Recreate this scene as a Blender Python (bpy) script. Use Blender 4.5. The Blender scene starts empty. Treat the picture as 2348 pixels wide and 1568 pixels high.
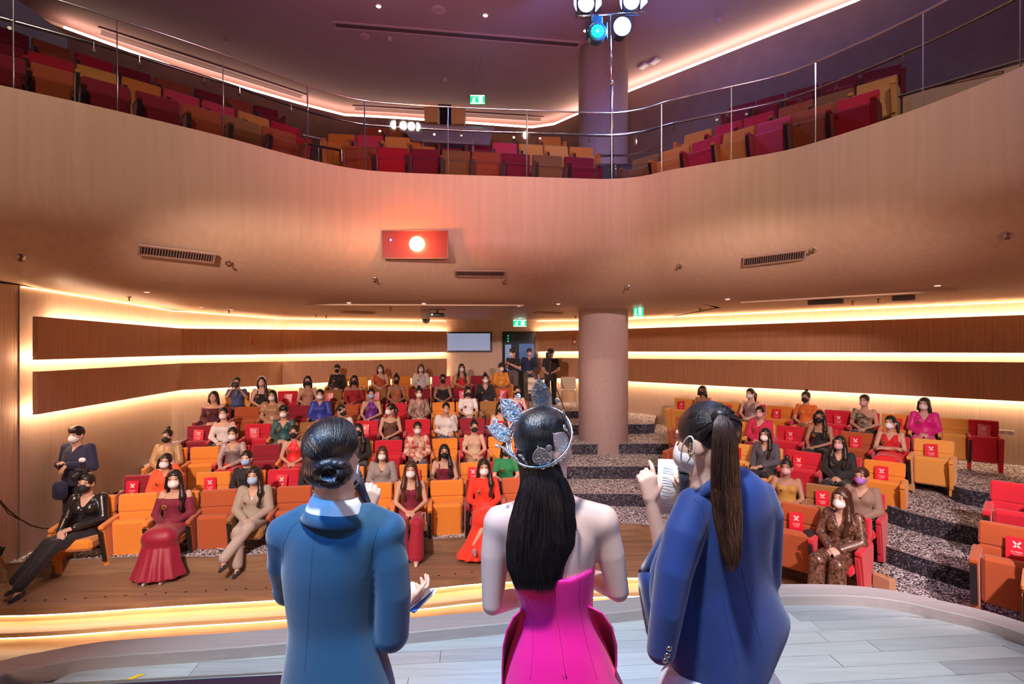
import bpy, bmesh, math, random
import numpy as np
import openvdb
from mathutils import Vector, Matrix, Euler, geometry
random.seed(7); np.random.seed(7)
C = bpy.context.scene.collection
PI = math.pi
F, CX, HY, CZ = 1200.0, 1174.0, 796.0, 2.96      # focal length in pixels (2348 wide), principal column, horizon row, camera height

def P(px, py, d): return Vector(((px-CX)/F*d, d, CZ-(py-HY)/F*d))
def W(px, py, z):
    d = (CZ-z)*F/(py-HY); return Vector(((px-CX)/F*d, d, z))

# ---------------------------------------------------------------- camera, world, large lights, exposure
cam = bpy.data.cameras.new('camera'); cam.sensor_width = 36; cam.lens = 36*F/2348; cam.shift_y = (HY-784)/2348
cam.clip_start = 0.05; cam.clip_end = 200
co = bpy.data.objects.new('camera', cam); C.objects.link(co)
co.location = (0, 0, CZ); co.rotation_euler = (PI/2, 0, 0); bpy.context.scene.camera = co
wd = bpy.data.worlds.new('hall_air'); bpy.context.scene.world = wd; wd.use_nodes = True
wd.node_tree.nodes['Background'].inputs[0].default_value = (0.75, 0.55, 0.62, 1)
wd.node_tree.nodes['Background'].inputs[1].default_value = 0.02
vs = bpy.context.scene.view_settings
vs.view_transform = 'Standard'; vs.look = 'None'; vs.gamma = 1; vs.use_curve_mapping = False; vs.exposure = 0.0

def aim(o, tgt):
    o.rotation_euler = (Vector(tgt)-o.location).to_track_quat('-Z', 'Y').to_euler()
def lamp(name, kind, loc, tgt, energy, color, size=0.3, cone=None, blend=0.5, sizey=None):
    l = bpy.data.lights.new(name, kind); l.energy = energy; l.color = color
    if kind == 'AREA':
        l.size = size
        if sizey: l.shape = 'RECTANGLE'; l.size_y = sizey
    else: l.shadow_soft_size = size
    if cone: l.spot_size = math.radians(cone); l.spot_blend = blend
    o = bpy.data.objects.new(name, l); C.objects.link(o); o.location = loc
    if tgt is not None: aim(o, tgt)
    return o
# stage wash on the three presenters, hung high over the stage
lamp('stage_wash_light', 'SPOT', (-0.9, 0.1, 8.2), (0.1, 2.4, 1.0), 2600, (0.86, 0.92, 1.0), 0.22, 46, 0.5)
lamp('stage_wash_light', 'SPOT', (3.2, 0.6, 8.0), (1.9, 3.0, 1.0), 620, (0.66, 0.84, 1.0), 0.3, 58, 0.8)
lamp('stage_blue_light', 'SPOT', (-2.4, -0.6, 6.4), (-0.57, 1.67, 2.62), 1000, (0.03, 0.36, 1.0), 0.15, 17, 0.8)
lamp('stage_blue_light', 'SPOT', (2.2, -0.8, 6.6), (0.45, 1.67, 2.75), 260, (0.05, 0.28, 1.0), 0.15, 24, 0.9)
lamp('stage_back_light', 'AREA', (0.0, -3.0, 4.2), (0, 2.0, 2.2), 26, (1.0, 0.86, 0.92), 3.0, sizey=1.5)
# house spots from the stage bridge on the audience
lamp('audience_spot_light', 'SPOT', (-3.3, 0.6, 5.0), (-2.8, 9.4, 0.8), 2900, (1.0, 0.76, 0.68), 0.14, 56, 0.4)
lamp('audience_spot_light', 'SPOT', (3.6, 0.4, 5.0), (3.6, 9.2, 0.8), 2700, (1.0, 0.74, 0.72), 0.14, 54, 0.4)
# balcony front and ceiling spill
for bx, tx in ((-3.6, -5.2), (-1.2, -1.0), (1.6, 2.4), (4.2, 5.8)): lamp('bridge_spot_light', 'SPOT', (bx, 2.6, 9.3), (tx, 8.3 if abs(tx) < 4 else 6.6, 4.7), 640, (1.0, 0.82, 0.66), 0.10, 78, 1.0)
lamp('balcony_bounce_fill', 'AREA', (-4.6, 1.2, 1.9), (-1.6, 9.0, 4.3), 62, (1.0, 0.50, 0.27), 1.2, sizey=0.5)  # added low orange fill pair, stands in for step LED glow on the lower front
lamp('balcony_bounce_fill', 'AREA', (4.9, 0.8, 1.9), (2.0, 9.0, 4.3), 66, (1.0, 0.50, 0.27), 1.2, sizey=0.5)
lamp('ceiling_spill_light', 'SPOT', (0.5, 3.0, 4.2), (-0.2, 8.6, 9.1), 1900, (0.95, 0.42, 0.62), 0.5, 95, 1.0)

# ---------------------------------------------------------------- materials
MATS = {}
def nt(name):
    m = bpy.data.materials.new(name); m.use_nodes = True
    n = m.node_tree.nodes; l = m.node_tree.links
    return m, n, l, n['Principled BSDF']
def mat(name, col, rough=0.6, metal=0.0, var=0.0, scale=30.0, bump=0.0, sheen=0.0, spec=0.5, stretch=None, col2=None, detail=4, trans=0.0, coat=0.0):
    if name in MATS: return MATS[name]
    m, n, l, b = nt(name)
    b.inputs['Roughness'].default_value = rough; b.inputs['Metallic'].default_value = metal
    b.inputs['Specular IOR Level'].default_value = spec
    b.inputs['Base Color'].default_value = (*col, 1)
    if sheen: b.inputs['Sheen Weight'].default_value = sheen; b.inputs['Sheen Roughness'].default_value = 0.5
    if coat: b.inputs['Coat Weight'].default_value = coat
    if var or bump:
        tc = n.new('ShaderNodeTexCoord'); mp = n.new('ShaderNodeMapping'); nz = n.new('ShaderNodeTexNoise')
        l.new(tc.outputs['Object'], mp.inputs[0]); l.new(mp.outputs[0], nz.inputs['Vector'])
        if stretch: mp.inputs['Scale'].default_value = stretch
        nz.inputs['Scale'].default_value = scale; nz.inputs['Detail'].default_value = detail
        if var:
            r = n.new('ShaderNodeValToRGB'); l.new(nz.outputs['Fac'], r.inputs[0])
            c2 = col2 or tuple(min(1, c*(1+var)) for c in col); c1 = tuple(c*(1-var) for c in col) if not col2 else col
            r.color_ramp.elements[0].position = 0.32; r.color_ramp.elements[1].position = 0.68
            r.color_ramp.elements[0].color = (*c1, 1); r.color_ramp.elements[1].color = (*c2, 1)
            l.new(r.outputs[0], b.inputs['Base Color'])
        if bump:
            bp = n.new('ShaderNodeBump'); bp.inputs['Strength'].default_value = bump; bp.inputs['Distance'].default_value = 0.004
            l.new(nz.outputs['Fac'], bp.inputs['Height']); l.new(bp.outputs[0], b.inputs['Normal'])
    MATS[name] = m; return m
def emit(name, col, s):
    if name in MATS: return MATS[name]
    m, n, l, b = nt(name)
    b.inputs['Base Color'].default_value = (0, 0, 0, 1); b.inputs['Emission Color'].default_value = (*col, 1); b.inputs['Emission Strength'].default_value = s
    MATS[name] = m; return m

def wood(name, col, k=0.25, stretch=(40, 40, 1.2), rough=0.5, spec=0.4):
    return mat(name, col, rough, var=k, scale=1.0, stretch=stretch, bump=0.15, spec=spec, detail=5)
VENEER = wood('wood_veneer_wall', (0.48, 0.34, 0.25), 0.08)
VENEER2 = wood('wood_veneer_panel', (0.42, 0.21, 0.11), 0.14)
FASCIA = wood('wood_veneer_fascia', (0.46, 0.30, 0.20), 0.05, (12, 12, 0.5), 0.42, 0.25)
UPWALL = mat('upper_wall_paint', (0.36, 0.24, 0.18), 0.75, var=0.08, scale=3)
CEIL = mat('dark_ceiling_paint', (0.34, 0.22, 0.24), 0.8, var=0.06, scale=60)
SOFFIT = wood('wood_veneer_soffit', (0.50, 0.30, 0.17), 0.08, (3, 10, 3), 0.45)
CONCRETE = mat('plastered_column', (0.50, 0.36, 0.34), 0.8, var=0.10, scale=35, bump=0.12)
CHROME = mat('polished_steel', (0.75, 0.75, 0.77), 0.18, 1.0)
BLACK = mat('black_plastic', (0.012, 0.011, 0.013), 0.5)
DARK = mat('dark_void', (0.02, 0.015, 0.02), 0.8)
WHITE = mat('white_plastic', (0.75, 0.73, 0.72), 0.4)
FLOORWOOD = wood('audience_floor_wood', (0.25, 0.145, 0.085), 0.22, (0.7, 16, 16), 0.42)
STEPWOOD = wood('pale_step_wood', (0.62, 0.40, 0.20), 0.10, (1.5, 14, 14), 0.35)
KERB = wood('grey_kerb_wood', (0.34, 0.33, 0.34), 0.06, (1.2, 40, 40), 0.5)
LED = emit('warm_led_strip', (1.0, 0.70, 0.45), 60)
LEDS = emit('warm_led_strip_step', (1.0, 0.76, 0.50), 15)
LEDU = emit('upper_led_strip', (1.0, 0.70, 0.50), 20)
GREEN = emit('exit_sign_green', (0.0, 0.55, 0.22), 1.6)
GREENW = emit('exit_sign_white', (0.75, 1.0, 0.9), 3.2)

def carpet():
    m, n, l, b = nt('scribble_carpet'); MATS['carpet'] = m
    tc = n.new('ShaderNodeTexCoord'); nz = n.new('ShaderNodeTexNoise'); l.new(tc.outputs['Object'], nz.inputs['Vector'])
    nz.inputs['Scale'].default_value = 18; nz.inputs['Detail'].default_value = 1.5; nz.inputs['Distortion'].default_value = 2.8
    r = n.new('ShaderNodeValToRGB'); l.new(nz.outputs['Fac'], r.inputs[0])
    e = r.color_ramp.elements; e[0].position = 0.49; e[0].color = (0.010, 0.008, 0.014, 1); e[1].position = 0.56; e[1].color = (0.85, 0.78, 0.80, 1)
    l.new(r.outputs[0], b.inputs['Base Color']); b.inputs['Roughness'].default_value = 0.95
    bp = n.new('ShaderNodeBump'); bp.inputs['Strength'].default_value = 0.4; bp.inputs['Distance'].default_value = 0.004
    l.new(nz.outputs['Fac'], bp.inputs['Height']); l.new(bp.outputs[0], b.inputs['Normal'])
    return m
CARPET = carpet()
def carpet_riser():  # same carpet with its scribble dimmed, riser shade put into the colour
    m, n, l, b = nt('scribble_carpet_shaded_riser')
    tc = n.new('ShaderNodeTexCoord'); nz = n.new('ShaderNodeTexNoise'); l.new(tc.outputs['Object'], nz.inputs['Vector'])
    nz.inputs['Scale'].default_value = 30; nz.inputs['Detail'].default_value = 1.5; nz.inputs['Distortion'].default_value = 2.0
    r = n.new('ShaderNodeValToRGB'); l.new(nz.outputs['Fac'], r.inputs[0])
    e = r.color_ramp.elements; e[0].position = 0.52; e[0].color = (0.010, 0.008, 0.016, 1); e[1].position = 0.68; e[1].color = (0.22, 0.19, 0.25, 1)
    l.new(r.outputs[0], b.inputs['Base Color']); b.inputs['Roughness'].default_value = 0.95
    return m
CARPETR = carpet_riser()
def glassm(name, tint, gloss=0.10):
    m = bpy.data.materials.new(name); m.use_nodes = True; n = m.node_tree.nodes; l = m.node_tree.links; n.clear()
    o = n.new('ShaderNodeOutputMaterial'); mx = n.new('ShaderNodeMixShader'); t = n.new('ShaderNodeBsdfTransparent'); g = n.new('ShaderNodeBsdfGlossy')
    t.inputs[0].default_value = (*tint, 1); g.inputs['Roughness'].default_value = 0.02
    fr = n.new('ShaderNodeFresnel'); fr.inputs[0].default_value = 1.45
    l.new(fr.outputs[0], mx.inputs[0]); l.new(t.outputs[0], mx.inputs[1]); l.new(g.outputs[0], mx.inputs[2]); l.new(mx.outputs[0], o.inputs[0])
    return m
GLASS = glassm('railing_glass', (0.66, 0.62, 0.60))

# ---------------------------------------------------------------- mesh helpers
class MB:
    def __init__(s): s.v = []; s.f = []; s.mi = []
    def add(s, vs, fs, mi=0):
        o = len(s.v); s.v += [tuple(v) for v in vs]; s.f += [tuple(i+o for i in f) for f in fs]; s.mi += [mi]*len(fs)
    def box(s, c, size, rot=None, mi=0, bev=0.0):
        x, y, z = [q/2 for q in size]
        if bev:
            b = min(bev, x*.9, y*.9, z*.9); vs = []; idx = {}
            for i, (sx, sy, sz) in enumerate([(a, b2, c2) for a in (-1, 1) for b2 in (-1, 1) for c2 in (-1, 1)]):
                for k in range(3):
                    p = [sx*(x-b), sy*(y-b), sz*(z-b)]; p[k] = (sx*x, sy*y, sz*z)[k]; idx[(sx, sy, sz, k)] = len(vs); vs.append(Vector(p))
            fs = []
            S = (-1, 1)
            for s0 in S:
                fs.append([idx[(s0, a, b2, 0)] for a, b2 in ((-1, -1), (1, -1), (1, 1), (-1, 1))][::s0])
                fs.append([idx[(a, s0, b2, 1)] for a, b2 in ((-1, -1), (1, -1), (1, 1), (-1, 1))][::-s0])
                fs.append([idx[(a, b2, s0, 2)] for a, b2 in ((-1, -1), (1, -1), (1, 1), (-1, 1))][::s0])
            for a in S:
                for b2 in S:
                    fs.append([idx[(a, b2, -1, 0)], idx[(a, b2, 1, 0)], idx[(a, b2, 1, 1)], idx[(a, b2, -1, 1)]][::-a*b2])
                    fs.append([idx[(a, -1, b2, 0)], idx[(a, 1, b2, 0)], idx[(a, 1, b2, 2)], idx[(a, -1, b2, 2)]][::a*b2])
                    fs.append([idx[(-1, a, b2, 1)], idx[(1, a, b2, 1)], idx[(1, a, b2, 2)], idx[(-1, a, b2, 2)]][::-a*b2])
                    for c2 in S: fs.append([idx[(a, b2, c2, 0)], idx[(a, b2, c2, 1)], idx[(a, b2, c2, 2)]][::a*b2*c2])
        else:
            vs = [Vector((a*x, b2*y, c2*z)) for a in (-1, 1) for b2 in (-1, 1) for c2 in (-1, 1)]
            fs = [(0, 1, 3, 2), (4, 6, 7, 5), (0, 4, 5, 1), (2, 3, 7, 6), (0, 2, 6, 4), (1, 5, 7, 3)]
        R = Euler(rot).to_matrix() if rot and not isinstance(rot, Matrix) else (rot or Matrix.Identity(3))
        s.add([R@v+Vector(c) for v in vs], fs, mi)
    def prism(s, poly, z0, z1, mi=0, mside=None):
        n = len(poly); tris = geometry.tessellate_polygon([[Vector((p[0], p[1], 0)) for p in poly]])
        vs = [(p[0], p[1], z1) for p in poly]+[(p[0], p[1], z0) for p in poly]
        s.add(vs, [tuple(t) for t in tris], mi); s.add(vs, [tuple(i+n for i in reversed(t)) for t in tris], mi)
        s.add(vs, [(i, (i+1) % n, (i+1) % n+n, i+n) for i in range(n)], mi if mside is None else mside)
    def tube(s, path, r, n=8, mi=0, cap=True):
        path = [Vector(p) for p in path]; rs = r if isinstance(r, (list, tuple)) else [r]*len(path)
        vs = []; up = None
        for i, p in enumerate(path):
            t = (path[min(i+1, len(path)-1)]-path[max(i-1, 0)]).normalized()
            if up is None: up = t.orthogonal().normalized()
            a = (up-t*up.dot(t)); a = a.normalized() if a.length > 1e-6 else t.orthogonal().normalized(); up = a; b = t.cross(a)
            for k in range(n): q = 2*PI*k/n; vs.append(p+(a*math.cos(q)+b*math.sin(q))*rs[i])
        fs = [(i*n+k, i*n+(k+1) % n, (i+1)*n+(k+1) % n, (i+1)*n+k) for i in range(len(path)-1) for k in range(n)]
        if cap: fs += [tuple(range(n))[::-1], tuple((len(path)-1)*n+k for k in range(n))]
        s.add(vs, fs, mi)
    def lathe(s, prof, c=(0, 0, 0), n=16, R=None, mi=0):
        R = R or Matrix.Identity(3); c = Vector(c); vs = []
        for r, z in prof:
            for k in range(n): a = 2*PI*k/n; vs.append(R@Vector((r*math.cos(a), r*math.sin(a), z))+c)
        fs = [(i*n+k, i*n+(k+1) % n, (i+1)*n+(k+1) % n, (i+1)*n+k) for i in range(len(prof)-1) for k in range(n)]
        fs += [tuple(range(n))[::-1], tuple((len(prof)-1)*n+k for k in range(n))]
        s.add(vs, fs, mi)
    def grid(s, rows, mi=0, closed=False):
        m = len(rows[0]); vs = [v for r in rows for v in r]; fs = []
        for i in range(len(rows)-1):
            for k in range(m if closed else m-1): fs.append((i*m+k, i*m+(k+1) % m, (i+1)*m+(k+1) % m, (i+1)*m+k))
        s.add(vs, fs, mi)
    def ball(s, c, r, n=8, mi=0, R=None):
        r = (r, r, r) if not isinstance(r, (tuple, list)) else r
        pr = [(math.sin(PI*i/n), -math.cos(PI*i/n)) for i in range(n+1)]; pr[0] = (0.02, -1); pr[-1] = (0.02, 1)
        vs = []; m = n+2; R = R or Matrix.Identity(3)
        for a, z in pr:
            for k in range(m): q = 2*PI*k/m; vs.append(R@Vector((a*math.cos(q)*r[0], a*math.sin(q)*r[1], z*r[2]))+Vector(c))
        fs = [(i*m+k, i*m+(k+1) % m, (i+1)*m+(k+1) % m, (i+1)*m+k) for i in range(n) for k in range(m)]
        s.add(vs, fs, mi)
    def mesh(s, name, mats, smooth=False):
        me = bpy.data.meshes.new(name); me.from_pydata(s.v, [], s.f)
        for m in (mats if isinstance(mats, (list, tuple)) else [mats]): me.materials.append(m)
        if any(s.mi): me.polygons.foreach_set('material_index', s.mi)
        if smooth: me.polygons.foreach_set('use_smooth', [True]*len(me.polygons))
        me.update(); return me
    def build(s, name, mats, parent=None, smooth=False, loc=None):
        return link(name, s.mesh(name, mats, smooth), parent, loc)
def link(name, me, parent=None, loc=None, rot=None):
    o = bpy.data.objects.new(name, me); C.objects.link(o)
    if parent is not None: o.parent = parent
    if loc is not None: o.location = loc
    if rot is not None: o.rotation_euler = rot
    return o
def tag(o, label, cat, group=None):
    o['label'] = label; o['category'] = cat
    if group: o['group'] = group
    return o
def thing(name, label, cat, loc=(0, 0, 0), rz=0.0, group=None):
    o = bpy.data.objects.new(name, None); C.objects.link(o); o.location = loc; o.rotation_euler = (0, 0, rz); o.empty_display_size = 0.1
    return tag(o, label, cat, group)
def struct(o): o['kind'] = 'structure'; return o
def root_struct(name, loc=(0, 0, 0)):
    o = bpy.data.objects.new(name, None); C.objects.link(o); o.location = loc; o['kind'] = 'structure'; return o
def ip(x, xs, ys): return float(np.interp(x, xs, ys))
def recalc(me):
    bm = bmesh.new(); bm.from_mesh(me); bmesh.ops.recalc_face_normals(bm, faces=bm.faces); bm.to_mesh(me); bm.free(); return me
def ORD(n): return ['', 'first', 'second', 'third', 'fourth', 'fifth', 'sixth', 'seventh', 'eighth', 'ninth', 'tenth', 'eleventh', 'twelfth', 'thirteenth', 'fourteenth'][n]

# ---------------------------------------------------------------- lower hall walls with wood panel bands and light coves
KPX = [45, 395, 640, 1025, 1230, 1380, 2348, 2640]
KD = [7.1, 11.8, 15.0, 16.4, 16.5, 15.8, 9.4, 8.3]
def wall_d(px): return 1/ip(px, KPX, [1/d for d in KD])
YP = [45, 395, 1025, 1230, 1380, 1440, 2348, 2640]
Y_T1 = [725, 753, 760, 760, 756, 754, 723, 713]
Y_B1 = [825, 815, 807, 806, 805, 806, 809, 810]
Y_T2 = [852, 832.5, 822, 820, 821, 822, 830, 832]
Y_B2 = [951, 894, 862, 865, 869, 873, 918.6, 933]
SZ = 3.80
def wpt(px, ys=None, z=None):
    d = wall_d(px); x = (px-CX)/F*d
    return Vector((x, d, z if z is not None else CZ-(ip(px, YP, ys)-HY)/F*d))
def seg_normal(a, b):
    t = (b-a); t.z = 0; t.normalize(); n = Vector((t.y, -t.x, 0)); return n if n.y < 0 or True else n
def wall_section(name, p0, p1, bands=True, floor=-0.5, npanel=None):
    a, b = wpt(p0, z=0), wpt(p1, z=0); n = seg_normal(a, b)
    mb = MB(); mb.grid([[Vector((a.x, a.y, floor)), Vector((b.x, b.y, floor))], [Vector((a.x, a.y, SZ)), Vector((b.x, b.y, SZ))]])
    w = struct(mb.build(name, VENEER))
    if not bands: return w, n
    L = (b-a).length; k = npanel or max(1, round(L/1.25))
    for (top, bot) in ((Y_T1, Y_B1), (Y_T2, Y_B2)):
        for i in range(k):
            t0, t1 = i/k, (i+1)/k
            def pt(t):
                q = a.lerp(b, t); px = CX+q.x/q.y*F
                return q, CZ-(ip(px, YP, top)-HY)/F*q.y, CZ-(ip(px, YP, bot)-HY)/F*q.y
            q0, zt0, zb0 = pt(t0); q1, zt1, zb1 = pt(t1); m = MB(); o1, o2 = n*0.15, n*(0.21+0.004*(i % 2))
            pts = []
            for q, zt, zb in ((q0, zt0, zb0), (q1, zt1, zb1)):
                for z in (zb, zt):
                    for o in (o1, o2): pts.append(Vector((q.x+o.x, q.y+o.y, z)))
            m.add(pts, [(0, 1, 3, 2), (4, 6, 7, 5), (0, 4, 5, 1), (2, 3, 7, 6), (0, 2, 6, 4), (1, 5, 7, 3)])
            recalc(link('panel', m.mesh('panel', VENEER2), w).data)
    for (ys, dz, strip_t0) in ((Y_T1, -0.03, 0), (Y_B1, 0.03, 0), (Y_B2, 0.03, 0)):
        t0 = 0.12 if (p0 == 45 and ys is Y_T1) else 0.0
        q0 = a.lerp(b, t0); px0 = CX+q0.x/q0.y*F
        z0 = CZ-(ip(px0, YP, ys)-HY)/F*q0.y+dz; z1 = CZ-(ip(p1, YP, ys)-HY)/F*b.y+dz
        m = MB(); o = n*0.125; A = Vector((q0.x+o.x, q0.y+o.y, z0)); B = Vector((b.x+o.x, b.y+o.y, z1)); h = 0.018; u = n*0.012
        m.add([A+u+Vector((0, 0, -h)), A-u+Vector((0, 0, -h)), A-u+Vector((0, 0, h)), A+u+Vector((0, 0, h)), B+u+Vector((0, 0, -h)), B-u+Vector((0, 0, -h)), B-u+Vector((0, 0, h)), B+u+Vector((0, 0, h))],
              [(0, 1, 2, 3), (4, 7, 6, 5), (0, 4, 5, 1), (1, 5, 6, 2), (2, 6, 7, 3), (3, 7, 4, 0)])
        m.build('light_strip', LED, w)
    m = MB(); A = a+n*0.03; B = b+n*0.03
    m.tube([Vector((A.x, A.y, SZ-0.02)), Vector((B.x, B.y, SZ-0.02))], 0.012, 4); m.build('light_strip', emit('ceiling_line_led', (1.0, 0.6, 0.28), 6), w)
    return w, n
wall_section('wall_left', 45, 395)
wall_section('wall_back_left', 395, 640); wall_section('wall_back_center', 640, 1022)
wb, nb = wall_section('wall_back', 1022, 1232, bands=False)
wall_section('wall_back_right', 1232, 1380)
wall_section('wall_right', 1380, 2348); wall_section('wall_right_front', 2348, 2640)
# near side walls (bare) and the wall behind the camera
m = MB(); a = wpt(45, z=0)
m.grid([[Vector((a.x-0.02, a.y, -0.5)), Vector((-6.78, 5.0, -0.5)), Vector((-7.4, -4, -0.5))], [Vector((a.x-0.02, a.y, SZ)), Vector((-6.78, 5.0, SZ)), Vector((-7.4, -4, SZ))]])
struct(m.build('wall_left_front', wood('wood_veneer_near', (0.50, 0.32, 0.21), 0.14)))
m = MB(); m.box((a.x-0.07, a.y+0.0, 1.7), (0.10, 0.10, 4.2)); struct(m.build('trim_1', VENEER))
m = MB(); m.grid([[Vector((9.9, 8.2, -0.5)), Vector((9.9, -4, -0.5))], [Vector((9.9, 8.2, 9.8)), Vector((9.9, -4, 9.8))]]); struct(m.build('wall_right_side', UPWALL))
m = MB(); m.grid([[Vector((-9.5, -4, -0.5)), Vector((9.9, -4, -0.5))], [Vector((-9.5, -4, 9.8)), Vector((9.9, -4, 9.8))]]); struct(m.build('wall_behind_stage', mat('stage_back_paint', (0.10, 0.09, 0.11), 0.8)))

# door opening in the back wall with a dim lobby behind, and the wall screen
def back(px, py, off=0.0):
    a, b = wpt(1022, z=0), wpt(1232, z=0); t = (px-1022)/210.0
    d = 1/((1-t)/a.y+t/b.y)
    return P(px, py, d)+nb*off
fr = root_struct('door_1')
for (x0, y0, x1, y1) in ((1152, 762, 1157, 928), (1228, 762, 1233, 928), (1152, 760, 1233, 765)):
    m = MB(); pts = [back(x0, y0), back(x1, y0), back(x1, y1), back(x0, y1)]
    m.add([p+nb*0.06 for p in pts]+[p-nb*0.02 for p in pts], [(0, 1, 2, 3), (4, 7, 6, 5), (0, 4, 5, 1), (1, 5, 6, 2), (2, 6, 7, 3), (3, 7, 4, 0)])
    recalc(link('door_frame', m.mesh('door_frame', DARK), fr).data)
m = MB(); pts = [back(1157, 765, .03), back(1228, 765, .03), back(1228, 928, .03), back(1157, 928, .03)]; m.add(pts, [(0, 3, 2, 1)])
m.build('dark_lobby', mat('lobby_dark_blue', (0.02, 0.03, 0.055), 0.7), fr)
m = MB(); pts = [back(1190, 788, .035), back(1225, 788, .035), back(1225, 850, .035), back(1190, 850, .035)]; m.add(pts, [(0, 3, 2, 1)])
m.build('lobby_window', emit('lobby_blue', (0.08, 0.18, 0.42), 0.5), fr)
m = MB(); pts = [back(1158, 790, .036), back(1172, 790, .036), back(1172, 840, .036), back(1158, 840, .036)]; m.add(pts, [(0, 3, 2, 1)])
m.build('lobby_doorway', emit('lobby_pale', (0.35, 0.45, 0.8), 0.5), fr)
for (x, y, r, e) in ((1165, 770, .022, GREEN), (1165, 776, .022, GREEN), (1165, 782, .026, GREEN), (1165, 842, .025, emit('blue_lamp', (0.1, 0.2, 1.0), 5)), (1164, 847, .025, emit('blue_lamp', (0.1, 0.2, 1.0), 5))):
    m = MB(); m.ball(back(x, y, .05), r, 6); m.build('indicator_lamp', e, fr)
tv = thing('wall_screen', 'black framed flat screen glowing pale grey on the back wall left of the doorway', 'screen', back(1075, 784))
def flat_quad(px0, py0, px1, py1, off, thick, name, material, parent, fn=back):
    inv = Vector(parent.location) if parent is not None else Vector((0, 0, 0))
    pts = [fn(px0, py0), fn(px1, py0), fn(px1, py1), fn(px0, py1)]; n = (pts[1]-pts[0]).cross(pts[2]-pts[0]).normalized()
    if n.y > 0: n = -n
    m = MB(); m.add([p+n*(off+thick)-inv for p in pts]+[p+n*off-inv for p in pts], [(0, 1, 2, 3), (4, 7, 6, 5), (0, 4, 5, 1), (1, 5, 6, 2), (2, 6, 7, 3), (3, 7, 4, 0)])
    me = recalc(m.mesh(name, material)); return link(name, me, parent)
flat_quad(1022, 761, 1128, 807, 0.01, 0.07, 'screen_frame', BLACK, tv)
flat_quad(1026, 764.5, 1124, 803.5, 0.075, 0.01, 'display', emit('screen_glow', (0.36, 0.38, 0.55), 0.75), tv)

# ---------------------------------------------------------------- floor, carpet tiers, timber platform, steps, stage
def poly_front(pts): return [Vector(((px-CX)/F*d, d, 0)) for px, d in pts]
def back_edge(pxs): return [wpt(p, z=0)*1.03 for p in pxs]
T = [-0.12, 0.10, 0.33, 0.59, 0.83, 1.07, 1.26]
m = MB(); m.prism([(-9.5, -4.1), (11, -4.1), (11, 19), (-9.5, 19)], -0.6, -0.46); struct(m.build('floor', FLOORWOOD))
fronts = {
 1: [(-60, 6.95), (10, 6.94), (300, 7.16), (550, 7.2), (800, 7.6), (1100, 7.95), (1300, 8.3), (1420, 8.5), (1500, 8.4), (1700, 7.9), (1835, 7.1), (1960, 6.4), (2000, 5.6), (2010, 4.9), (2012, 4.15), (2200, 3.85), (2420, 3.45), (2700, 3.2)],
 2: [(215, 10.6), (275, 9.4), (318, 8.5), (500, 8.5), (700, 8.75), (900, 9.0), (1088, 9.35), (1420, 9.43), (1530, 9.2), (1640, 8.9), (1842, 7.95), (1950, 7.5), (2052, 6.83), (2220, 6.16), (2348, 5.75), (2640, 5.2)],
 3: [(316, 10.9), (380, 9.6), (540, 9.65), (800, 10.1), (1020, 10.42), (1420, 10.45), (1540, 10.4), (1700, 9.7), (1842, 9.1), (1960, 8.5), (2080, 7.56), (2270, 6.79), (2348, 6.5), (2640, 5.9)],
 4: [(360, 11.5), (430, 10.5), (590, 10.45), (840, 10.95), (1083, 11.35), (1420, 11.6), (1550, 11.5), (1700, 10.8), (1812, 10.15), (1963, 9.35), (2138, 8.75), (2200, 7.96), (2325, 7.54), (2640, 6.8)],
 5: [(440, 12.2), (495, 11.5), (600, 11.45), (800, 11.9), (1127, 12.45), (1330, 12.75), (1420, 12.9), (1500, 13.0), (1504, 14.4)],
 6: [(540, 13.6), (575, 12.7), (760, 13.0), (1152, 13.7), (1320, 13.95), (1380, 14.1), (1382, 15.7)]}
backs = {1: [2700, 2348, 1900, 1380, 1230, 1025, 640, 395, 200, 46], 2: [2640, 2348, 1900, 1380, 1230, 1025, 640, 395, 215], 3: [2640, 2348, 1900, 1380, 1230, 1025, 640, 395, 316],
         4: [2640, 2348, 1900, 1380, 1230, 1025, 640, 395, 370], 5: [1503, 1380, 1230, 1025, 640, 430], 6: [1380, 1230, 1025, 640, 530]}
def smooth_front(pts):
    out = []
    for i in range(len(pts)-1):
        (a, da), (b, db) = pts[i], pts[i+1]; q0 = pts[max(i-1, 0)]; q3 = pts[min(i+2, len(pts)-1)]
        n = 4 if abs(b-a) > 30 else 1
        P0, P1, P2, P3 = [Vector(((p-CX)/F*d, d)) for p, d in (q0, (a, da), (b, db), q3)]
        for k in range(n):
            t = k/n; out.append(0.5*((2*P1)+(-P0+P2)*t+(2*P0-5*P1+4*P2-P3)*t*t+(-P0+3*P1-3*P2+P3)*t**3))
    p, d = pts[-1]; out.append(Vector(((p-CX)/F*d, d)))
    return out
for k in range(1, 7):
    fp = smooth_front(fronts[k]); poly = [(p.x, p.y) for p in fp]+[(p.x, p.y) for p in back_edge(backs[k])]
    m = MB(); m.prism(poly, T[k-1]-0.12, T[k], 0, 1)
    o = struct(link('floor_tier', recalc(m.mesh('floor_tier', [CARPET, CARPETR if k > 1 else FLOORWOOD]))))
    nose = MB(); nose.tube([(p.x, p.y-0.004, T[k]-0.006) for p in fp], 0.006, 4); nose.build('nosing', mat('carpet_nosing', (0.25, 0.22, 0.24), 0.5), o)

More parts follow.
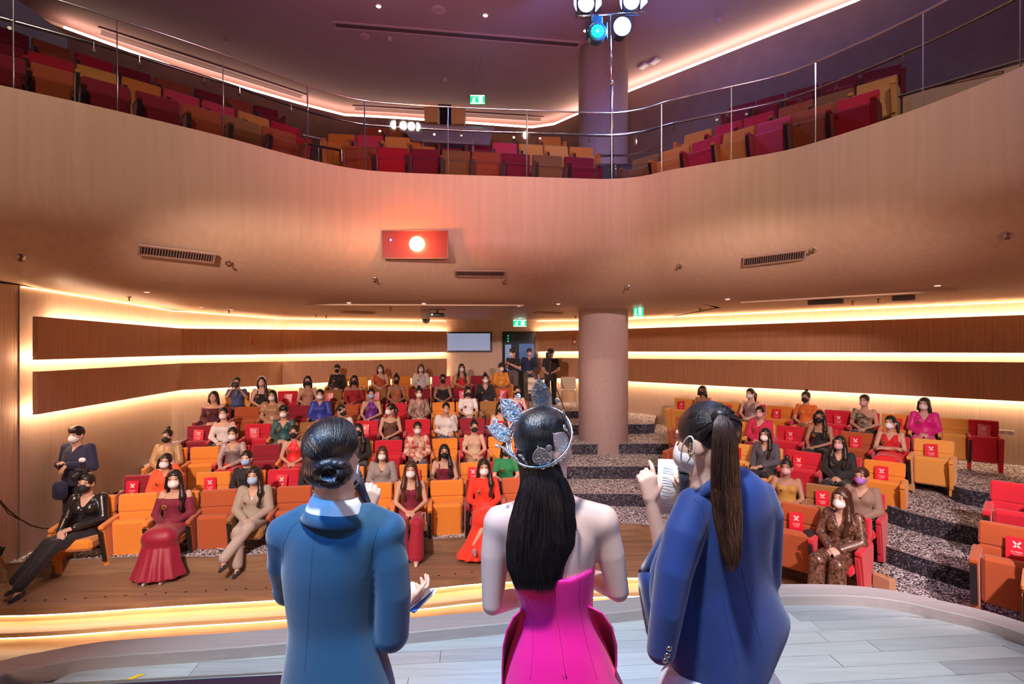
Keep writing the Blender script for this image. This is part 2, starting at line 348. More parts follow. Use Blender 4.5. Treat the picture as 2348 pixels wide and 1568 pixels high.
# timber platform of the front row with lit steps below
PE = [(-200, 5.95), (0, 5.93), (149, 5.98), (298, 6.08), (447, 6.18), (626, 6.29), (928, 6.53), (1096, 6.73), (1250, 6.83), (1447, 6.9), (1600, 6.85), (1790, 6.6), (1900, 6.0), (1960, 5.2), (2000, 4.3)]
pe = smooth_front([(p, d*(CZ+.12)/CZ) for p, d in PE])
def offs(line, d):
    out = []
    for i, p in enumerate(line):
        t = (line[min(i+1, len(line)-1)]-line[max(i-1, 0)]).normalized(); out.append(Vector((p.x+t.y*d, p.y-t.x*d)))
    return out
far = [(6.2, 9.5), (0, 9.9), (-6.5, 9.5)]
plat = root_struct('floor_platform')
def plate(line, z0, z1, name, material, parent=None):
    m = MB(); m.prism([(p.x, p.y) for p in line]+far, z0, z1); return link(name, recalc(m.mesh(name, material)), parent)
plate(pe, -0.205, -0.12, 'deck', FLOORWOOD, plat)
plate(offs(pe, -0.05), -0.45, -0.205, 'riser', STEPWOOD, plat)
st = root_struct('floor_step')
plate(offs(pe, 0.22), -0.35, -0.30, 'tread', STEPWOOD, st)
plate(offs(pe, 0.17), -0.47, -0.35, 'riser', STEPWOOD, st)
def strip(line, z, mname, parent, n=None, w=0.012):
    m = MB(); m.tube([(p.x, p.y, z) for p in line], w, 4); m.build('light_strip', mname, parent)
strip(offs(pe, -0.03)[:44], -0.218, LEDS, plat); strip(offs(pe, 0.195)[:44], -0.362, LEDS, st)
for i, px in enumerate(list(range(12, 640, 46))+list(range(930, 1120, 38))):
    d = ip(px, [p for p, _ in PE], [q*(CZ+.12)/CZ for _, q in PE])+0.17; m = MB(); m.lathe([(0.014, 0), (0.014, 0.004), (0.009, 0.006)], ((px-CX)/F*d, d, -0.12), 8); m.build('stud', BLACK, plat)

# stage
KI = [(-200, 2.55), (-90, 2.86), (0, 3.08), (60, 3.14), (179, 3.24), (268, 3.28), (387, 3.32), (536, 3.37), (656, 3.42), (1000, 3.58), (1447, 3.84), (1620, 3.97), (1790, 4.07), (1948, 4.07), (2059, 3.99), (2169, 3.83), (2252, 3.71), (2348, 3.53), (2500, 3.2), (2700, 2.75)]
ki = smooth_front(KI); ko = offs(ki, -0.19)
sf = root_struct('floor_stage')
m = MB(); m.prism([(p.x, p.y) for p in offs(ki, -0.05)]+[(6.5, -3.9), (-6.5, -3.9)], -0.46, 0.93)
link('stage_body', recalc(m.mesh('stage_body', mat('stage_side', (0.10, 0.08, 0.07), 0.7))), sf)
PW = mat('stage_plank_wood', (0.42, 0.49, 0.51), 0.38, var=0.10, scale=1.0, stretch=(2.2, 30, 30), bump=0.1)
PW2 = mat('stage_plank_wood_grey', (0.35, 0.40, 0.43), 0.38, var=0.12, scale=1.0, stretch=(2.2, 30, 30), bump=0.1)
PW3 = mat('stage_plank_wood_pale', (0.48, 0.55, 0.56), 0.36, var=0.08, scale=1.0, stretch=(2.2, 30, 30), bump=0.1)
kx = [p.x for p in ki]; ky = [p.y for p in ki]
def kin(x): return ip(x, kx, ky)
rot = math.radians(5.0); ca, sa = math.cos(rot), math.sin(rot); pwid = 0.135
cnt = 0
for r in range(-2, 16):
    v0 = 2.15+r*pwid; x = -4.6+random.random()*0.9
    while x < 5.2:
        L = random.uniform(0.7, 1.7); g = 0.0015
        us = np.linspace(x+g, x+L-g, 7)
        def toxy(u, v): return (u*ca-v*sa, u*sa+v*ca)
        bot = [toxy(u, v0+g) for u in us]; top = [toxy(u, v0+pwid-g) for u in us]
        lim = lambda p: kin(p[0])+0.03
        if any(p[1] < lim(p)-0.01 for p in bot) and all(-4.2 < p[0] < 5.0 for p in (bot[0], top[-1])):
            bot = [(p[0], min(p[1], lim(p))) for p in bot]; top = [(p[0], min(p[1], lim(p))) for p in top]
            if max(abs(a[1]-b[1]) for a, b in zip(bot, top)) > 0.02:
                m = MB(); n = 7; zt = 0.95+random.uniform(-0.0006, 0.0006)
                m.add([(p[0], p[1], zt) for p in bot]+[(p[0], p[1], zt) for p in top], [(i, i+1, n+i+1, n+i) for i in range(n-1)])
                m.add([(p[0], p[1], zt) for p in bot]+[(p[0], p[1], 0.93) for p in bot], [(i, n+i, n+i+1, i+1) for i in range(n-1)])
                m.build('plank', random.choice([PW, PW, PW2, PW3]), sf); cnt += 1
        x += L
kb = root_struct('trim_2')
m = MB(); A, B = ki, ko
m.grid([[Vector((p.x, p.y, 0.93)) for p in A], [Vector((p.x, p.y, 1.022)) for p in A], [Vector((p.x+(q.x-p.x)*.04, p.y+(q.y-p.y)*.04, 1.028)) for p, q in zip(A, B)], [Vector((q.x, q.y, 1.028)) for q in B], [Vector((q.x, q.y, 0.90)) for q in B], [Vector((q.x, q.y, 0.90))*0.5+Vector((p.x, p.y, 0.90))*0.5 for p, q in zip(A, B)]])
link('kerb', recalc(m.mesh('kerb', KERB)), kb)
st2 = MB(); st2.tube([(p.x, p.y, 0.885) for p in offs(ki, -0.15)], 0.008, 4); st2.build('light_strip', LEDS, kb)
# sunken screen and hazard tape at the lower left of the stage
fs = thing('floor_screen', 'dark glass screen with metal rim let into the stage floor at lower left', 'screen', (-2.2, 2.9, 0.95), rot)
m = MB(); m.box((0.35, 0.02, 0.003), (1.9, 0.42, 0.006)); m.build('screen_glass', mat('floor_screen_glass', (0.03, 0.02, 0.05), 0.12), fs)
for (cx, cy, sx, sy) in ((0.35, 0.245, 1.98, 0.03), (0.35, -0.205, 1.98, 0.03), (-0.62, 0.02, 0.03, 0.45), (1.32, 0.02, 0.03, 0.45)):
    m = MB(); m.box((cx, cy, 0.006), (sx, sy, 0.012), bev=0.003); m.build('metal_rim', mat('rim_metal', (0.35, 0.45, 0.5), 0.35, 0.8), fs)
tp = thing('hazard_tape', 'short strip of black and yellow hazard tape on the stage floor', 'tape', P(278, 1556, 3.13)*1.0)
tp.location.z = 0.951
for i, (c0) in enumerate((-0.055, 0.0, 0.055)):
    m = MB(); m.add([(c0*0.8-0.05, c0-0.03, 0.002), (c0*0.8-0.01, c0-0.03, 0.002), (c0*0.8+0.045, c0+0.03, 0.002), (c0*0.8+0.005, c0+0.03, 0.002)], [(0, 1, 2, 3)])
    m.build('stripe', mat('tape_yellow', (0.9, 0.62, 0.02), 0.5) if i % 2 == 0 else BLACK, tp)

# ---------------------------------------------------------------- column
CD = 12.1; cxx = (1383-CX)/F*CD; CR = 0.565
m = MB(); m.lathe([(CR, 0), (CR, 9.5)], (cxx, CD, 0.30), 48); struct(m.build('column', CONCRETE, smooth=False))
for p in bpy.data.objects['column'].data.polygons: p.use_smooth = abs(p.normal.z) < .5

# ---------------------------------------------------------------- balcony
BZ = 5.9
BPX = [(-420, 120), (-200, 150), (0, 195), (250, 250), (500, 310), (640, 348), (750, 375), (850, 391), (1000, 399), (1200, 405), (1330, 409), (1400, 410), (1470, 404), (1540, 389), (1640, 372), (1800, 345), (1950, 301), (2100, 250), (2230, 200), (2348, 150), (2480, 80)]
be = []
for px, py in BPX:
    d = (BZ-CZ)*F/(HY-py); be.append((px, d))
bl = smooth_front(be)
def boff(o): return offs(bl, -o)
def bgrid(prof, name, material, parent=None, smooth=False):
    m = MB(); m.grid([[Vector((p.x, p.y, z)) for p in boff(o)] for o, z in prof])
    ob = link(name, m.mesh(name, material, smooth), parent); return ob
prof = [(0.0, 5.9), (0.0, 5.6), (0.0, 5.2), (0.0, 4.85), (0.03, 4.66), (0.12, 4.48), (0.27, 4.30), (0.48, 4.14), (0.75, 4.00), (1.05, 3.90), (1.4, 3.83), (1.8, 3.80), (3, 3.80)]
fa = struct(bgrid(prof, 'balcony_front', FASCIA, smooth=True))
m = MB(); m.grid([[Vector((p.x, p.y, 3.8)) for p in boff(3)], [Vector((p.x*1.0, p.y+6.5, 3.8)) for p in boff(3)]]); so = struct(m.build('ceiling_soffit', SOFFIT))
m = MB(); m.prism([(-11, 5), (-4.5, 11), (3.5, 11), (10.5, 6), (12, 19), (-11, 19)], 3.803, 3.9); struct(m.build('ceiling_soffit_deck', SOFFIT))
tiers = [(0.0, 5.9), (0.12, 5.9), (0.12, 5.84), (1.28, 5.84), (1.28, 6.34), (2.0, 6.34), (2.0, 6.84), (5.5, 6.84)]
struct(bgrid(tiers, 'floor_balcony', mat('balcony_carpet', (0.10, 0.075, 0.07), 0.9, var=0.5, scale=60)))
# upper walls, ceiling and LED cove
UP = [(-700, 6.8), (148, 9.7), (420, 11.2), (700, 12.8), (790, 13.35), (900, 13.5), (1220, 14.1), (1270, 13.9), (1318, 13.35), (1430, 12.2), (1960, 8.96), (2400, 7.2)]
UK = 1.12; up = [Vector(((p-CX)/F*d*UK, d*UK, 0)) for p, d in UP]
m = MB(); m.grid([[Vector((p.x, p.y, 5.4)) for p in up], [Vector((p.x, p.y, 9.57)) for p in up]]); struct(m.build('wall_upper', UPWALL))
m = MB(); upo = offs([Vector((p.x, p.y)) for p in up], -0.35)
m.grid([[Vector((p.x, p.y, 9.57)) for p in up], [Vector((q.x, q.y, 9.57)) for q in upo], [Vector((q.x, q.y, 9.8)) for q in upo]]); struct(m.build('trim_3', mat('cove_paint', (0.55, 0.42, 0.36), 0.8)))
m = MB(); m.tube([(p.x, p.y, 9.61) for p in offs([Vector((p.x, p.y)) for p in up], -0.06)[1:]], 0.045, 6); lo = m.build('light_strip', LEDU, bpy.data.objects['trim_3'])
m = MB(); m.prism([(-12, -4.2), (12, -4.2), (12, 19), (-12, 19)], 9.8, 9.9); struct(m.build('ceiling', CEIL))
m = MB(); m.box((-10.55, 8.6, 7.3), (3.6, 3.4, 3.6)); struct(m.build('wall_upper_left', mat('grey_blue_plaster', (0.42, 0.46, 0.50), 0.8)))
bpy.data.objects['wall_upper_left'].location = (0, 0, 0)

# ---------------------------------------------------------------- railing
rail = root_struct('balcony_railing')
def line_at(o, z): return [Vector((p.x, p.y, z)) for p in boff(o)]
m = MB(); m.tube(line_at(0.02, 7.06), 0.014, 6); m.build('top_rail', CHROME, rail, smooth=True)
m = MB(); m.tube(line_at(0.10, 6.70), 0.022, 8); m.build('hand_rail', CHROME, rail, smooth=True)
def edge_at(px, o=0.0, line=None):
    q = line or boff(o); best = None
    for i in range(len(q)-1):
        a, b = q[i], q[i+1]; pa, pb = CX+a.x/a.y*F, CX+b.x/b.y*F
        if pa <= px <= pb: t = (px-pa)/(pb-pa); return a.lerp(b, t), (b-a).normalized()
    return (q[0], (q[1]-q[0]).normalized()) if px < CX else (q[-1], (q[-1]-q[-2]).normalized())
joints = [-180, 30, 268, 511, 705, 836, 1027, 1208, 1403, 1517, 1677, 1870, 2117, 2340, 2470]
gl = boff(0.02)
for a, b in zip(joints[:-1], joints[1:]):
    pts = [edge_at(a+(b-a)*k/8+(2 if k == 0 else 0)-(2 if k == 8 else 0), 0.02, gl)[0] for k in range(9)]
    m = MB(); m.grid([[Vector((p.x, p.y, 5.78)) for p in pts], [Vector((p.x, p.y, 7.045)) for p in pts]]); m.build('glass_panel', GLASS, rail)
for px in joints[1:-1]:
    p, t = edge_at(px, 0.02, gl); m = MB(); m.tube([(p.x, p.y, 5.88), (p.x, p.y, 7.05)], 0.008 if px not in (705, 836, 1208) else 0.013, 6); m.build('post', CHROME, rail)
hl = boff(0.10)
for px in (22, 215, 320, 468, 550, 668, 871, 996, 1058, 1178, 1238, 1351, 1546, 1644, 1712, 1834, 1918, 2070):
    p, t = edge_at(px, 0.06, boff(0.06)); m = MB(); m.tube([(p.x, p.y, 6.60), (p.x, p.y, 6.70)], 0.006, 5)
    nrm = Vector((t.y, -t.x, 0)); R = nrm.to_track_quat('Z', 'Y').to_matrix()
    m.lathe([(0.020, -0.012), (0.026, 0), (0.020, 0.012)], (p.x, p.y, 6.59), 10, R); m.build('rail_bracket', CHROME, rail)
# short rails at the ends of the middle balcony block
def px_tube(name, pts, r, parent, material=CHROME):
    m = MB(); m.tube([P(*q) for q in pts], r, 6); m.build(name, material, parent)
sr = thing('stair_rail', 'short steel rail beside the aisle left of the middle balcony seats', 'railing', (0, 0, 0))
px_tube('upper_bar', [(695, 309, 9.5), (735, 318, 9.6), (735, 336, 9.6)], 0.022, sr); px_tube('lower_bar', [(695, 328, 9.2), (783, 345, 9.2), (783, 374, 9.2)], 0.022, sr); px_tube('stanchion', [(730, 336, 9.3), (730, 380, 9.3)], 0.012, sr)
sr = thing('stair_rail', 'short steel rail beside the aisle between middle and right balcony seats', 'railing', (0, 0, 0))
px_tube('upper_bar', [(1376, 357, 9.9), (1440, 356, 9.9), (1524, 335, 9.8)], 0.022, sr); px_tube('lower_bar', [(1366, 378, 9.6), (1449, 378, 9.6)], 0.022, sr); px_tube('stanchion', [(1412, 357, 9.7), (1412, 405, 9.6)], 0.012, sr)
sr = thing('stair_rail', 'steel and timber stepped rail at the far right end of the balcony', 'railing', (0, 0, 0))
for k, (a, b, c, d) in enumerate(((2060, 222, 2345, 138), (2110, 205, 2300, 165))):
    px_tube('bar', [(a, b, 6.9), (c, d, 6.1)], 0.018, sr)
m = MB(); m.prism([tuple(P(2070, 200, 7.5).xy), tuple(P(2350, 160, 6.6).xy), tuple(P(2400, 160, 7.2).xy), tuple(P(2110, 200, 8.1).xy)], 5.9, 6.55); link('side_block', recalc(m.mesh('side_block', FASCIA)), sr)

# ---------------------------------------------------------------- seats
SC = {'Y': (0.78, 0.36, 0.07), 'O': (0.74, 0.24, 0.025), 'U': (0.42, 0.085, 0.02), 'R': (0.60, 0.008, 0.03), 'M': (0.26, 0.004, 0.02), 'N': (0.30, 0.13, 0.03), 'P': (0.68, 0.05, 0.10)}
SN = {'Y': 'yellow', 'O': 'orange', 'U': 'rust', 'R': 'bright red', 'M': 'dark red', 'N': 'olive brown', 'P': 'pinkish red'}
def fab(k): return mat('seat_fabric_'+SN[k].replace(' ', '_'), SC[k], 0.85, var=0.10, scale=160, bump=0.25, sheen=0.25)
SEATM = {}
def seat_meshes(k, folded):
    key = (k, folded)
    if key in SEATM: return SEATM[key]
    f = fab(k); out = []
    m = MB(); m.box((0, 0.02, 0.755), (0.565, 0.10, 0.215), (-0.10, 0, 0), bev=0.018); m.box((0, -0.005, 0.51), (0.565, 0.10, 0.285), (-0.10, 0, 0), bev=0.018); out.append(('backrest', m.mesh('backrest', f), []))
    m = MB(); m.box((0, 0.055, 0.60), (0.47, 0.03, 0.44), (-0.10, 0, 0)); 
    shell = ('back_shell', m.mesh('back_shell', BLACK))
    out[0] = ('backrest', out[0][1], [shell])
    m = MB()
    if folded: m.box((0, -0.19, 0.385), (0.49, 0.115, 0.45), (0.10, 0, 0), bev=0.03)
    else: m.box((0, -0.26, 0.40), (0.49, 0.46, 0.13), (-0.05, 0, 0), bev=0.035)
    out.append(('seat_cushion', m.mesh('seat_cushion', f), []))
    m = MB(); m.box((0, -0.10, 0.28), (0.46, 0.05, 0.05)); out.append(('seat_bracket', m.mesh('seat_bracket', BLACK), []))
    SEATM[key] = out; return out
ARMM = {}
def arm_meshes(k, end):
    key = (k, end)
    if key in ARMM: return ARMM[key]
    f = fab(k); m = MB(); m.box((0, -0.22, 0.60), (0.075, 0.42, 0.05), (0.06, 0, 0), bev=0.012); arm = m.mesh('armrest', f)
    m = MB(); w = 0.032 if not end else 0.04
    prof = [(-0.40, 0.58), (-0.01, 0.60), (-0.04, 0.02), (-0.22, 0.02), (-0.27, 0.04)]
    vs = [(-w, y, z) for y, z in prof]+[(w, y, z) for y, z in prof]; n = len(prof)
    m.add(vs, [tuple(range(n))[::-1], tuple(range(n, 2*n))]+[(i, (i+1) % n, (i+1) % n+n, i+n) for i in range(n)])
    side = recalc(m.mesh('side_panel', f)); m = MB()
    m.box((0, -0.385, 0.36), (0.05, 0.02, 0.40), (0.28, 0, 0)); insert = m.mesh('side_insert', BLACK if not end else f)
    ARMM[key] = (arm, side, insert); return ARMM[key]
def add_arm(root, k, x, end=False):
    arm, side, ins = arm_meshes(k, end); link('armrest', arm, root, (x, 0, 0)); s = link('side_panel', side, root, (x, 0, 0)); link('side_insert', ins, s)
def make_seat(k, pos, rz, folded, label, group, left=True, right=False, s=1.0, big=1.0):
    t = thing('auditorium_seat', label, 'seat', pos, rz, group); t.scale = (s, 1+(big-1)*.6, big)
    for nme, me, subs in seat_meshes(k, folded):
        o = link(nme, me, t)
        for sn, sm in subs: link(sn, sm, o)
    if left: add_arm(t, k, -0.285, left == 'end')
    if right: add_arm(t, k, 0.285, True)
    return t
PAPER = mat('red_notice_card', (0.72, 0.012, 0.035), 0.35); XW = mat('notice_white', (0.85, 0.70, 0.72), 0.5)
m = MB(); rows = []
for i in range(5):
    v = i/4; rows.append([Vector((x, -0.012-0.010*math.sin(v*2.2)-0.004*abs(x)/0.07, 0.115-0.245*v)) for x in (-0.085, -0.03, 0.03, 0.085)])
m.grid(rows); m.grid([[p+Vector((0, 0.0015, 0)) for p in r] for r in rows]); SHEET = recalc(m.mesh('card', PAPER))
def cross_mesh():
    m = MB()
    for s in (1, -1):
        pts = []
        for k in range(5): a = PI/2+k*PI/4; pts.append((math.cos(a)*0.009-0.038, math.sin(a)*0.009))
        for k in range(5): a = -PI/2+k*PI/4; pts.append((math.cos(a)*0.009+0.038, math.sin(a)*0.009))
        c, sn = math.cos(s*PI/3.6), math.sin(s*PI/3.6)
        q = [(x*c-y*sn, x*sn+y*c+0.038) for x, y in pts]; n = len(q)
        m.add([(x, -0.0215, z) for x, z in q]+[(x, -0.019, z) for x, z in q], [tuple(range(n)), tuple(range(n, 2*n))[::-1]]+[(i, i+n, (i+1) % n+n, (i+1) % n) for i in range(n)])
    return recalc(m.mesh('cross', XW))
CROSS = cross_mesh()
def text_mesh():   # the small row of looped letters and the fine print below it
    m = MB(); z = -0.032; x = -0.040
    def bar(x0, z0, x1, z1, w=0.0036):
        a = math.atan2(z1-z0, x1-x0); L = math.hypot(x1-x0, z1-z0); m.box(((x0+x1)/2, -0.0235, (z0+z1)/2), (L+w*.6, 0.001, w), Matrix.Rotation(-a, 3, 'Y'))
    for k, strokes in enumerate((((0, -1, 0, 1), (0, 1, 1, 1), (0, 0, 1, -1)), ((0, -1, 1, 1),), ((0, -1, 0, .6), (0, .6, 1, 1), (1, 1, 1, -1)), ((0, -1, .5, 1), (.5, 1, 1, -1)), ((0, -1, 0, 1), (0, 1, 1, .6), (1, .6, 1, -1)))):
        for a, b, c, d in strokes: bar(x+a*0.010, z+b*0.008, x+c*0.010, z+d*0.008)
        x += 0.0175
    for i, w in enumerate((0.07, 0.055)): m.box((0, -0.0235, -0.055-0.012*i), (w, 0.001, 0.003))
    return m.mesh('printed_text', XW)
TEXT = text_mesh()
def make_sign(seat, label):
    off = Vector((random.uniform(-.05, .05), 0, 0)); M = Matrix.Rotation(seat.rotation_euler.z, 4, 'Z')
    p = Vector(seat.location)+M@(off+Vector((0, -0.072*(seat.scale[1]), 0.685*seat.scale[2])))
    t = thing('seat_notice', label, 'notice', p, 0, 'red cross notices on the seats'); t.rotation_euler = (-0.10, random.uniform(-.06, .06), seat.rotation_euler.z)
    link('card', SHEET, t); link('cross', CROSS, t); link('printed_text', TEXT, t); return t
def row_geo(py, z, px):
    ys = ip(px, [a for a, _ in py], [b for _, b in py]) if py[0][0] <= px <= py[-1][0] else None
    if ys is None:
        (a, ya), (b, yb) = (py[0], py[1]) if px < py[0][0] else (py[-2], py[-1]); ys = ya+(yb-ya)*(px-a)/(b-a)
    return W(px, ys, z)
def quad_row(py):   # smooth curve through the control points
    xs = np.array([a for a, _ in py], float); ys = np.array([b for _, b in py], float); c = np.polyfit(xs, ys, min(2, len(xs)-1)); return lambda p: float(np.polyval(c, p))
PEOPLE_AT = []
def place_row(seats, py, floor, rowname, block, z_top=0.86, group=None, signs=True, lastend=True, firstend=True, quiet=False):
    big = 1.14 if (floor == T[0]) else 1.0; fn = quad_row(py); zt = floor+z_top*big; pos = [W(px, fn(px), zt) for px, *_ in seats]; n = len(seats); out = []
    for i, s in enumerate(seats):
        px, col, what = s[:3]
        a, b = W(px-12, fn(px-12), zt), W(px+12, fn(px+12), zt); t = (b-a); rz = math.atan2(t.y, t.x)
        gap = min((pos[i]-pos[j]).length for j in (i-1, i+1) if 0 <= j < n and abs(seats[j][0]-px) < 130) if n > 1 else 0.58
        sc = max(0.70, min(1.12, gap/0.60)); folded = what in ('-', 'X', 'x')
        occ = 'occupied' if not folded else 'empty'
        lab = f'{occ} {SN[col]} seat, {ORD(i+1)} from left, {rowname}, {block[4:]}'
        left = 'end' if (i == 0 and firstend) else True
        st = make_seat(col, (pos[i].x, pos[i].y, floor), rz, folded, lab, group, left, lastend and i == n-1, sc, big)
        if what == 'X': make_sign(st, f'red card with white cross on {ORD(i+1)} seat from left, {rowname}, {block[4:]}')
        if not folded: PEOPLE_AT.append((what, Vector((pos[i].x, pos[i].y, floor)), rz, rowname, block))
        out.append(st)
    return out
G1 = 'upholstered seats of the lower hall'
LB = 'the left block'; RB = 'the right block'
place_row([(215, 'O', 'leather'), (318, 'O', '-'), (412, 'O', 'gown'), (503, 'U', '-'), (590, 'N', 'suit'), (675, 'U', '-'), (768, 'U', '-'), (860, 'O', '-'), (943, 'O', 'redpants'), (1025, 'O', '-'), (1107, 'M', 'orangedress'), (1190, 'U', '-')],
  [(215, 1140), (318, 1131), (503, 1123), (675, 1117), (860, 1109), (1025, 1102), (1190, 1096)], T[0], 'front row', LB, group=G1)
place_row([(318, 'M', 'X'), (390, 'O', 'coral'), (490, 'O', 'X'), (572, 'O', 'keyhole'), (650, 'R', 'X'), (725, 'O', 'hidden_black'), (800, 'O', '-'), (878, 'O', 'greyjacket'), (948, 'O', 'X'), (1018, 'N', 'maroontop'), (1088, 'O', 'X'), (1157, 'R', 'green'), (1225, 'R', '-')],
  [(318, 1090), (490, 1083), (650, 1079), (878, 1067), (1088, 1060), (1225, 1057)], T[1], 'second row', LB, group=G1)
place_row([(392, 'O', 'beigeshirt'), (470, 'O', '-'), (540, 'R', 'meshtop'), (612, 'M', '-'), (678, 'O', 'redhalter'), (750, 'U', '-'), (823, 'Y', 'blackarm'), (891, 'R', '-'), (957, 'R', 'kimono'), (1020, 'O', '-'), (1085, 'R', 'beigewrap'), (1150, 'O', '-'), (1215, 'R', '-')],
  [(392, 1028), (540, 1022), (678, 1019), (891, 1009), (1020, 1005), (1150, 1002)], T[2], 'third row', LB, group=G1)
place_row([(458, 'M', 'X'), (518, 'R', 'whiteoff'), (592, 'R', 'X'), (654, 'O', 'teal'), (716, 'N', 'X'), (785, 'O', 'profilewhite'), (842, 'R', 'X'), (896, 'M', 'browndress'), (958, 'R', '-'), (1022, 'O', 'whiteruffle'), (1083, 'M', '-'), (1145, 'M', 'reddress'), (1205, 'O', '-')],
  [(458, 976), (592, 973), (716, 969), (842, 964), (958, 962), (1083, 959), (1205, 957)], T[3], 'fourth row', LB, group=G1)
place_row([(496, 'M', 'maroonoff'), (567, 'U', '-'), (628, 'U', 'tansatin'), (685, 'M', '-'), (736, 'U', 'blueshirt'), (795, 'U', '-'), (852, 'U', 'purple'), (908, 'R', '-'), (960, 'R', 'scarf'), (1017, 'O', '-'), (1071, 'O', 'whiteshirt'), (1127, 'N', '-'), (1182, 'R', 'redstrap')],
  [(496, 934), (567, 933), (683, 931), (795, 927), (908, 925), (1017, 922), (1182, 919)], T[4], 'fifth row', LB, group=G1)
place_row([(545, 'Y', 'camerawoman'), (602, 'Y', 'blackdress'), (660, 'R', 'X'), (707, 'U', 'pinkhalter'), (760, 'N', 'X'), (813, 'N', 'redoff'), (866, 'N', 'X'), (909, 'M', 'terracotta'), (962, 'M', '-'), (1015, 'M', 'blackoff'), (1061, 'M', 'X'), (1112, 'M', 'blackcut'), (1153, 'U', 'X')],
  [(545, 900), (660, 897), (762, 894), (866, 893), (1000, 891), (1153, 889)], T[5], 'sixth row', LB, group=G1)
place_row([(775, 'Y', 'blacksleeve'), (822, 'Y', '-'), (873, 'Y', 'rustdress'), (920, 'O', '-'), (965, 'Y', 'whitejacket'), (1012, 'P', '-'), (1057, 'O', 'longhairred'), (1101, 'M', '-'), (1147, 'O', 'orangeshirt')],
  [(775, 865), (1147, 861)], T[6], 'back row', LB, group=G1)
place_row([(1745, 'U', '-'), (1835, 'U', 'X'), (1942, 'R', 'leopard')], [(1745, 1143), (1835, 1158), (1945, 1180)], T[0], 'front row', RB, group=G1)
place_row([(1725, 'O', '-'), (1803, 'N', 'yellowdress'), (1887, 'N', 'X'), (1982, 'R', 'lilacmask')], [(1725, 1096), (1800, 1103), (1887, 1113), (1985, 1128)], T[1], 'second row', RB, group=G1)
place_row([(1575, 'U', '-'), (1640, 'U', '-'), (1698, 'Y', 'X'), (1762, 'Y', 'blazergrey'), (1842, 'R', 'X'), (1930, 'R', 'blackdress2'), (2027, 'O', 'X')], [(1575, 1003), (1695, 1017), (1842, 1036), (1920, 1046), (2027, 1058)], T[2], 'third row', RB, group=G1)
place_row([(1575, 'U', '-'), (1630, 'U', '-'), (1688, 'O', '-'), (1748, 'Y', 'pinkblazer'), (1812, 'R', 'X'), (1884, 'R', 'blackstrap'), (1964, 'U', 'X'), (2045, 'R', 'redvee'), (2140, 'Y', 'X')], [(1575, 957), (1685, 966), (1812, 977), (1963, 992), (2138, 1008)], T[3], 'fourth row', RB, group=G1)
place_row([(1569, 'Y', 'X'), (1618, 'Y', 'darklong'), (1671, 'Y', 'X'), (1727, 'R', 'greyvee'), (1788, 'O', 'X'), (1853, 'R', 'orangeblouse'), (1920, 'R', 'X'), (1985, 'R', 'zebra'), (2053, 'O', 'X'), (2120, 'Y', 'magenta'), (2187, 'Y', '-'), (2255, 'R', 'X')], [(1569, 914), (1671, 923), (1788, 930), (1920, 941), (2053, 951), (2187, 960), (2255, 963)], T[4], 'back row', RB, group=G1)
# the block cut by the right edge of the frame
for (px, py, fl, col, nm, sg) in ((2352, 1112, T[2], 'R', 'red', 0), (2336, 1210, T[1], 'U', 'rust', 1), (2470, 1262, T[1], 'O', 'orange', 0), (2480, 1150, T[2], 'R', 'scarlet', 0)):
    p = W(px, py, fl+0.98); rz = math.radians(-46)
    s = make_seat(col, (p.x, p.y, fl), rz, True, f'empty {nm} seat facing left at right edge, {"nearest the stage" if fl == T[1] else "one step up"}', G1, True, True, 1.12, 1.14)
    if sg: make_sign(s, 'red notice with white cross on the rust seat cut by the right edge')
# balcony seats
G2 = 'upholstered seats of the balcony'
def brow(z, lst, py, rowname, block): place_row([(px, c, '-') for px, c in lst], py, z-0.0, rowname, block, group=G2)
zA, zB, zC = 5.84, 6.34, 6.84
brow(zA, [(-100, 'M'), (10, 'M'), (120, 'U'), (244, 'M'), (362, 'M'), (464, 'U'), (554, 'N'), (640, 'U')], [(0, 122), (65, 143), (181, 170), (307, 204), (416, 238), (511, 262), (596, 286), (681, 310)], 'front row', 'the left balcony block')
brow(zB, [(-5, 'M'), (117, 'R'), (225, 'Y'), (325, 'O'), (417, 'P'), (501, 'P'), (582, 'Y'), (655, 'R')], [(61, 114), (174, 147), (276, 174), (373, 203), (460, 227), (542, 252), (620, 273), (690, 300)], 'middle row', 'the left balcony block')
brow(zC, [(20, 'M'), (117, 'U'), (216, 'R'), (306, 'M'), (397, 'U'), (480, 'M'), (548, 'U'), (610, 'M')], [(65, 83), (170, 119), (262, 146), (351, 174), (443, 201), (518, 223), (579, 238)], 'back row', 'the left balcony block')
brow(zA, [(828, 'U'), (901, 'R'), (975, 'M'), (1046, 'N'), (1114, 'U'), (1183, 'M'), (1255, 'N'), (1328, 'M')], [(794, 334), (900, 340), (1046, 346), (1182, 352), (1255, 357), (1330, 362)], 'front row', 'the middle balcony block')
brow(zB, [(783, 'O'), (848, 'P'), (912, 'Y'), (974, 'O'), (1035, 'M'), (1096, 'M'), (1157, 'P'), (1217, 'Y'), (1275, 'Y'), (1333, 'O')], [(783, 308), (912, 315), (1157, 328), (1332, 338)], 'middle row', 'the middle balcony block')
brow(zC, [(862, 'U'), (915, 'U')], [(862, 293), (915, 295), (970, 297)], 'back row', 'the middle balcony block left of the desk')
brow(zC, [(1150, 'N'), (1205, 'N'), (1260, 'O')], [(1150, 308), (1205, 311), (1260, 314)], 'back row', 'the middle balcony block right of the desk')
brow(zA, [(1480, 'N'), (1548, 'O'), (1620, 'R'), (1694, 'O'), (1775, 'P'), (1865, 'U'), (1965, 'R')], [(1452, 368), (1545, 343), (1642, 313), (1715, 292), (1793, 270), (1883, 243), (1990, 212)], 'front row', 'the right balcony block')
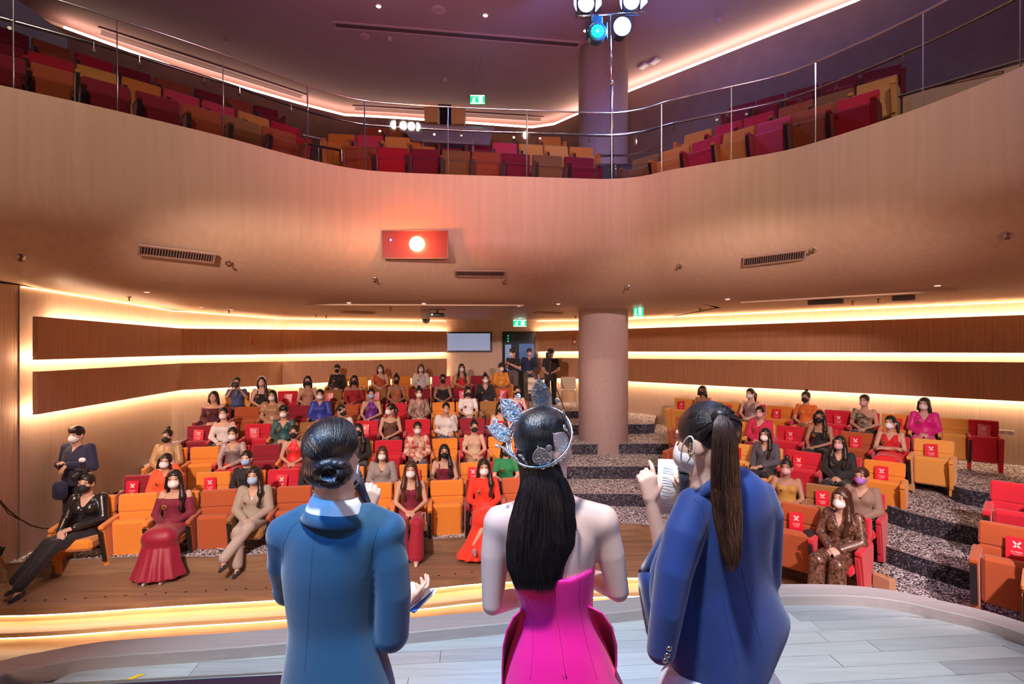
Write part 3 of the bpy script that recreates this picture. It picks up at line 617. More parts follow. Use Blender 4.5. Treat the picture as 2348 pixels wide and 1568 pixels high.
brow(zB, [(1600, 'O'), (1670, 'R'), (1740, 'R'), (1825, 'U'), (1915, 'N'), (2010, 'Y')], [(1600, 303), (1745, 262), (1842, 234), (1922, 211), (2013, 184)], 'middle row', 'the right balcony block')
brow(zC, [(1700, 'M'), (1765, 'M'), (1840, 'M'), (1925, 'M'), (2020, 'M')], [(1700, 240), (1850, 200), (2050, 150)], 'back row', 'the right balcony block')

# ---------------------------------------------------------------- control desk and cabinets on the balcony
dk = thing('control_desk', 'grey slab fronted control desk between the balcony seats', 'desk', P(1026, 296, 10.5))
L = dk.location
def rel(px, py, d): return P(px, py, d)-L
def slab(name, corners, thick, material, parent):
    n = (corners[1]-corners[0]).cross(corners[2]-corners[0]).normalized()*thick; m = MB()
    m.add(list(corners)+[c+n for c in corners], [(0, 1, 2, 3), (4, 7, 6, 5), (0, 4, 5, 1), (1, 5, 6, 2), (2, 6, 7, 3), (3, 7, 4, 0)]); return link(name, recalc(m.mesh(name, material)), parent)
GREYD = mat('desk_grey', (0.22, 0.19, 0.24), 0.5)
slab('desk_top', [rel(919, 289, 10.6), rel(1131, 302, 10.6), rel(1133, 296, 11.2), rel(917, 285, 11.2)], 0.04, mat('desk_top_pale', (0.45, 0.42, 0.5), 0.4), dk)
slab('desk_front', [rel(921, 291, 10.6), rel(1129, 304, 10.6), rel(1122, 332, 10.5), rel(945, 322, 10.5)], 0.04, GREYD, dk)
for x in (968, 1082): slab('desk_leg', [rel(x, 318, 10.45), rel(x+5, 318, 10.45), rel(x+5, 352, 10.45), rel(x, 352, 10.45)], 0.05, GREYD, dk)
slab('lower_shelf', [rel(966, 319, 10.4), rel(1086, 326, 10.4), rel(1086, 331, 10.4), rel(966, 325, 10.4)], 0.3, GREYD, dk)
slab('dark_cloth', [rel(960, 322, 10.9), rel(1090, 330, 10.9), rel(1090, 375, 10.9), rel(960, 365, 10.9)], 0.03, DARK, dk)
for i, (x0, y0, x1, y1) in enumerate(((979, 253, 1008, 296), (1039, 257, 1068, 300))):
    cb = thing('wooden_cabinet', f'yellow wood cabinet with pull slots at the {"left" if i == 0 else "right"} of the balcony control booth', 'cabinet', P((x0+x1)/2, y1, 11.6))
    L = cb.location; WO = wood('cabinet_plywood', (0.62, 0.38, 0.13), 0.15)
    slab('cabinet_body', [rel(x0, y0, 11.6), rel(x1, y0, 11.6), rel(x1, y1, 11.6), rel(x0, y1, 11.6)], -0.35, WO, cb)
    for k in range(3):
        ya, yb = y0+1.5+k*13.5, y0+13+k*13.5; d = slab('drawer', [rel(x0+1.5, ya, 11.57), rel(x1-1.5, ya, 11.57), rel(x1-1.5, yb, 11.57), rel(x0+1.5, yb, 11.57)], -0.03, WO, cb)
        slab('handle', [rel(x0+9, ya+4, 11.53), rel(x1-9, ya+4, 11.53), rel(x1-9, ya+6, 11.53), rel(x0+9, ya+6, 11.53)], -0.03, BLACK, d)
bt = root_struct('trim_4'); L = Vector((0, 0, 0))
slab('booth_opening', [rel(988, 238, 13.6), rel(1066, 241, 13.7), rel(1066, 300, 13.7), rel(988, 300, 13.6)], 0.03, DARK, bt)

# ---------------------------------------------------------------- lighting stand
ls = thing('lighting_stand', 'slim steel lighting pole with cross bar on the balcony edge', 'lighting stand', P(1403, 410, 9.25)); L = ls.location
def rtube(name, pts, r, parent, material=CHROME, n=8):
    m = MB(); m.tube([rel(*q) for q in pts], r, n); return m.build(name, material, parent, smooth=True)
rtube('lower_pole', [(1403, 410, 9.25), (1403, 190, 9.25)], 0.024, ls); rtube('upper_pole', [(1402, 190, 9.25), (1400, 34, 9.25)], 0.016, ls)
rtube('cross_bar', [(1322, 38, 9.2), (1345, 37, 9.2), (1478, 27, 9.3)], 0.02, ls)
rtube('collar', [(1403, 195, 9.25), (1403, 185, 9.25)], 0.032, ls)
BLW = emit('stage_lamp_white', (0.55, 0.78, 1.0), 40); CY = emit('stage_lamp_cyan', (0.0, 0.85, 0.8), 9)
def fresnel(px, py, d, label, r=0.15, doors=True):
    t = thing('stage_lantern', label, 'stage light', P(px, py, d)); R = Euler((math.radians(100), 0, 0)).to_matrix()
    m = MB(); m.lathe([(r*.7, -0.30), (r, -0.25), (r, 0.0), (r*.93, 0.0)], (0, 0, 0), 20, R); m.build('housing', BLACK, t)
    m = MB(); m.lathe([(r*.05, 0.035), (r*.5, 0.028), (r*.92, 0.0)], (0, 0, 0), 20, R); m.build('lens', BLW, t)
    if doors:
        for s in (-1, 1): m = MB(); m.box((s*r*1.35, -0.07, 0), (0.012, 0.20, r*1.7), (0, 0, s*0.35)); m.build('barn_door', mat('barn_door_grey', (0.5, 0.55, 0.62), 0.4), t)
    m = MB(); m.tube([(-r*1.1, 0.1, 0), (-r*1.1, 0.1, -r*1.25), (r*1.1, 0.1, -r*1.25), (r*1.1, 0.1, 0)] if doors else [(-r*1.1, 0.1, 0), (-r*1.1, 0.1, r*1.25), (r*1.1, 0.1, r*1.25), (r*1.1, 0.1, 0)], 0.012, 6); m.build('yoke', BLACK, t)
    return t
fresnel(1344, 8, 9.15, 'glaring white lantern with barn doors at the left end of the steel cross bar')
fresnel(1448, 2, 9.2, 'glaring white lantern with barn doors at the right end of the steel cross bar')
fresnel(1427, 60, 9.2, 'glaring white lantern hanging below the cross bar, right of the pole', 0.16, False)
mh = thing('moving_head_lantern', 'cyan glowing round moving head lantern hanging left of the pole', 'stage light', P(1370, 72, 9.1)); R = Euler((math.radians(97), 0, 0)).to_matrix()
m = MB(); m.lathe([(0.09, -0.26), (0.155, -0.2), (0.165, -0.02), (0.15, 0.0)], (0, 0, 0), 24, R); m.build('head', mat('lantern_blue_black', (0.01, 0.06, 0.08), 0.35), mh)
m = MB(); m.box((0, 0.12, 0.22), (0.20, 0.20, 0.16), bev=0.02); m.box((0, 0.12, 0.31), (0.08, 0.08, 0.08)); m.build('base', bpy.data.materials['lantern_blue_black'], mh)
for s in (-1, 1): m = MB(); m.box((s*0.175, 0.10, 0.06), (0.03, 0.09, 0.28), bev=0.01); m.build('yoke_arm', bpy.data.materials['lantern_blue_black'], mh)
for k in range(19):
    r_, a = (0, 0) if k == 0 else ((0.045, k*PI/3) if k < 7 else (0.092, k*PI/6)); m = MB(); m.ball((r_*math.cos(a), -0.012, r_*math.sin(a)), 0.021, 6); m.build('led_lens', CY if k else GREENW, mh)
lamp('lantern_spill', 'POINT', tuple(P(1436, 50, 8.95)), None, 240, (0.12, 0.28, 1.0), 0.12)
lamp('lantern_beam', 'SPOT', tuple(P(1427, 60, 9.0)), (1.6, 9.6, 9.3), 10, (0.2, 0.4, 1.0), 0.1, 120, 1.0)

# ---------------------------------------------------------------- balcony front fittings
def fsurf(px, py):   # where the ray through a pixel meets the balcony front
    best = None
    for i in range(400):
        d = 5.0+i*0.015; p = P(px, py, d); o = ip(p.z, [z for _, z in prof[:12]][::-1], [q for q, _ in prof[:12]][::-1])
        e, t = edge_at(CX+p.x/p.y*F, 0.0, bl); 
        nrm = Vector((-t.y, t.x)); e2 = Vector((p.x, p.y))-Vector((e.x, e.y)); dist = e2.dot(nrm)
        if dist >= o: return p, Vector((t.y, -t.x, 0)), Vector((t.x, t.y, 0)), o
    return P(px, py, 9), Vector((0, -1, 0)), Vector((1, 0, 0)), 0
def fnormal(px, py):
    a, b, c = fsurf(px, py)[0], fsurf(px+12, py)[0], fsurf(px, py+8)[0]; n = (b-a).cross(c-a).normalized()
    return (n if n.y < 0 else -n), (b-a).normalized()
pj = thing('projector', 'glowing projector behind a dark window in the balcony front, red orange glare', 'projector', fsurf(952, 560)[0])
L = pj.location; w0, w1, w2, w3 = [fsurf(*q)[0] for q in ((876, 529), (1027, 529), (1027, 592), (876, 592))]
nn = (w1-w0).cross(w2-w0).normalized(); nn = nn if nn.y < 0 else -nn; dz = min(p.y for p in (w0, w1, w2, w3))
q0, q1, q2, q3 = [P(x, y, dz-0.03) for x, y in ((876, 529), (1027, 529), (1027, 592), (876, 592))]
REDW = mat('projector_window_red', (0.16, 0.006, 0.004), 0.6)
m = MB(); m.add([q-L for q in (q0, q1, q2, q3)], [(0, 3, 2, 1)]); m.build('window_pane', REDW, pj)
for a, b in ((q0, q1), (q1, q2), (q2, q3), (q3, q0)):
    m = MB(); m.tube([a-L, b-L], 0.012, 4); m.build('window_frame', mat('window_frame_brown', (0.16, 0.08, 0.05), 0.6), pj)
pc = P(956, 559, dz-0.06)
m = MB(); m.lathe([(0.125, 0.0), (0.11, 0.03), (0.005, 0.036)], pc-L, 20, Euler((PI/2, 0, 0)).to_matrix()); m.build('lens', emit('projector_beam', (1.0, 0.55, 0.22), 60), pj)
m = MB(); m.ball(P(896, 550, dz-0.05)-L, 0.018, 6); m.build('status_lamp', emit('status_blue', (0.5, 0.4, 1.0), 4), pj)
lamp('projector_glare', 'POINT', tuple(pc+Vector((0, -0.42, 0.05))), None, 46, (1.0, 0.20, 0.04), 0.08)
ac = struct(MB().build('trim_5', FASCIA)); m = MB(); m.grid([[fsurf(l+(r-l)*k/6, y)[0]+Vector((0, -.012, -.004)) for k in range(7)] for y, l, r in ((594, 872, 1030), (610, 874, 1030), (630, 877, 1030), (650, 881, 1031), (670, 885, 1031), (686, 888, 1031))]); m.build('access_panel', FASCIA, ac, True)
for i, (x0, y0, x1, y1, h, where) in enumerate(((324, 566, 490, 586, 17, 'at the left of the balcony front'), (1046, 621, 1155, 622, 12, 'below and right of the projector window'), (1706, 596, 1842, 578, 17, 'at the right of the balcony front'))):
    c = fsurf((x0+x1)/2, (y0+y1)/2)[0]; t = thing('air_vent', 'slatted air vent with brown frame '+where, 'vent', c); n, u = fnormal((x0+x1)/2, (y0+y1)/2)
    v = n.cross(u).normalized(); v = v if v.z > 0 else -v
    A = fsurf(x0, y0)[0]; B = fsurf(x1, y1)[0]; Lw = (B-A).length/2; u = (B-A).normalized(); n = u.cross(v).normalized(); n = n if n.y < 0 else -n
    hh = 0.075 if i != 1 else 0.06; R = Matrix((u, -n, v)).transposed(); off = n*0.05
    m = MB(); m.box(off, (2*Lw, 0.01, 2*hh), R); m.build('backing', mat('vent_black', (0.02, 0.01, 0.01), 0.8), t)
    for s in (-1, 1):
        m = MB(); m.box(off+v*s*(hh+0.006)+n*0.01, (2*Lw+0.05, 0.025, 0.022), R); m.build('frame', mat('vent_frame', (0.30, 0.17, 0.12), 0.6), t)
        m = MB(); m.box(off+u*s*(Lw+0.012)+n*0.01, (0.025, 0.025, 2*hh), R); m.build('frame', MATS['vent_frame'], t)
    ns = 26; m = MB(); m.box((0, 0, 0), (0.008, 0.018, 2*hh), R); sm = m.mesh('slat', MATS['vent_frame'])
    for k in range(ns): link('slat', sm, t, off+u*(-Lw+2*Lw*(k+.5)/ns)+n*0.008)
for i, (px, py) in enumerate(((50, 586), (523, 600), (860, 638), (1156, 643), (1440, 655), (1560, 608), (1866, 572), (2313, 535))):
    c = fsurf(px, py)[0]; n, u = fnormal(px, py); R = n.to_track_quat('Z', 'Y').to_matrix()
    t = thing('sprinkler', f'small sprinkler rosette on the balcony underside, {ORD(i+1)} from left', 'sprinkler', c+n*0.02)
    m = MB(); m.lathe([(0.05, 0), (0.045, 0.012), (0.02, 0.015)], (0, 0, 0), 14, R); m.build('rosette', CHROME, t)
    m = MB(); m.lathe([(0.016, 0.01), (0.014, 0.05), (0.026, 0.055), (0.026, 0.06)], (0, 0, 0), 10, R); m.build('nozzle', mat('brass_dark', (0.25, 0.14, 0.06), 0.4, 0.8), t)

# ---------------------------------------------------------------- soffit and ceiling fittings
def zpt(px, py, z): return W(px, py, z)
def disc_thing(name, label, cat, px, py, z, r, material, ring=None, drop=0.0, group=None):
    p = zpt(px, py, z) if z > 5 or py > 700 else fsurf(px, py)[0]+Vector((0, 0, .005)); t = thing(name, label, cat, p, 0, group)
    m = MB(); m.lathe([(r, 0.0), (r, -0.012-drop), (r*.8, -0.018-drop)], (0, 0, 0), 18); m.build('body', ring or WHITE, t)
    m = MB(); m.lathe([(r*.78, -0.018-drop), (r*.7, -0.024-drop)], (0, 0, 0), 18); m.build('face', material, t); return t
DL = emit('downlight_glow', (1.0, 0.82, 0.78), 7)
for i, (px, py) in enumerate(((868, 13), (1113, 34), (1343, 69))): disc_thing('downlight', f'small glowing downlight in the dark ceiling, {ORD(i+1)} from left', 'ceiling light', px, py, 9.8, 0.06, DL, group='downlights in the upper ceiling')
for i, (px, py, r) in enumerate(((1005, 22, .14), (836, 82, .10), (893, 86, .05), (1020, 180, .05), (518, 97, .05), (1650, 42, .05))): disc_thing('ceiling_speaker' if r > .06 else 'smoke_detector', f'faint round {"speaker" if r > .06 else "detector"} in the dark upper ceiling, the {["uppermost", "left", "small left", "lowest", "far left", "right"][i]} one', 'speaker' if r > .06 else 'detector', px, py, 9.8, r, mat('ceiling_fitting', (0.42, 0.28, 0.32), 0.7), mat('ceiling_fitting', (0.42, 0.28, 0.32), 0.7), 0.0 if r > .06 else .05)
def slot(px0, py0, px1, py1, z, w, name, label, material, fm):
    a, b = zpt(px0, py0, z), zpt(px1, py1, z); t = thing(name, label, 'ceiling slot', (a+b)/2); u = (b-a).normalized(); v = Vector((-u.y, u.x, 0)); Ln = (b-a).length; R = Matrix((u, v, Vector((0, 0, 1)))).transposed()
    m = MB(); m.box((0, 0, -0.006), (Ln, w, 0.01), R); m.build('slot', material, t)
    for s in (-1, 1): m = MB(); m.box(v*s*w*.62+Vector((0, 0, -0.012)), (Ln+w*.5, w*.25, 0.025), R); m.build('frame', fm, t)
    return t
CF = mat('slot_frame', (0.40, 0.26, 0.30), 0.7); SF = mat('soffit_slot_frame', (0.55, 0.36, 0.24), 0.6)
slot(770, 56, 1326, 102, 9.8, 0.16, 'ceiling_slot', 'long framed slot across the dark ceiling', mat('slot_dark', (0.10, 0.06, 0.07), 0.8), CF)
slot(232, 72, 692, 220, 9.8, 0.26, 'ceiling_slot', 'long dark air slot beside the left cove light', mat('slot_dark', (0.10, 0.06, 0.07), 0.8), CF)
slot(815, 247, 1240, 272, 9.8, 0.22, 'ceiling_slot', 'long air slot above the balcony control booth', mat('slot_dark', (0.10, 0.06, 0.07), 0.8), CF)
for i, (px, py) in enumerate(((1476, 150), (1502, 139))):
    p = zpt(px, py, 9.8); t = thing('ceiling_light', f'small square flush fitting in the blue lit ceiling, {"left" if i == 0 else "right"} of the pair', 'ceiling light', p, 0.4)
    m = MB(); m.box((0, 0, -0.015), (0.17, 0.26, 0.03), bev=0.005); m.build('frame', mat('flush_frame', (0.5, 0.5, 0.6), 0.5), t); m = MB(); m.box((0, 0, -0.032), (0.13, 0.22, 0.01)); m.build('diffuser', mat('flush_diffuser', (0.7, 0.7, 0.8), 0.3), t)
slot(705, 697, 1200, 698.5, 3.79, 0.035, 'soffit_slot', 'long dark line slot in the soffit above the left block', DARK, SF)
slot(1700, 692, 2195, 664, 3.79, 0.035, 'soffit_slot', 'long dark line slot in the soffit at right', DARK, SF)
slot(1228, 716, 1285, 718, 3.79, 0.12, 'soffit_slot', 'short dark vent slot in the soffit near the column', DARK, SF)
slot(790, 715, 850, 717, 3.79, 0.25, 'soffit_slot', 'pale flush panel in the soffit above the left block', mat('pale_panel', (0.6, 0.42, 0.28), 0.5), SF)
for i, (px, py) in enumerate(((337, 668), (800, 693), (972, 695), (1190, 700), (1280, 696), (1668, 685), (2150, 653), (462, 702), (530, 708))): disc_thing('soffit_downlight', f'small flush downlight in the timber soffit, {["far left", "above the camera woman row", "left of the dome camera", "left of the exit sign", "left of the column", "right of the column", "far right", "second from far left", "third from far left"][i]}', 'ceiling light', px, py, 3.80, 0.05, emit('soffit_downlight_glow', (1.0, 0.7, 0.5), 1.6), group='flush downlights of the soffit')
for i, (px, py) in enumerate(((296, 680), (525, 712), (725, 722), (748, 730), (895, 705), (1320, 724), (1605, 708), (1955, 690), (2014, 685))):
    p = zpt(px, min(py, 724), 3.80); t = thing('soffit_sprinkler', f'tiny sprinkler head hanging from the soffit, {ORD(i+1)} from left', 'sprinkler', p)
    m = MB(); m.lathe([(0.035, 0), (0.03, -0.015), (0.010, -0.02), (0.010, -0.06), (0.022, -0.062), (0.020, -0.07)], (0, 0, 0), 10); m.build('nozzle', mat('brass_dark', (0.25, 0.14, 0.06), 0.4, 0.8), t)
for i, (px, py) in enumerate(((1875, 694), (1911, 692), (2072, 684))):
    p = zpt(px, py, 3.76); t = thing('ceiling_box', f'dark flat box fixed under the soffit, {ORD(i+1)} from left', 'ceiling box', p, -0.7)
    m = MB(); m.box((0, 0, 0.0), (0.30, 0.16, 0.07), bev=0.01); m.build('case', mat('box_grey', (0.10, 0.09, 0.10), 0.5), t); m = MB(); m.box((0, 0, 0.035), (0.05, 0.05, 0.04)); m.build('mount', BLACK, t)
cm = thing('dome_camera', 'white dome camera hanging from the soffit left of the screen', 'camera', zpt(977, 716, 3.78)); m = MB(); m.lathe([(0.10, 0.03), (0.11, -0.06), (0.10, -0.16)], (0, 0, 0), 16); m.build('housing', WHITE, cm)
m = MB(); m.ball((0, 0, -0.17), 0.095, 10); m.build('dome', mat('dome_smoke', (0.25, 0.20, 0.20), 0.1), cm); m = MB(); m.ball((0, -0.085, -0.19), 0.03, 8); m.build('lens', BLACK, cm)
pr = thing('small_projector', 'small dark projector box under the soffit beside the dome camera', 'projector', P(1003, 722, 11.6)); m = MB(); m.box((0, 0, 0), (0.30, 0.24, 0.07), bev=0.01); m.build('case', BLACK, pr); m = MB(); m.box((0, 0, 0.07), (0.05, 0.05, 0.09)); m.box((0, 0, 0.118), (0.34, 0.2, 0.015)); m.build('bracket', mat('box_grey', (0.10, 0.09, 0.10), 0.5), pr); m = MB(); m.ball((-0.1, -0.13, 0), 0.018, 6); m.build('lens', emit('blue_white_lens', (0.5, 0.6, 1), 4), pr)
def exit_sign(px, py, d, w, h, rz, label, ztop):
    t = thing('exit_sign', label, 'sign', P(px, py, d), rz)
    m = MB(); m.box((0, 0, 0), (w, 0.05, h), bev=0.008); m.build('case', GREEN, t)
    m = MB(); r = w*.5
    for (cx, ww, hh, cz) in ((-0.25, 0.13, .34, .0), (-0.18, 0.05, .2, .16), (0.22, 0.26, .62, 0.0)): m.box((cx*w, -0.028, cz*h), (ww*w, 0.006, hh*h))
    m.box((-0.30*w, -0.028, -0.2*h), (0.06*w, 0.006, .3*h), (0, 0.5, 0)); m.box((-0.20*w, -0.028, -0.2*h), (0.06*w, 0.006, .3*h), (0, -0.5, 0)); m.build('running_figure_and_door', GREENW, t)
    for (cz, ww, hh) in ((h*.46, w, .02), (-h*.46, w, .02)): m = MB(); m.box((0, -0.027, cz), (ww*.96, 0.006, hh)); m.build('lit_edge', GREENW, t)
    zz = ztop-t.location.z; m = MB(); m.tube([(-w*.25, 0, h*.4), (-w*.25, 0, zz)], 0.006, 5); m.tube([(w*.25, 0, h*.4), (w*.25, 0, zz)], 0.006, 5); m.build('hanger', CHROME, t)
    l = lamp('exit_sign_glow', 'POINT', tuple(Vector(t.location)+Vector((0, -0.15, 0.12))), None, 1.2, (0.4, 0.9, 1.0), 0.05); return t
exit_sign(1192, 741, 15.6, 0.40, 0.20, 0, 'lit green exit sign hanging above the doorway', 3.8)
exit_sign(1464, 714, 11.2, 0.22, 0.24, math.radians(-38), 'lit green exit sign turned sideways right of the column', 3.8)
exit_sign(1095, 229, 12.2, 0.34, 0.19, 0, 'lit green exit sign above the balcony seats', 9.8)
for px, py, w in ((574, 784, 'left back wall'), (1317, 783, 'wall beside the column')):
    d = wall_d(px); t = thing('fire_alarm', f'small red fire alarm box on the {w}', 'alarm', P(px, py, d-0.2)); m = MB(); m.box((0, 0, 0), (0.13, 0.06, 0.17), bev=0.01); m.build('case', mat('alarm_red', (0.4, 0.01, 0.01), 0.4), t); m = MB(); m.box((0, -0.035, -0.01), (0.07, 0.01, 0.08)); m.build('glass', WHITE, t)
so_ = thing('wall_socket', 'white twin power socket low on the right wall', 'socket', wpt(2308, z=1.42)+Vector((-0.12, -0.12, 0)), math.radians(-46)); m = MB(); m.box((0, 0, 0), (0.22, 0.03, 0.09), bev=0.006); m.build('plate', WHITE, so_)
for s in (-.05, .05): m = MB(); m.box((s, -0.017, 0), (0.04, 0.005, 0.04)); m.build('outlet', mat('socket_grey', (0.5, 0.48, 0.47), 0.5), so_)
# cable sagging across the left wall and the brass stand foot at the left edge
cb = thing('wall_cable', 'dark cable sagging across the left wall corner', 'cable', (0, 0, 0)); m = MB(); m.tube([P(x, y, d) for x, y, d in ((-40, 1110, 6.0), (0, 1148, 6.3), (20, 1170, 6.5), (45, 1190, 6.75), (70, 1204, 6.9), (95, 1211, 7.05), (130, 1213, 7.2))], 0.009, 6); m.build('cord', mat('cable_brown', (0.05, 0.025, 0.015), 0.6), cb)
m = MB(); m.tube([P(x, y, d) for x, y, d in ((-40, 1118, 6.0), (0, 1152, 6.3), (20, 1178, 6.5), (42, 1190, 6.75))], 0.006, 6); m.build('second_cord', MATS['cable_brown'], cb)
bs = thing('floor_stand', 'brass tripod foot of a stand at the left edge of the floor', 'stand', W(-6, 1300, 0)); L = bs.location
for (a, b) in (((-12, 1250, 6.6), (14, 1305, 6.75)), ((-12, 1250, 6.6), (-30, 1315, 6.5)), ((-12, 1250, 6.6), (-8, 1320, 6.7))): rtube('leg', [a, b], 0.012, bs, mat('brass', (0.65, 0.40, 0.18), 0.3, 0.9))
rtube('pole', [(-12, 1252, 6.6), (-14, 1120, 6.6)], 0.012, bs, MATS['brass']); m = MB(); m.box(rel(3, 1262, 6.6), (0.05, 0.04, 0.12), (0, .4, 0), bev=.01); m.build('clamp', BLACK, bs)
# chairs, tray table and camcorder tripod by the door
def plain_chair(px, py, d, label, z, rz=0):
    p = P(px, py, d); p.z = z; t = thing('side_chair', label, 'chair', p, rz); CW = mat('chair_cream', (0.72, 0.62, 0.52), 0.5)
    m = MB(); m.box((0, 0.22, 0.66), (0.44, 0.03, 0.36), (-0.12, 0, 0), bev=0.014); m.build('backrest', CW, t)
    m = MB(); m.box((0, 0, 0.44), (0.44, 0.42, 0.035), bev=0.015); m.build('seat', CW, t)
    for sx in (-1, 1):
        m = MB(); m.tube([(sx*.20, .24, .8), (sx*.2, .2, .44), (sx*.21, .25, 0)], 0.011, 6); m.build('leg', CHROME, t)
        m = MB(); m.tube([(sx*.2, .1, .43), (sx*.2, -.18, .43), (sx*.21, -.22, 0)], 0.011, 6); m.build('leg', CHROME, t)
    return t
plain_chair(1229, 900, 14.6, 'cream chair standing left of the camcorder tripod', T[6])
plain_chair(1305, 900, 15.0, 'cream chair standing right of the camcorder man, beside the column', T[6])
tpd = thing('camcorder_tripod', 'black camcorder on a tall tripod in front of the man by the column', 'tripod', P(1262, 940, 14.0)); tpd.location.z = T[6]
apex = Vector((-0.02, 0, 1.05))
for a in (0.3, 2.4, 4.5): m = MB(); m.tube([apex, (0.42*math.cos(a), 0.42*math.sin(a), 0)], [0.018, 0.010], 6); m.build('leg', BLACK, tpd)
m = MB(); m.tube([apex, (0, 0, 1.35)], 0.018, 6); m.build('column', BLACK, tpd)
m = MB(); m.box((-0.05, -0.02, 1.48), (0.13, 0.30, 0.17), bev=0.02); m.build('camcorder_body', BLACK, tpd); m = MB(); m.lathe([(0.05, 0), (0.055, 0.1), (0.04, 0.12)], (-0.05, -0.15, 1.50), 12, Euler((PI/2, 0, 0)).to_matrix()); m.build('camcorder_lens', BLACK, tpd)
tt = thing('tray_table', 'small black tray on a stand beside the tripod', 'table', P(1240, 868, 13.9)); m = MB(); m.box((0, 0, 0), (0.34, 0.25, 0.03), bev=.008); m.build('tray', BLACK, tt); m = MB(); m.tube([(0, 0, 0), (0, 0, T[6]-tt.location.z)], 0.014, 6); m.build('stand', BLACK, tt)

# ================================================================ figures: smooth fields turned into continuous meshes
def smin(a, d, k):
    if k <= 0: return np.minimum(a, d)
    h = np.clip(0.5+0.5*(a-d)/k, 0, 1); return a*(1-h)+d*h-k*h*(1-h)
class Fld:
    def __init__(s, lo, hi, h):
        s.h = h; s.lo = np.array(lo, float); s.n = [int(math.ceil((b-a)/h))+1 for a, b in zip(lo, hi)]
        s.a = np.full(s.n, 0.5, np.float32); s.ax = [s.lo[i]+h*np.arange(s.n[i]) for i in range(3)]
    def sl(s, lo, hi, mg):
        o = []
        for i in range(3):
            a = max(0, int((lo[i]-mg-s.lo[i])/s.h)); b = min(s.n[i], int((hi[i]+mg-s.lo[i])/s.h)+2)
            if b <= a: return None
            o.append(slice(a, b))
        return tuple(o)
    def grid(s, q):
        X, Y, Z = [s.ax[i][q[i]] for i in range(3)]; return X[:, None, None], Y[None, :, None], Z[None, None, :]
    def put(s, fn, lo, hi, k=0.0, sub=False):
        q = s.sl(lo, hi, 0.03+k)
        if q is None: return
        d = fn(*s.grid(q)).astype(np.float32)
        if sub: s.a[q] = -smin(-s.a[q], d, k)
        else: s.a[q] = smin(s.a[q], d, k)
    def cap(s, a, b, ra, rb=None, k=0.02, sub=False, sc=None):
        rb = ra if rb is None else rb; a = np.array(a, float); b = np.array(b, float); r = max(ra, rb)
        lo = np.minimum(a, b)-r; hi = np.maximum(a, b)+r; v = b-a; L = float(v@v) or 1e-9
        def fn(X, Y, Z):
            t = np.clip(((X-a[0])*v[0]+(Y-a[1])*v[1]+(Z-a[2])*v[2])/L, 0, 1)
            return np.sqrt((X-a[0]-t*v[0])**2+(Y-a[1]-t*v[1])**2+(Z-a[2]-t*v[2])**2)-(ra+(rb-ra)*t)
        s.put(fn, lo, hi, k, sub)
    def chain(s, pts, rs, k=0.02, kk=0.0):
        P_ = [np.array(p, float) for p in pts]; rm = max(rs); lo = np.min(P_, 0)-rm; hi = np.max(P_, 0)+rm
        def fn(X, Y, Z):
            D_ = None
            for a, b, ra, rb in zip(P_[:-1], P_[1:], rs[:-1], rs[1:]):
                v = b-a; L = float(v@v) or 1e-9; t = np.clip(((X-a[0])*v[0]+(Y-a[1])*v[1]+(Z-a[2])*v[2])/L, 0, 1)
                d = np.sqrt((X-a[0]-t*v[0])**2+(Y-a[1]-t*v[1])**2+(Z-a[2]-t*v[2])**2)-(ra+(rb-ra)*t); D_ = d if D_ is None else smin(D_, d, kk)
            return D_
        s.put(fn, lo, hi, k)
    def ell(s, c, r, k=0.02, R=None, sub=False):
        c = np.array(c, float); r = np.array(r, float); M = np.array(R if R is not None else np.eye(3), float); m = r.max()
        def fn(X, Y, Z):
            x, y, z = X-c[0], Y-c[1], Z-c[2]
            u = (M[0, 0]*x+M[1, 0]*y+M[2, 0]*z)/r[0]; v = (M[0, 1]*x+M[1, 1]*y+M[2, 1]*z)/r[1]; w = (M[0, 2]*x+M[1, 2]*y+M[2, 2]*z)/r[2]
            k0 = np.sqrt(u*u+v*v+w*w)+1e-9; k1 = np.sqrt((u/r[0])**2+(v/r[1])**2+(w/r[2])**2)+1e-9; return k0*(k0-1)/k1
        s.put(fn, c-m, c+m, k, sub)
    def loft(s, tab, k=0.02, sub=False, pw=2.0, fold=None):   # rows of z, cx, cy, rx, ry
        t = np.array(sorted(tab), float); zs = t[:, 0]
        lo = (min(t[:, 1]-t[:, 3]), min(t[:, 2]-t[:, 4]), zs[0]); hi = (max(t[:, 1]+t[:, 3]), max(t[:, 2]+t[:, 4]), zs[-1])
        def fn(X, Y, Z):
            z = Z.ravel(); cx, cy, rx, ry = [np.interp(z, zs, t[:, i])[None, None, :] for i in (1, 2, 3, 4)]
            x, y = X-cx, Y-cy
            if fold: g = 1+fold[1]*np.cos(fold[0]*np.arctan2(y, x))*np.clip((fold[2]-Z)/fold[3], 0, 1); rx = rx*g; ry = ry*g
            q = (np.abs(x/rx)**pw+np.abs(y/ry)**pw)**(1/pw)
            d = (q-1)*np.minimum(rx, ry); return np.maximum(d, np.maximum(zs[0]-Z, Z-zs[-1]))
        s.put(fn, lo, hi, k, sub)
    def cut(s, fn):   # remove where fn > 0
        X, Y, Z = s.grid((slice(None),)*3); s.a = np.maximum(s.a, np.broadcast_to(fn(X, Y, Z), s.a.shape).astype(np.float32))
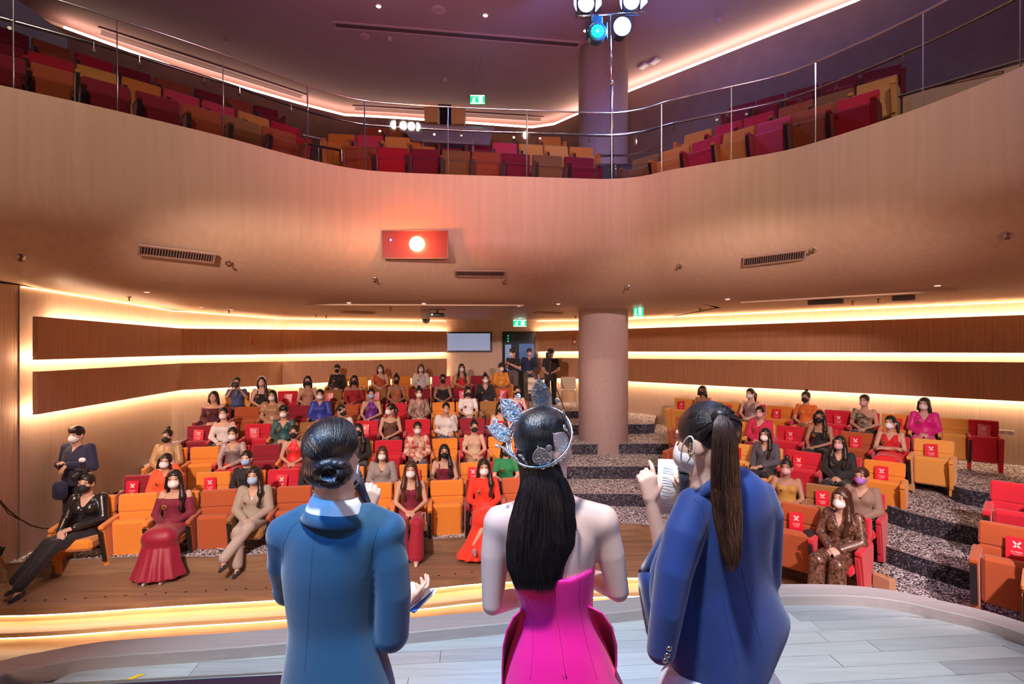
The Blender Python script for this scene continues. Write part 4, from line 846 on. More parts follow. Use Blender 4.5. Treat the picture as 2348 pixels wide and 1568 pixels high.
    def mesh(s, name, mats, smooth=True):
        a = s.a; a[0] = a[-1] = 0.5; a[:, 0] = a[:, -1] = 0.5; a[:, :, 0] = a[:, :, -1] = 0.5
        g = openvdb.FloatGrid(0.5); g.copyFromArray(np.clip(a, -0.5, 0.5)); p, q = g.convertToQuads(isovalue=0.0)
        me = bpy.data.meshes.new(name); p = p*s.h+s.lo; n, m = len(p), len(q)
        me.vertices.add(n); me.vertices.foreach_set('co', p.astype(np.float32).ravel()); me.loops.add(4*m); me.loops.foreach_set('vertex_index', q.astype(np.int32).ravel())
        me.polygons.add(m); me.polygons.foreach_set('loop_start', np.arange(0, 4*m, 4, dtype=np.int32)); me.polygons.foreach_set('use_smooth', np.full(m, smooth))
        me.update(calc_edges=True)
        for x in (mats if isinstance(mats, (list, tuple)) else [mats]): me.materials.append(x)
        return me
def rotz(a): c, s = math.cos(a), math.sin(a); return np.array([[c, -s, 0], [s, c, 0], [0, 0, 1.0]])

def head_field(f, c, R=np.eye(3), s=1.0, neck_to=None, k=0.02, nose=True):
    """head facing local -Y; c is the middle of the head"""
    c = np.array(c, float); T_ = lambda p: c+R@(np.array(p, float)*s); E = lambda p, r, kk=k: f.ell(T_(p), np.array(r)*s, kk*s, R)
    E((0, .015, .030), (.073, .092, .083)); E((0, -.022, -.030), (.058, .064, .078)); E((0, -.045, -.082), (.030, .030, .026), .03)
    E((0, .03, -.03), (.062, .070, .062), .03)
    for q in (-1, 1): E((q*.036, -.052, -.022), (.024, .026, .024), .02)
    for q in (-1, 1): f.ell(T_((q*.031, -.098, .014)), np.array((.016, .016, .010))*s, .012*s, R, sub=True)
    for q in (-1, 1): f.ell(T_((q*.030, -.078, .013)), np.array((.0125, .0125, .0125))*s, .004*s, R)
    f.cap(T_((-.045, -.070, .034)), T_((.045, -.070, .034)), .010*s, .010*s, .012*s)
    f.cap(T_((0, -.082, .020)), T_((0, -.098, -.024)), .007*s, .011*s, .012*s)
    for q in (-1, 1): f.ell(T_((q*.010, -.092, -.027)), np.array((.008, .009, .007))*s, .006*s, R)
    f.ell(T_((0, -.083, -.053)), np.array((.022, .010, .006))*s, .006*s, R); f.ell(T_((0, -.081, -.062)), np.array((.019, .010, .006))*s, .006*s, R)
    for q in (-1, 1):
        Re = R@rotz(q*.35); f.ell(T_((q*.075, .018, -.008)), np.array((.008, .020, .031))*s, .006*s, Re); f.ell(T_((q*.072, .006, -.030)), np.array((.007, .009, .010))*s, .006*s, Re)
    if neck_to is not None: f.cap(T_((0, .022, -.07)), neck_to, .050*s, .052*s, .025)

def hand_prims(W_, D, N, S, curl=(.5, .55, .6, .7), thumb=.4, spread=.10, s=1.0):
    """W_ wrist, D direction of the fingers, N back of the hand, S side the thumb is on; returns capsules"""
    W_, D, N, S = [np.array(v, float) for v in (W_, D, N, S)]; D /= np.linalg.norm(D); N = N-D*(N@D); N /= np.linalg.norm(N); S = S-D*(S@D)-N*(S@N); S /= np.linalg.norm(S)
    out = []; k0 = W_+D*.012*s
    lens = (.072, .080, .074, .058); offs_ = (.027, .009, -.009, -.026); base = (.082, .085, .081, .074)
    for i in range(4):
        b = W_+D*base[i]*s+S*offs_[i]*s; out.append((k0+S*offs_[i]*.45*s, b, .016*s, .0115*s, .012))
        a0 = spread*(1.2-i*.8); d = D*math.cos(a0)+S*math.sin(a0)*1.0; p = b; ang = 0
        for j, fr in enumerate((.46, .30, .24)):
            ang += curl[i]*(0.75, 1.0, .7)[j]; dd = d*math.cos(ang)-N*math.sin(ang); q = p+dd*lens[i]*fr*s
            out.append((p, q, (.0098, .0088, .0080)[j]*s, (.0088, .0080, .0068)[j]*s, .004)); p = q
    t0 = W_+D*.022*s+S*.022*s; t1 = t0+(D*.65+S*.75-N*.25)*.036*s; out.append((t0, t1, .017*s, .0125*s, .012))
    d = D*(.85)+S*(.5-thumb)-N*(.2+thumb*.6); d /= np.linalg.norm(d); t2 = t1+d*.030*s; out.append((t1, t2, .0115*s, .0100*s, .004))
    d = D*.9+S*(.1-thumb)-N*(.3+thumb*.6); d /= np.linalg.norm(d); out.append((t2, t2+d*.026*s, .0098*s, .0078*s, .004))
    return out
def add_hand(f, *a, **kw):
    for p, q, ra, rb, k in hand_prims(*a, **kw): f.cap(p, q, ra, rb, k)

# ---------------------------------------------------------------- seated and standing figures of the audience
def pose(name):
    sit = dict(dz=0.0, hip=[(-.085, -.17, .475), (.085, -.17, .475)], knee=[(-.10, -.58, .49), (.10, -.58, .49)], ank=[(-.09, -.62, .085), (.09, -.62, .085)],
               sh=[(-.150, -.115, .905), (.150, -.115, .905)], el=[(-.205, -.19, .665), (.205, -.19, .665)], wr=[(-.045, -.375, .585), (.045, -.375, .585)],
               tip=[(.03, -.43, .57), (-.03, -.43, .565)], head=(0, -.165, 1.105), lean=0.0)
    if name == 'apart': sit['wr'] = [(-.12, -.42, .575), (.03, -.38, .60)]; sit['tip'] = [(-.11, -.50, .56), (-.05, -.43, .585)]
    if name == 'crossarm': sit['wr'] = [(.09, -.30, .70), (-.09, -.32, .68)]; sit['tip'] = [(.17, -.27, .70), (-.17, -.28, .68)]; sit['el'] = [(-.20, -.20, .67), (.20, -.20, .67)]
    if name == 'camera': sit['el'] = [(-.20, -.22, .76), (.20, -.22, .76)]; sit['wr'] = [(-.085, -.345, .95), (.085, -.345, .95)]; sit['tip'] = [(-.035, -.37, 1.02), (.035, -.37, 1.02)]
    if name == 'chin': sit['el'] = [(-.19, -.25, .66), (.19, -.20, .67)]; sit['wr'] = [(.0, -.37, .60), (.12, -.27, .92)]; sit['tip'] = [(.07, -.40, .59), (.09, -.25, 1.0)]
    if name == 'raised': sit['el'] = [(-.20, -.2, .66), (.23, -.22, .88)]; sit['wr'] = [(-.04, -.37, .585), (.13, -.16, 1.03)]; sit['tip'] = [(.03, -.43, .57), (.09, -.13, 1.11)]
    if name == 'crossleg': sit['knee'] = [(-.05, -.60, .52), (.06, -.55, .56)]; sit['ank'] = [(-.06, -.60, .085), (-.17, -.72, .22)]
    if name == 'stretched': sit['knee'] = [(-.20, -.54, .50), (-.12, -.56, .48)]; sit['ank'] = [(-.42, -.70, .14), (-.34, -.78, .09)]; sit['wr'] = [(-.14, -.42, .60), (-.02, -.40, .62)]; sit['tip'] = [(-.10, -.49, .585), (-.09, -.44, .61)]
    if name in ('stand', 'standcam', 'phone'):
        D_ = .43
        up = lambda L: [(x, y, z+D_) for x, y, z in L]
        sit.update(dz=D_, hip=[(-.09, -.15, .87), (.09, -.15, .87)], knee=[(-.10, -.16, .47), (.10, -.16, .47)], ank=[(-.10, -.13, .08), (.10, -.13, .08)], sh=up([(-.17, -.115, .915), (.17, -.115, .915)]), head=(0, -.15, 1.105+D_))
        sit['el'] = up([(-.23, -.12, .64), (.23, -.12, .64)]); sit['wr'] = up([(-.10, -.30, .56), (.10, -.30, .56)]); sit['tip'] = up([(-.02, -.34, .52), (.02, -.34, .52)])
        if name == 'standcam': sit['wr'] = up([(-.10, -.34, .72), (.05, -.36, .72)]); sit['tip'] = up([(-.02, -.40, .76), (.03, -.40, .68)])
        if name == 'phone': sit['wr'] = up([(-.06, -.33, .80), (-.02, -.30, .78)]); sit['tip'] = up([(-.06, -.40, .84), (-.10, -.36, .82)])
    return sit
TORSO = [(.40, 0, -.16, .150, .115), (.50, 0, -.16, .165, .125), (.60, 0, -.145, .130, .100), (.68, 0, -.14, .112, .090), (.78, 0, -.135, .132, .100), (.86, 0, -.125, .145, .092), (.905, 0, -.115, .125, .070), (.94, 0, -.11, .070, .050)]
MALE = [(.40, 0, -.16, .150, .110), (.60, 0, -.145, .150, .105), (.78, 0, -.135, .165, .110), (.88, 0, -.12, .170, .090), (.92, 0, -.115, .13, .07), (.95, 0, -.11, .07, .05)]
def torso_tab(ps, grow=0.0, male=False): return [(z+ps['dz'], x, y, rx+grow, ry+grow) for z, x, y, rx, ry in (MALE if male else TORSO)]
BODY = {}
def body_mesh(pname, yaw, male=False, tilt=0.0):
    key = (pname, yaw, male, tilt)
    if key in BODY: return BODY[key]
    ps = pose(pname); h = 0.0095; top = ps['head'][2]+.14
    allp = np.array(ps['ank']+ps['knee']+ps['wr']+ps['el']+ps['tip']+ps['sh']); lo = allp.min(0)-.10; hi = allp.max(0)+.10; lo[0] = min(lo[0], -.26); hi[0] = max(hi[0], .26)
    f = Fld((lo[0], min(lo[1], -.32)-.12, -.01), (hi[0], .03, top), h)
    f.loft(torso_tab(ps, 0, male), .01); dz = ps['dz']
    if not male:
        for q in (-1, 1): f.ell((q*.062, -.205, .80+dz), (.052, .045, .052), .03)
    f.cap((0, -.115, .90+dz), (0, -.135, 1.0+dz), .050 if not male else .056, .045, .02)
    Rm = rotz(math.radians(yaw))@np.array(Euler((0, math.radians(tilt), 0)).to_matrix()); head_field(f, ps['head'], Rm, 1.0, (0, -.125, .97+dz))
    for i in (0, 1):
        m = 1.18 if male else 1.0
        f.chain([ps['sh'][i], ps['el'][i], ps['wr'][i]], [.043*m, .034*m, .0215*m], .025)
        w, t = np.array(ps['wr'][i]), np.array(ps['tip'][i]); d = t-w; sd = np.array((1, 0, 0)) if i == 0 else np.array((-1, 0, 0))
        nb = np.array((0, -.3, 1.0)) if pname not in ('camera', 'chin', 'raised') else np.array((-1 if i == 0 else 1, -.2, .2))
        if pname in ('camera', 'chin', 'raised'): sd = np.array((0, -1.0, .3))
        add_hand(f, w, d, nb, sd, curl=(.38, .42, .45, .5), s=.98)
        f.cap(ps['hip'][i], ps['knee'][i], .080, .056, .03); f.cap(ps['knee'][i], np.array(ps['knee'][i])*.55+np.array(ps['ank'][i])*.45+np.array((0, .012, 0)), .054, .050, .02)
        f.cap(np.array(ps['knee'][i])*.55+np.array(ps['ank'][i])*.45+np.array((0, .012, 0)), ps['ank'][i], .050, .033, .02)
        a = np.array(ps['ank'][i]); f.cap(a+np.array((0, .025, -.045)), a+np.array((0, -.04, -.05)), .026, .028, .02); f.cap(a+np.array((0, -.04, -.05)), a+np.array((0, -.14, -.062)), .028, .018, .02)
    BODY[key] = f.mesh('body', SKINS[0]); return BODY[key]
GARM = {}
def garment_mesh(pname, style, male=False):
    key = (pname, style, male)
    if key in GARM: return GARM[key]
    ps = pose(pname); dz = ps['dz']; f = Fld((-.40, -.55, .36+dz*.9), (.40, .03, 1.12+dz), 0.0095)
    thick = .022 if style in ('blazer', 'shirt', 'puff', 'wrap') else .009
    f.loft([(z+dz, x, y, rx+thick, ry+thick) for z, x, y, rx, ry in (MALE if male else TORSO) if z < .93]+([(.955+dz, 0, -.112, .075, .062)] if style in ('blazer', 'shirt', 'crew', 'turtle', 'tee', 'halter', 'wrap') else []), .01)
    if not male:
        for q in (-1, 1): f.ell((q*.062, -.207, .80+dz), (.052+thick, .045+thick, .052+thick), .03)
    sleeves = {'blazer': 2, 'shirt': 2, 'crew': 2, 'off': 1.6, 'tee': 1, 'puff': 1.2, 'strapless': 0, 'strap': 0, 'vee': 0, 'halter': 0, 'turtle': 2, 'veelong': 2, 'wrap': 2, 'oneshoulder': .5}[style]
    for i in (0, 1):
        s_, e, w = [np.array(ps[n][i]) for n in ('sh', 'el', 'wr')]; m = 1.18 if male else 1.0
        if sleeves == .5 and i == 1: continue
        if sleeves >= 1 or sleeves == .5:
            if style == 'off': f.cap(s_+(e-s_)*.25, e, .056, .048, .02); f.cap(e, w-(w-e)*.1, .048, .034, .02)
            elif style == 'puff': f.cap(s_+(e-s_)*.05, s_+(e-s_)*.45, .080, .075, .03); f.cap(e, w, .05, .045, .03)
            else:
                if sleeves == 2: f.chain([s_, e, w-(w-e)*.06], [.043*m+thick*.9, .037*m+thick*.9, .028*m+thick*.7], .018)
                else: f.cap(s_, s_+(e-s_)*.62, .043*m+thick, .052*m, .02)
    if style == 'wrap': f.cap((-.16, -.15, .86+dz), (.2, -.20, .70+dz), .05, .06, .03)
    if style in ('strapless',): f.cut(lambda X, Y, Z: Z-(.835+dz)-.25*np.abs(X)*(Y < -.12))
    if style == 'off': f.cut(lambda X, Y, Z: Z-(.865+dz))
    if style == 'strap':
        f.cut(lambda X, Y, Z: np.minimum(Z-(.83+dz), -(.012-np.abs(np.abs(X)-.082))))
    if style in ('vee', 'veelong', 'blazer', 'shirt', 'wrap'):
        zb = .80 if style in ('blazer', 'vee', 'veelong') else .86
        f.cut(lambda X, Y, Z: np.minimum(np.minimum((Z-(zb+dz))*.55-np.abs(X), -.10-Y), 1.0)); 
        if style == 'vee': f.cut(lambda X, Y, Z: np.minimum(np.abs(X)-.115, Z-(.80+dz)))
    if style == 'halter': f.cut(lambda X, Y, Z: (np.abs(X)-.03-.55*np.clip(.955+dz-Z, 0, 1))*np.where(Z > .80+dz, 1, -1e-3)-np.where(Z > .80+dz, 0, 1e-3))
    if style == 'oneshoulder': f.cut(lambda X, Y, Z: Z-(.83+dz)+.6*(X-.03)*(X > -.2))
    if style in ('crew', 'tee', 'turtle'): f.cut(lambda X, Y, Z: Z-(.955+dz))
    # thin it to a shell so that it ends in clean hems
    GARM[key] = f.mesh('top', XW); return GARM[key]
LOWM = {}
def lower_mesh(pname, style):
    key = (pname, style)
    if key in LOWM: return LOWM[key]
    ps = pose(pname); al = np.array(ps['ank']+ps['knee']+ps['hip']); g = .30 if style == 'gown' else .13
    f = Fld((al[:, 0].min()-g, al[:, 1].min()-g, .02), (al[:, 0].max()+g, .03, .64+ps['dz']), .0105)
    f.loft([(z+ps['dz'], x, y, rx+.016, ry+.016) for z, x, y, rx, ry in TORSO if z < .63], .02)
    for i in (0, 1):
        h_, k_, a = [np.array(ps[n][i]) for n in ('hip', 'knee', 'ank')]
        if style == 'pants': f.cap(h_, k_, .094, .070, .02); f.cap(k_, a+np.array((0, 0, .03)), .070, .062, .02)
        if style == 'wide': f.cap(h_, k_, .098, .080, .02); f.cap(k_, a+np.array((0, .0, .0)), .080, .098, .02)
        if style == 'skirt': f.cap(h_, k_, .095, .075, .06); f.cap(k_, k_+(a-k_)*.3, .075, .07, .06)
        if style == 'gown': f.cap(h_, k_, .10, .085, .08)
    if style == 'gown':
        kx_, ky_ = (ps['knee'][0][0]+ps['knee'][1][0])/2, (ps['knee'][0][1]+ps['knee'][1][1])/2; ax_, ay_ = (ps['ank'][0][0]+ps['ank'][1][0])/2, (ps['ank'][0][1]+ps['ank'][1][1])/2
        f.loft([(.57, kx_, ky_+.05, .05, .03), (.55, kx_, ky_+.04, .14, .09), (.50, kx_, ky_+.03, .185, .11), (.40, kx_, ky_+.03, .20, .125), (.2, (kx_+ax_)/2, ay_+.03, .24, .16), (.05, ax_, ay_+.02, .29, .20)], .05, fold=(11, .06, .5, .4))
        f.cap((kx_-.08, ky_, .52), (kx_+.08, ky_, .52), .078, .078, .06); f.cap(((ps['hip'][0][0]), -.2, .49), (kx_-.06, ky_+.03, .50), .10, .09, .06); f.cap(((ps['hip'][1][0]), -.2, .49), (kx_+.06, ky_+.03, .50), .10, .09, .06); f.cap((0, -.25, .50), (kx_, ky_, .50), .10, .09, .06)
    if style == 'gown':
        f.cut(lambda X, Y, Z: .035-Z)
    LOWM[key] = f.mesh('lower', XW); return LOWM[key]
SKINS = [mat('skin_light', (0.56, 0.33, 0.24), 0.5, spec=0.4), mat('skin_tan', (0.40, 0.21, 0.14), 0.5, spec=0.4), mat('skin_fair', (0.66, 0.42, 0.33), 0.5, spec=0.4)]
HAIR = mat('hair_dark', (0.012, 0.008, 0.008), 0.35, var=0.6, scale=1.0, stretch=(160, 160, 5), bump=0.5, spec=0.6)
HAIRB = mat('hair_brown', (0.055, 0.018, 0.010), 0.38, var=0.5, scale=1.0, stretch=(160, 160, 5), bump=0.5, spec=0.6)
HAIRC = {}
def hair_mesh(style):
    if style in HAIRC: return HAIRC[style]
    f = Fld((-.17, -.15, -.42), (.20, .20, .20), .0085); f.ell((0, .018, .036), (.083, .104, .090), 0)
    f.cut(lambda X, Y, Z: -.10-Z+.0*X)
    if style in ('long', 'longfront', 'bob', 'wavy'):
        zb = -.14 if style == 'bob' else -.36
        f.loft([(zb, 0, .070, .088, .030), (-.12, 0, .065, .100, .045), (-.03, 0, .040, .092, .070), (.04, 0, .02, .084, .09)], .02)
        for q in (-1, 1): f.cap((q*.070, -.03, .03), (q*.084, -.020, -.10), .022, .024, .02)
        if style in ('longfront', 'wavy'):
            for q in ((1,) if style == 'longfront' else (-1, 1)): f.cap((q*.084, -.02, -.10), (q*.100, -.055, -.22), .026, .036, .03); f.cap((q*.100, -.055, -.22), (q*.085, -.095, -.38), .036, .022, .03)
    f.ell((0, -.115, -.035), (.066, .085, .108), .01, sub=True)
    if style == 'bangs': pass
    if style in ('topbun',): f.ell((0, .055, .135), (.035, .035, .033), .01)
    if style in ('lowbun', 'sleek'): f.ell((0, .125, -.015), (.045, .035, .045), .015)
    if style == 'pony': f.cap((0, .10, .06), (.075, .10, -.02), .03, .034, .02); f.cap((.075, .10, -.02), (.105, .01, -.26), .034, .018, .02)
    if style == 'short':
        f.ell((0, .0, .07), (.086, .10, .07), .02); f.cap((-.04, -.062, .092), (.04, -.064, .090), .020, .020, .02)
    if style in ('topbun', 'lowbun', 'sleek', 'pony', 'short'):
        f.cut(lambda X, Y, Z: np.minimum(-.055-Z, .06-Y))
    HAIRC[style] = f.mesh('hair', HAIR); return HAIRC[style]
def mask_mesh():
    f = Fld((-.09, -.14, -.14), (.09, .03, .03), .005); f.ell((0, -.046, -.050), (.064, .068, .058), 0); f.cap((0, -.095, -.012), (0, -.098, -.06), .010, .014, .03)
    f.cut(lambda X, Y, Z: np.maximum(Z-(.004-.9*X*X*8), Y+.012-.15*np.abs(X)))
    return f.mesh('face_mask', XW)
MASKM = mask_mesh()
m = MB(); m.ball((0, 0, 0), (.0125, .0075, .0055), 6); EYEM = m.mesh('eye', mat('eye_dark', (0.012, 0.008, 0.008), 0.25), True)
BROWM = []
for q in (-1, 1): m = MB(); m.box((q*.001, .0015, .022), (.030, .006, .006), (0, q*.12, q*.2), bev=.002); BROWM.append(m.mesh('eyebrow', MATS['eye_dark']))
def add_eyes(parent, Mx):
    for i, q in enumerate((-1, 1)):
        e = link('eye', EYEM, parent); e.matrix_local = Mx@Matrix.Translation((q*.030, -.0845, .014)); link('eyebrow', BROWM[i], e)
m = MB()
for q in (-1, 1): m.tube([(q*.055, -.06, -.012), (q*.077, .0, .0), (q*.082, .03, .006)], .0016, 4); m.tube([(q*.050, -.06, -.075), (q*.077, .0, -.045), (q*.082, .03, -.02)], .0016, 4)
LOOPM = m.mesh('ear_loop', WHITE)
m = MB(); m.lathe([(.028, 0), (.030, .003), (.027, .006)], (0, 0, 0), 16, Euler((PI/2, 0, 0)).to_matrix()); BADGEM = m.mesh('badge', mat('badge_gold', (0.62, 0.36, 0.10), 0.35, 0.6))
m = MB(); m.lathe([(.018, .006), (.017, .008)], (0, 0, 0), 14, Euler((PI/2, 0, 0)).to_matrix()); BADGEC = m.mesh('badge_face', mat('badge_dark', (0.10, 0.03, 0.02), 0.4))
def shoe_mesh():
    f = Fld((-.06, -.22, -.11), (.06, .07, .02), .006); f.cap((0, .03, -.055), (0, -.04, -.06), .034, .036, .01); f.cap((0, -.04, -.06), (0, -.15, -.068), .036, .022, .02); f.ell((0, -.02, -.0), (.030, .05, .045), .01, sub=True); f.cut(lambda X, Y, Z: -.088-Z)
    f.cap((0, .035, -.06), (0, .035, -.082), .012, .008, .005); return f.mesh('shoe', XW)
SHOEM = shoe_mesh()
def cloth(name, col, rough=.75, **kw): return mat('cloth_'+name, col, rough, **{**dict(var=.08, scale=60, bump=.12, sheen=.2), **kw})
MASKC = {'w': mat('mask_white', (0.80, 0.76, 0.78), 0.7), 'k': mat('mask_black', (0.012, 0.010, 0.014), 0.7), 'b': mat('mask_blue', (0.35, 0.52, 0.80), 0.7), 'l': mat('mask_lilac', (0.40, 0.16, 0.62), 0.7), 'p': mat('mask_pink', (0.62, 0.38, 0.42), 0.7), 'c': mat('mask_clear', (0.52, 0.32, 0.25), 0.3)}
def set_mat(o, m_):
    if not o.material_slots: return
    o.material_slots[0].link = 'OBJECT'; o.material_slots[0].material = m_
def make_person(loc, rz, label, ps='lap', yaw=0, tilt=0, hair='sleek', hcol=None, mask='w', style='crew', top=None, low=('pants', None), skin=0, badge=False, shoes=None, male=False, group=None, scale=1.0, inner=None):
    t = thing('person', label, 'person', loc, rz, group); t.scale = (scale,)*3; pd = pose(ps)
    b = link('body', body_mesh(ps, yaw, male, tilt), t); set_mat(b, SKINS[skin])
    if top: g = link('top', garment_mesh(ps, style, male), t); set_mat(g, top)
    if inner: g = link('inner_top', garment_mesh(ps, 'strap', male), t); set_mat(g, inner)
    if low[1]: g = link('trousers' if low[0] in ('pants', 'wide') else 'skirt', lower_mesh(ps, low[0]), t); set_mat(g, low[1])
    hr = Euler((0, math.radians(tilt), math.radians(yaw)))
    add_eyes(t, Matrix.Translation(pd['head'])@hr.to_matrix().to_4x4())
    for nm, me, mm in (('hair', hair_mesh(hair), hcol or HAIR),):
        o = link(nm, me, t, pd['head'], hr)
        if mm: set_mat(o, mm)
    if mask: o = link('face_mask', MASKM, t, pd['head'], hr); set_mat(o, MASKC[mask]); l_ = link('ear_loop', LOOPM, o); set_mat(l_, MASKC[mask] if mask != 'c' else WHITE)
    if badge: o = link('badge', BADGEM, t, (-.075, -.262, .775+pd['dz']), (0.1, 0, 0)); link('badge_face', BADGEC, o)
    if shoes:
        for i in (0, 1): o = link('shoe', SHOEM, t, pd['ank'][i]); set_mat(o, shoes)
    return t
ck = cloth
BK = ck('black', (.010, .009, .012)); WH = ck('white', (.72, .66, .66)); RD = ck('red', (.62, .012, .02)); MR = ck('maroon', (.17, .004, .025)); NV = ck('navy', (.012, .018, .07)); BE = ck('beige', (.55, .38, .25)); TN = ck('tan_satin', (.40, .23, .12), .35); OR = ck('orange', (.75, .20, .02))
leo = mat('snake_print', (0.012, 0.005, 0.005), 0.3, var=0.1, scale=34, col2=(0.26, 0.12, 0.08), detail=3, spec=.7); zeb = mat('zebra_print', (0.02, 0.012, 0.010), 0.6, var=.1, scale=1.0, stretch=(14, 14, 40), col2=(0.55, 0.38, 0.26)); kim = mat('kimono_print', (0.45, 0.03, 0.02), 0.5, var=.1, scale=14, col2=(0.80, 0.62, 0.50), detail=1)
lea = mat('black_leather', (0.012, 0.011, 0.013), 0.25, bump=.5, scale=14, spec=.8); spk = mat('silver_mesh', (0.38, 0.28, 0.28), 0.4, var=.5, scale=140)
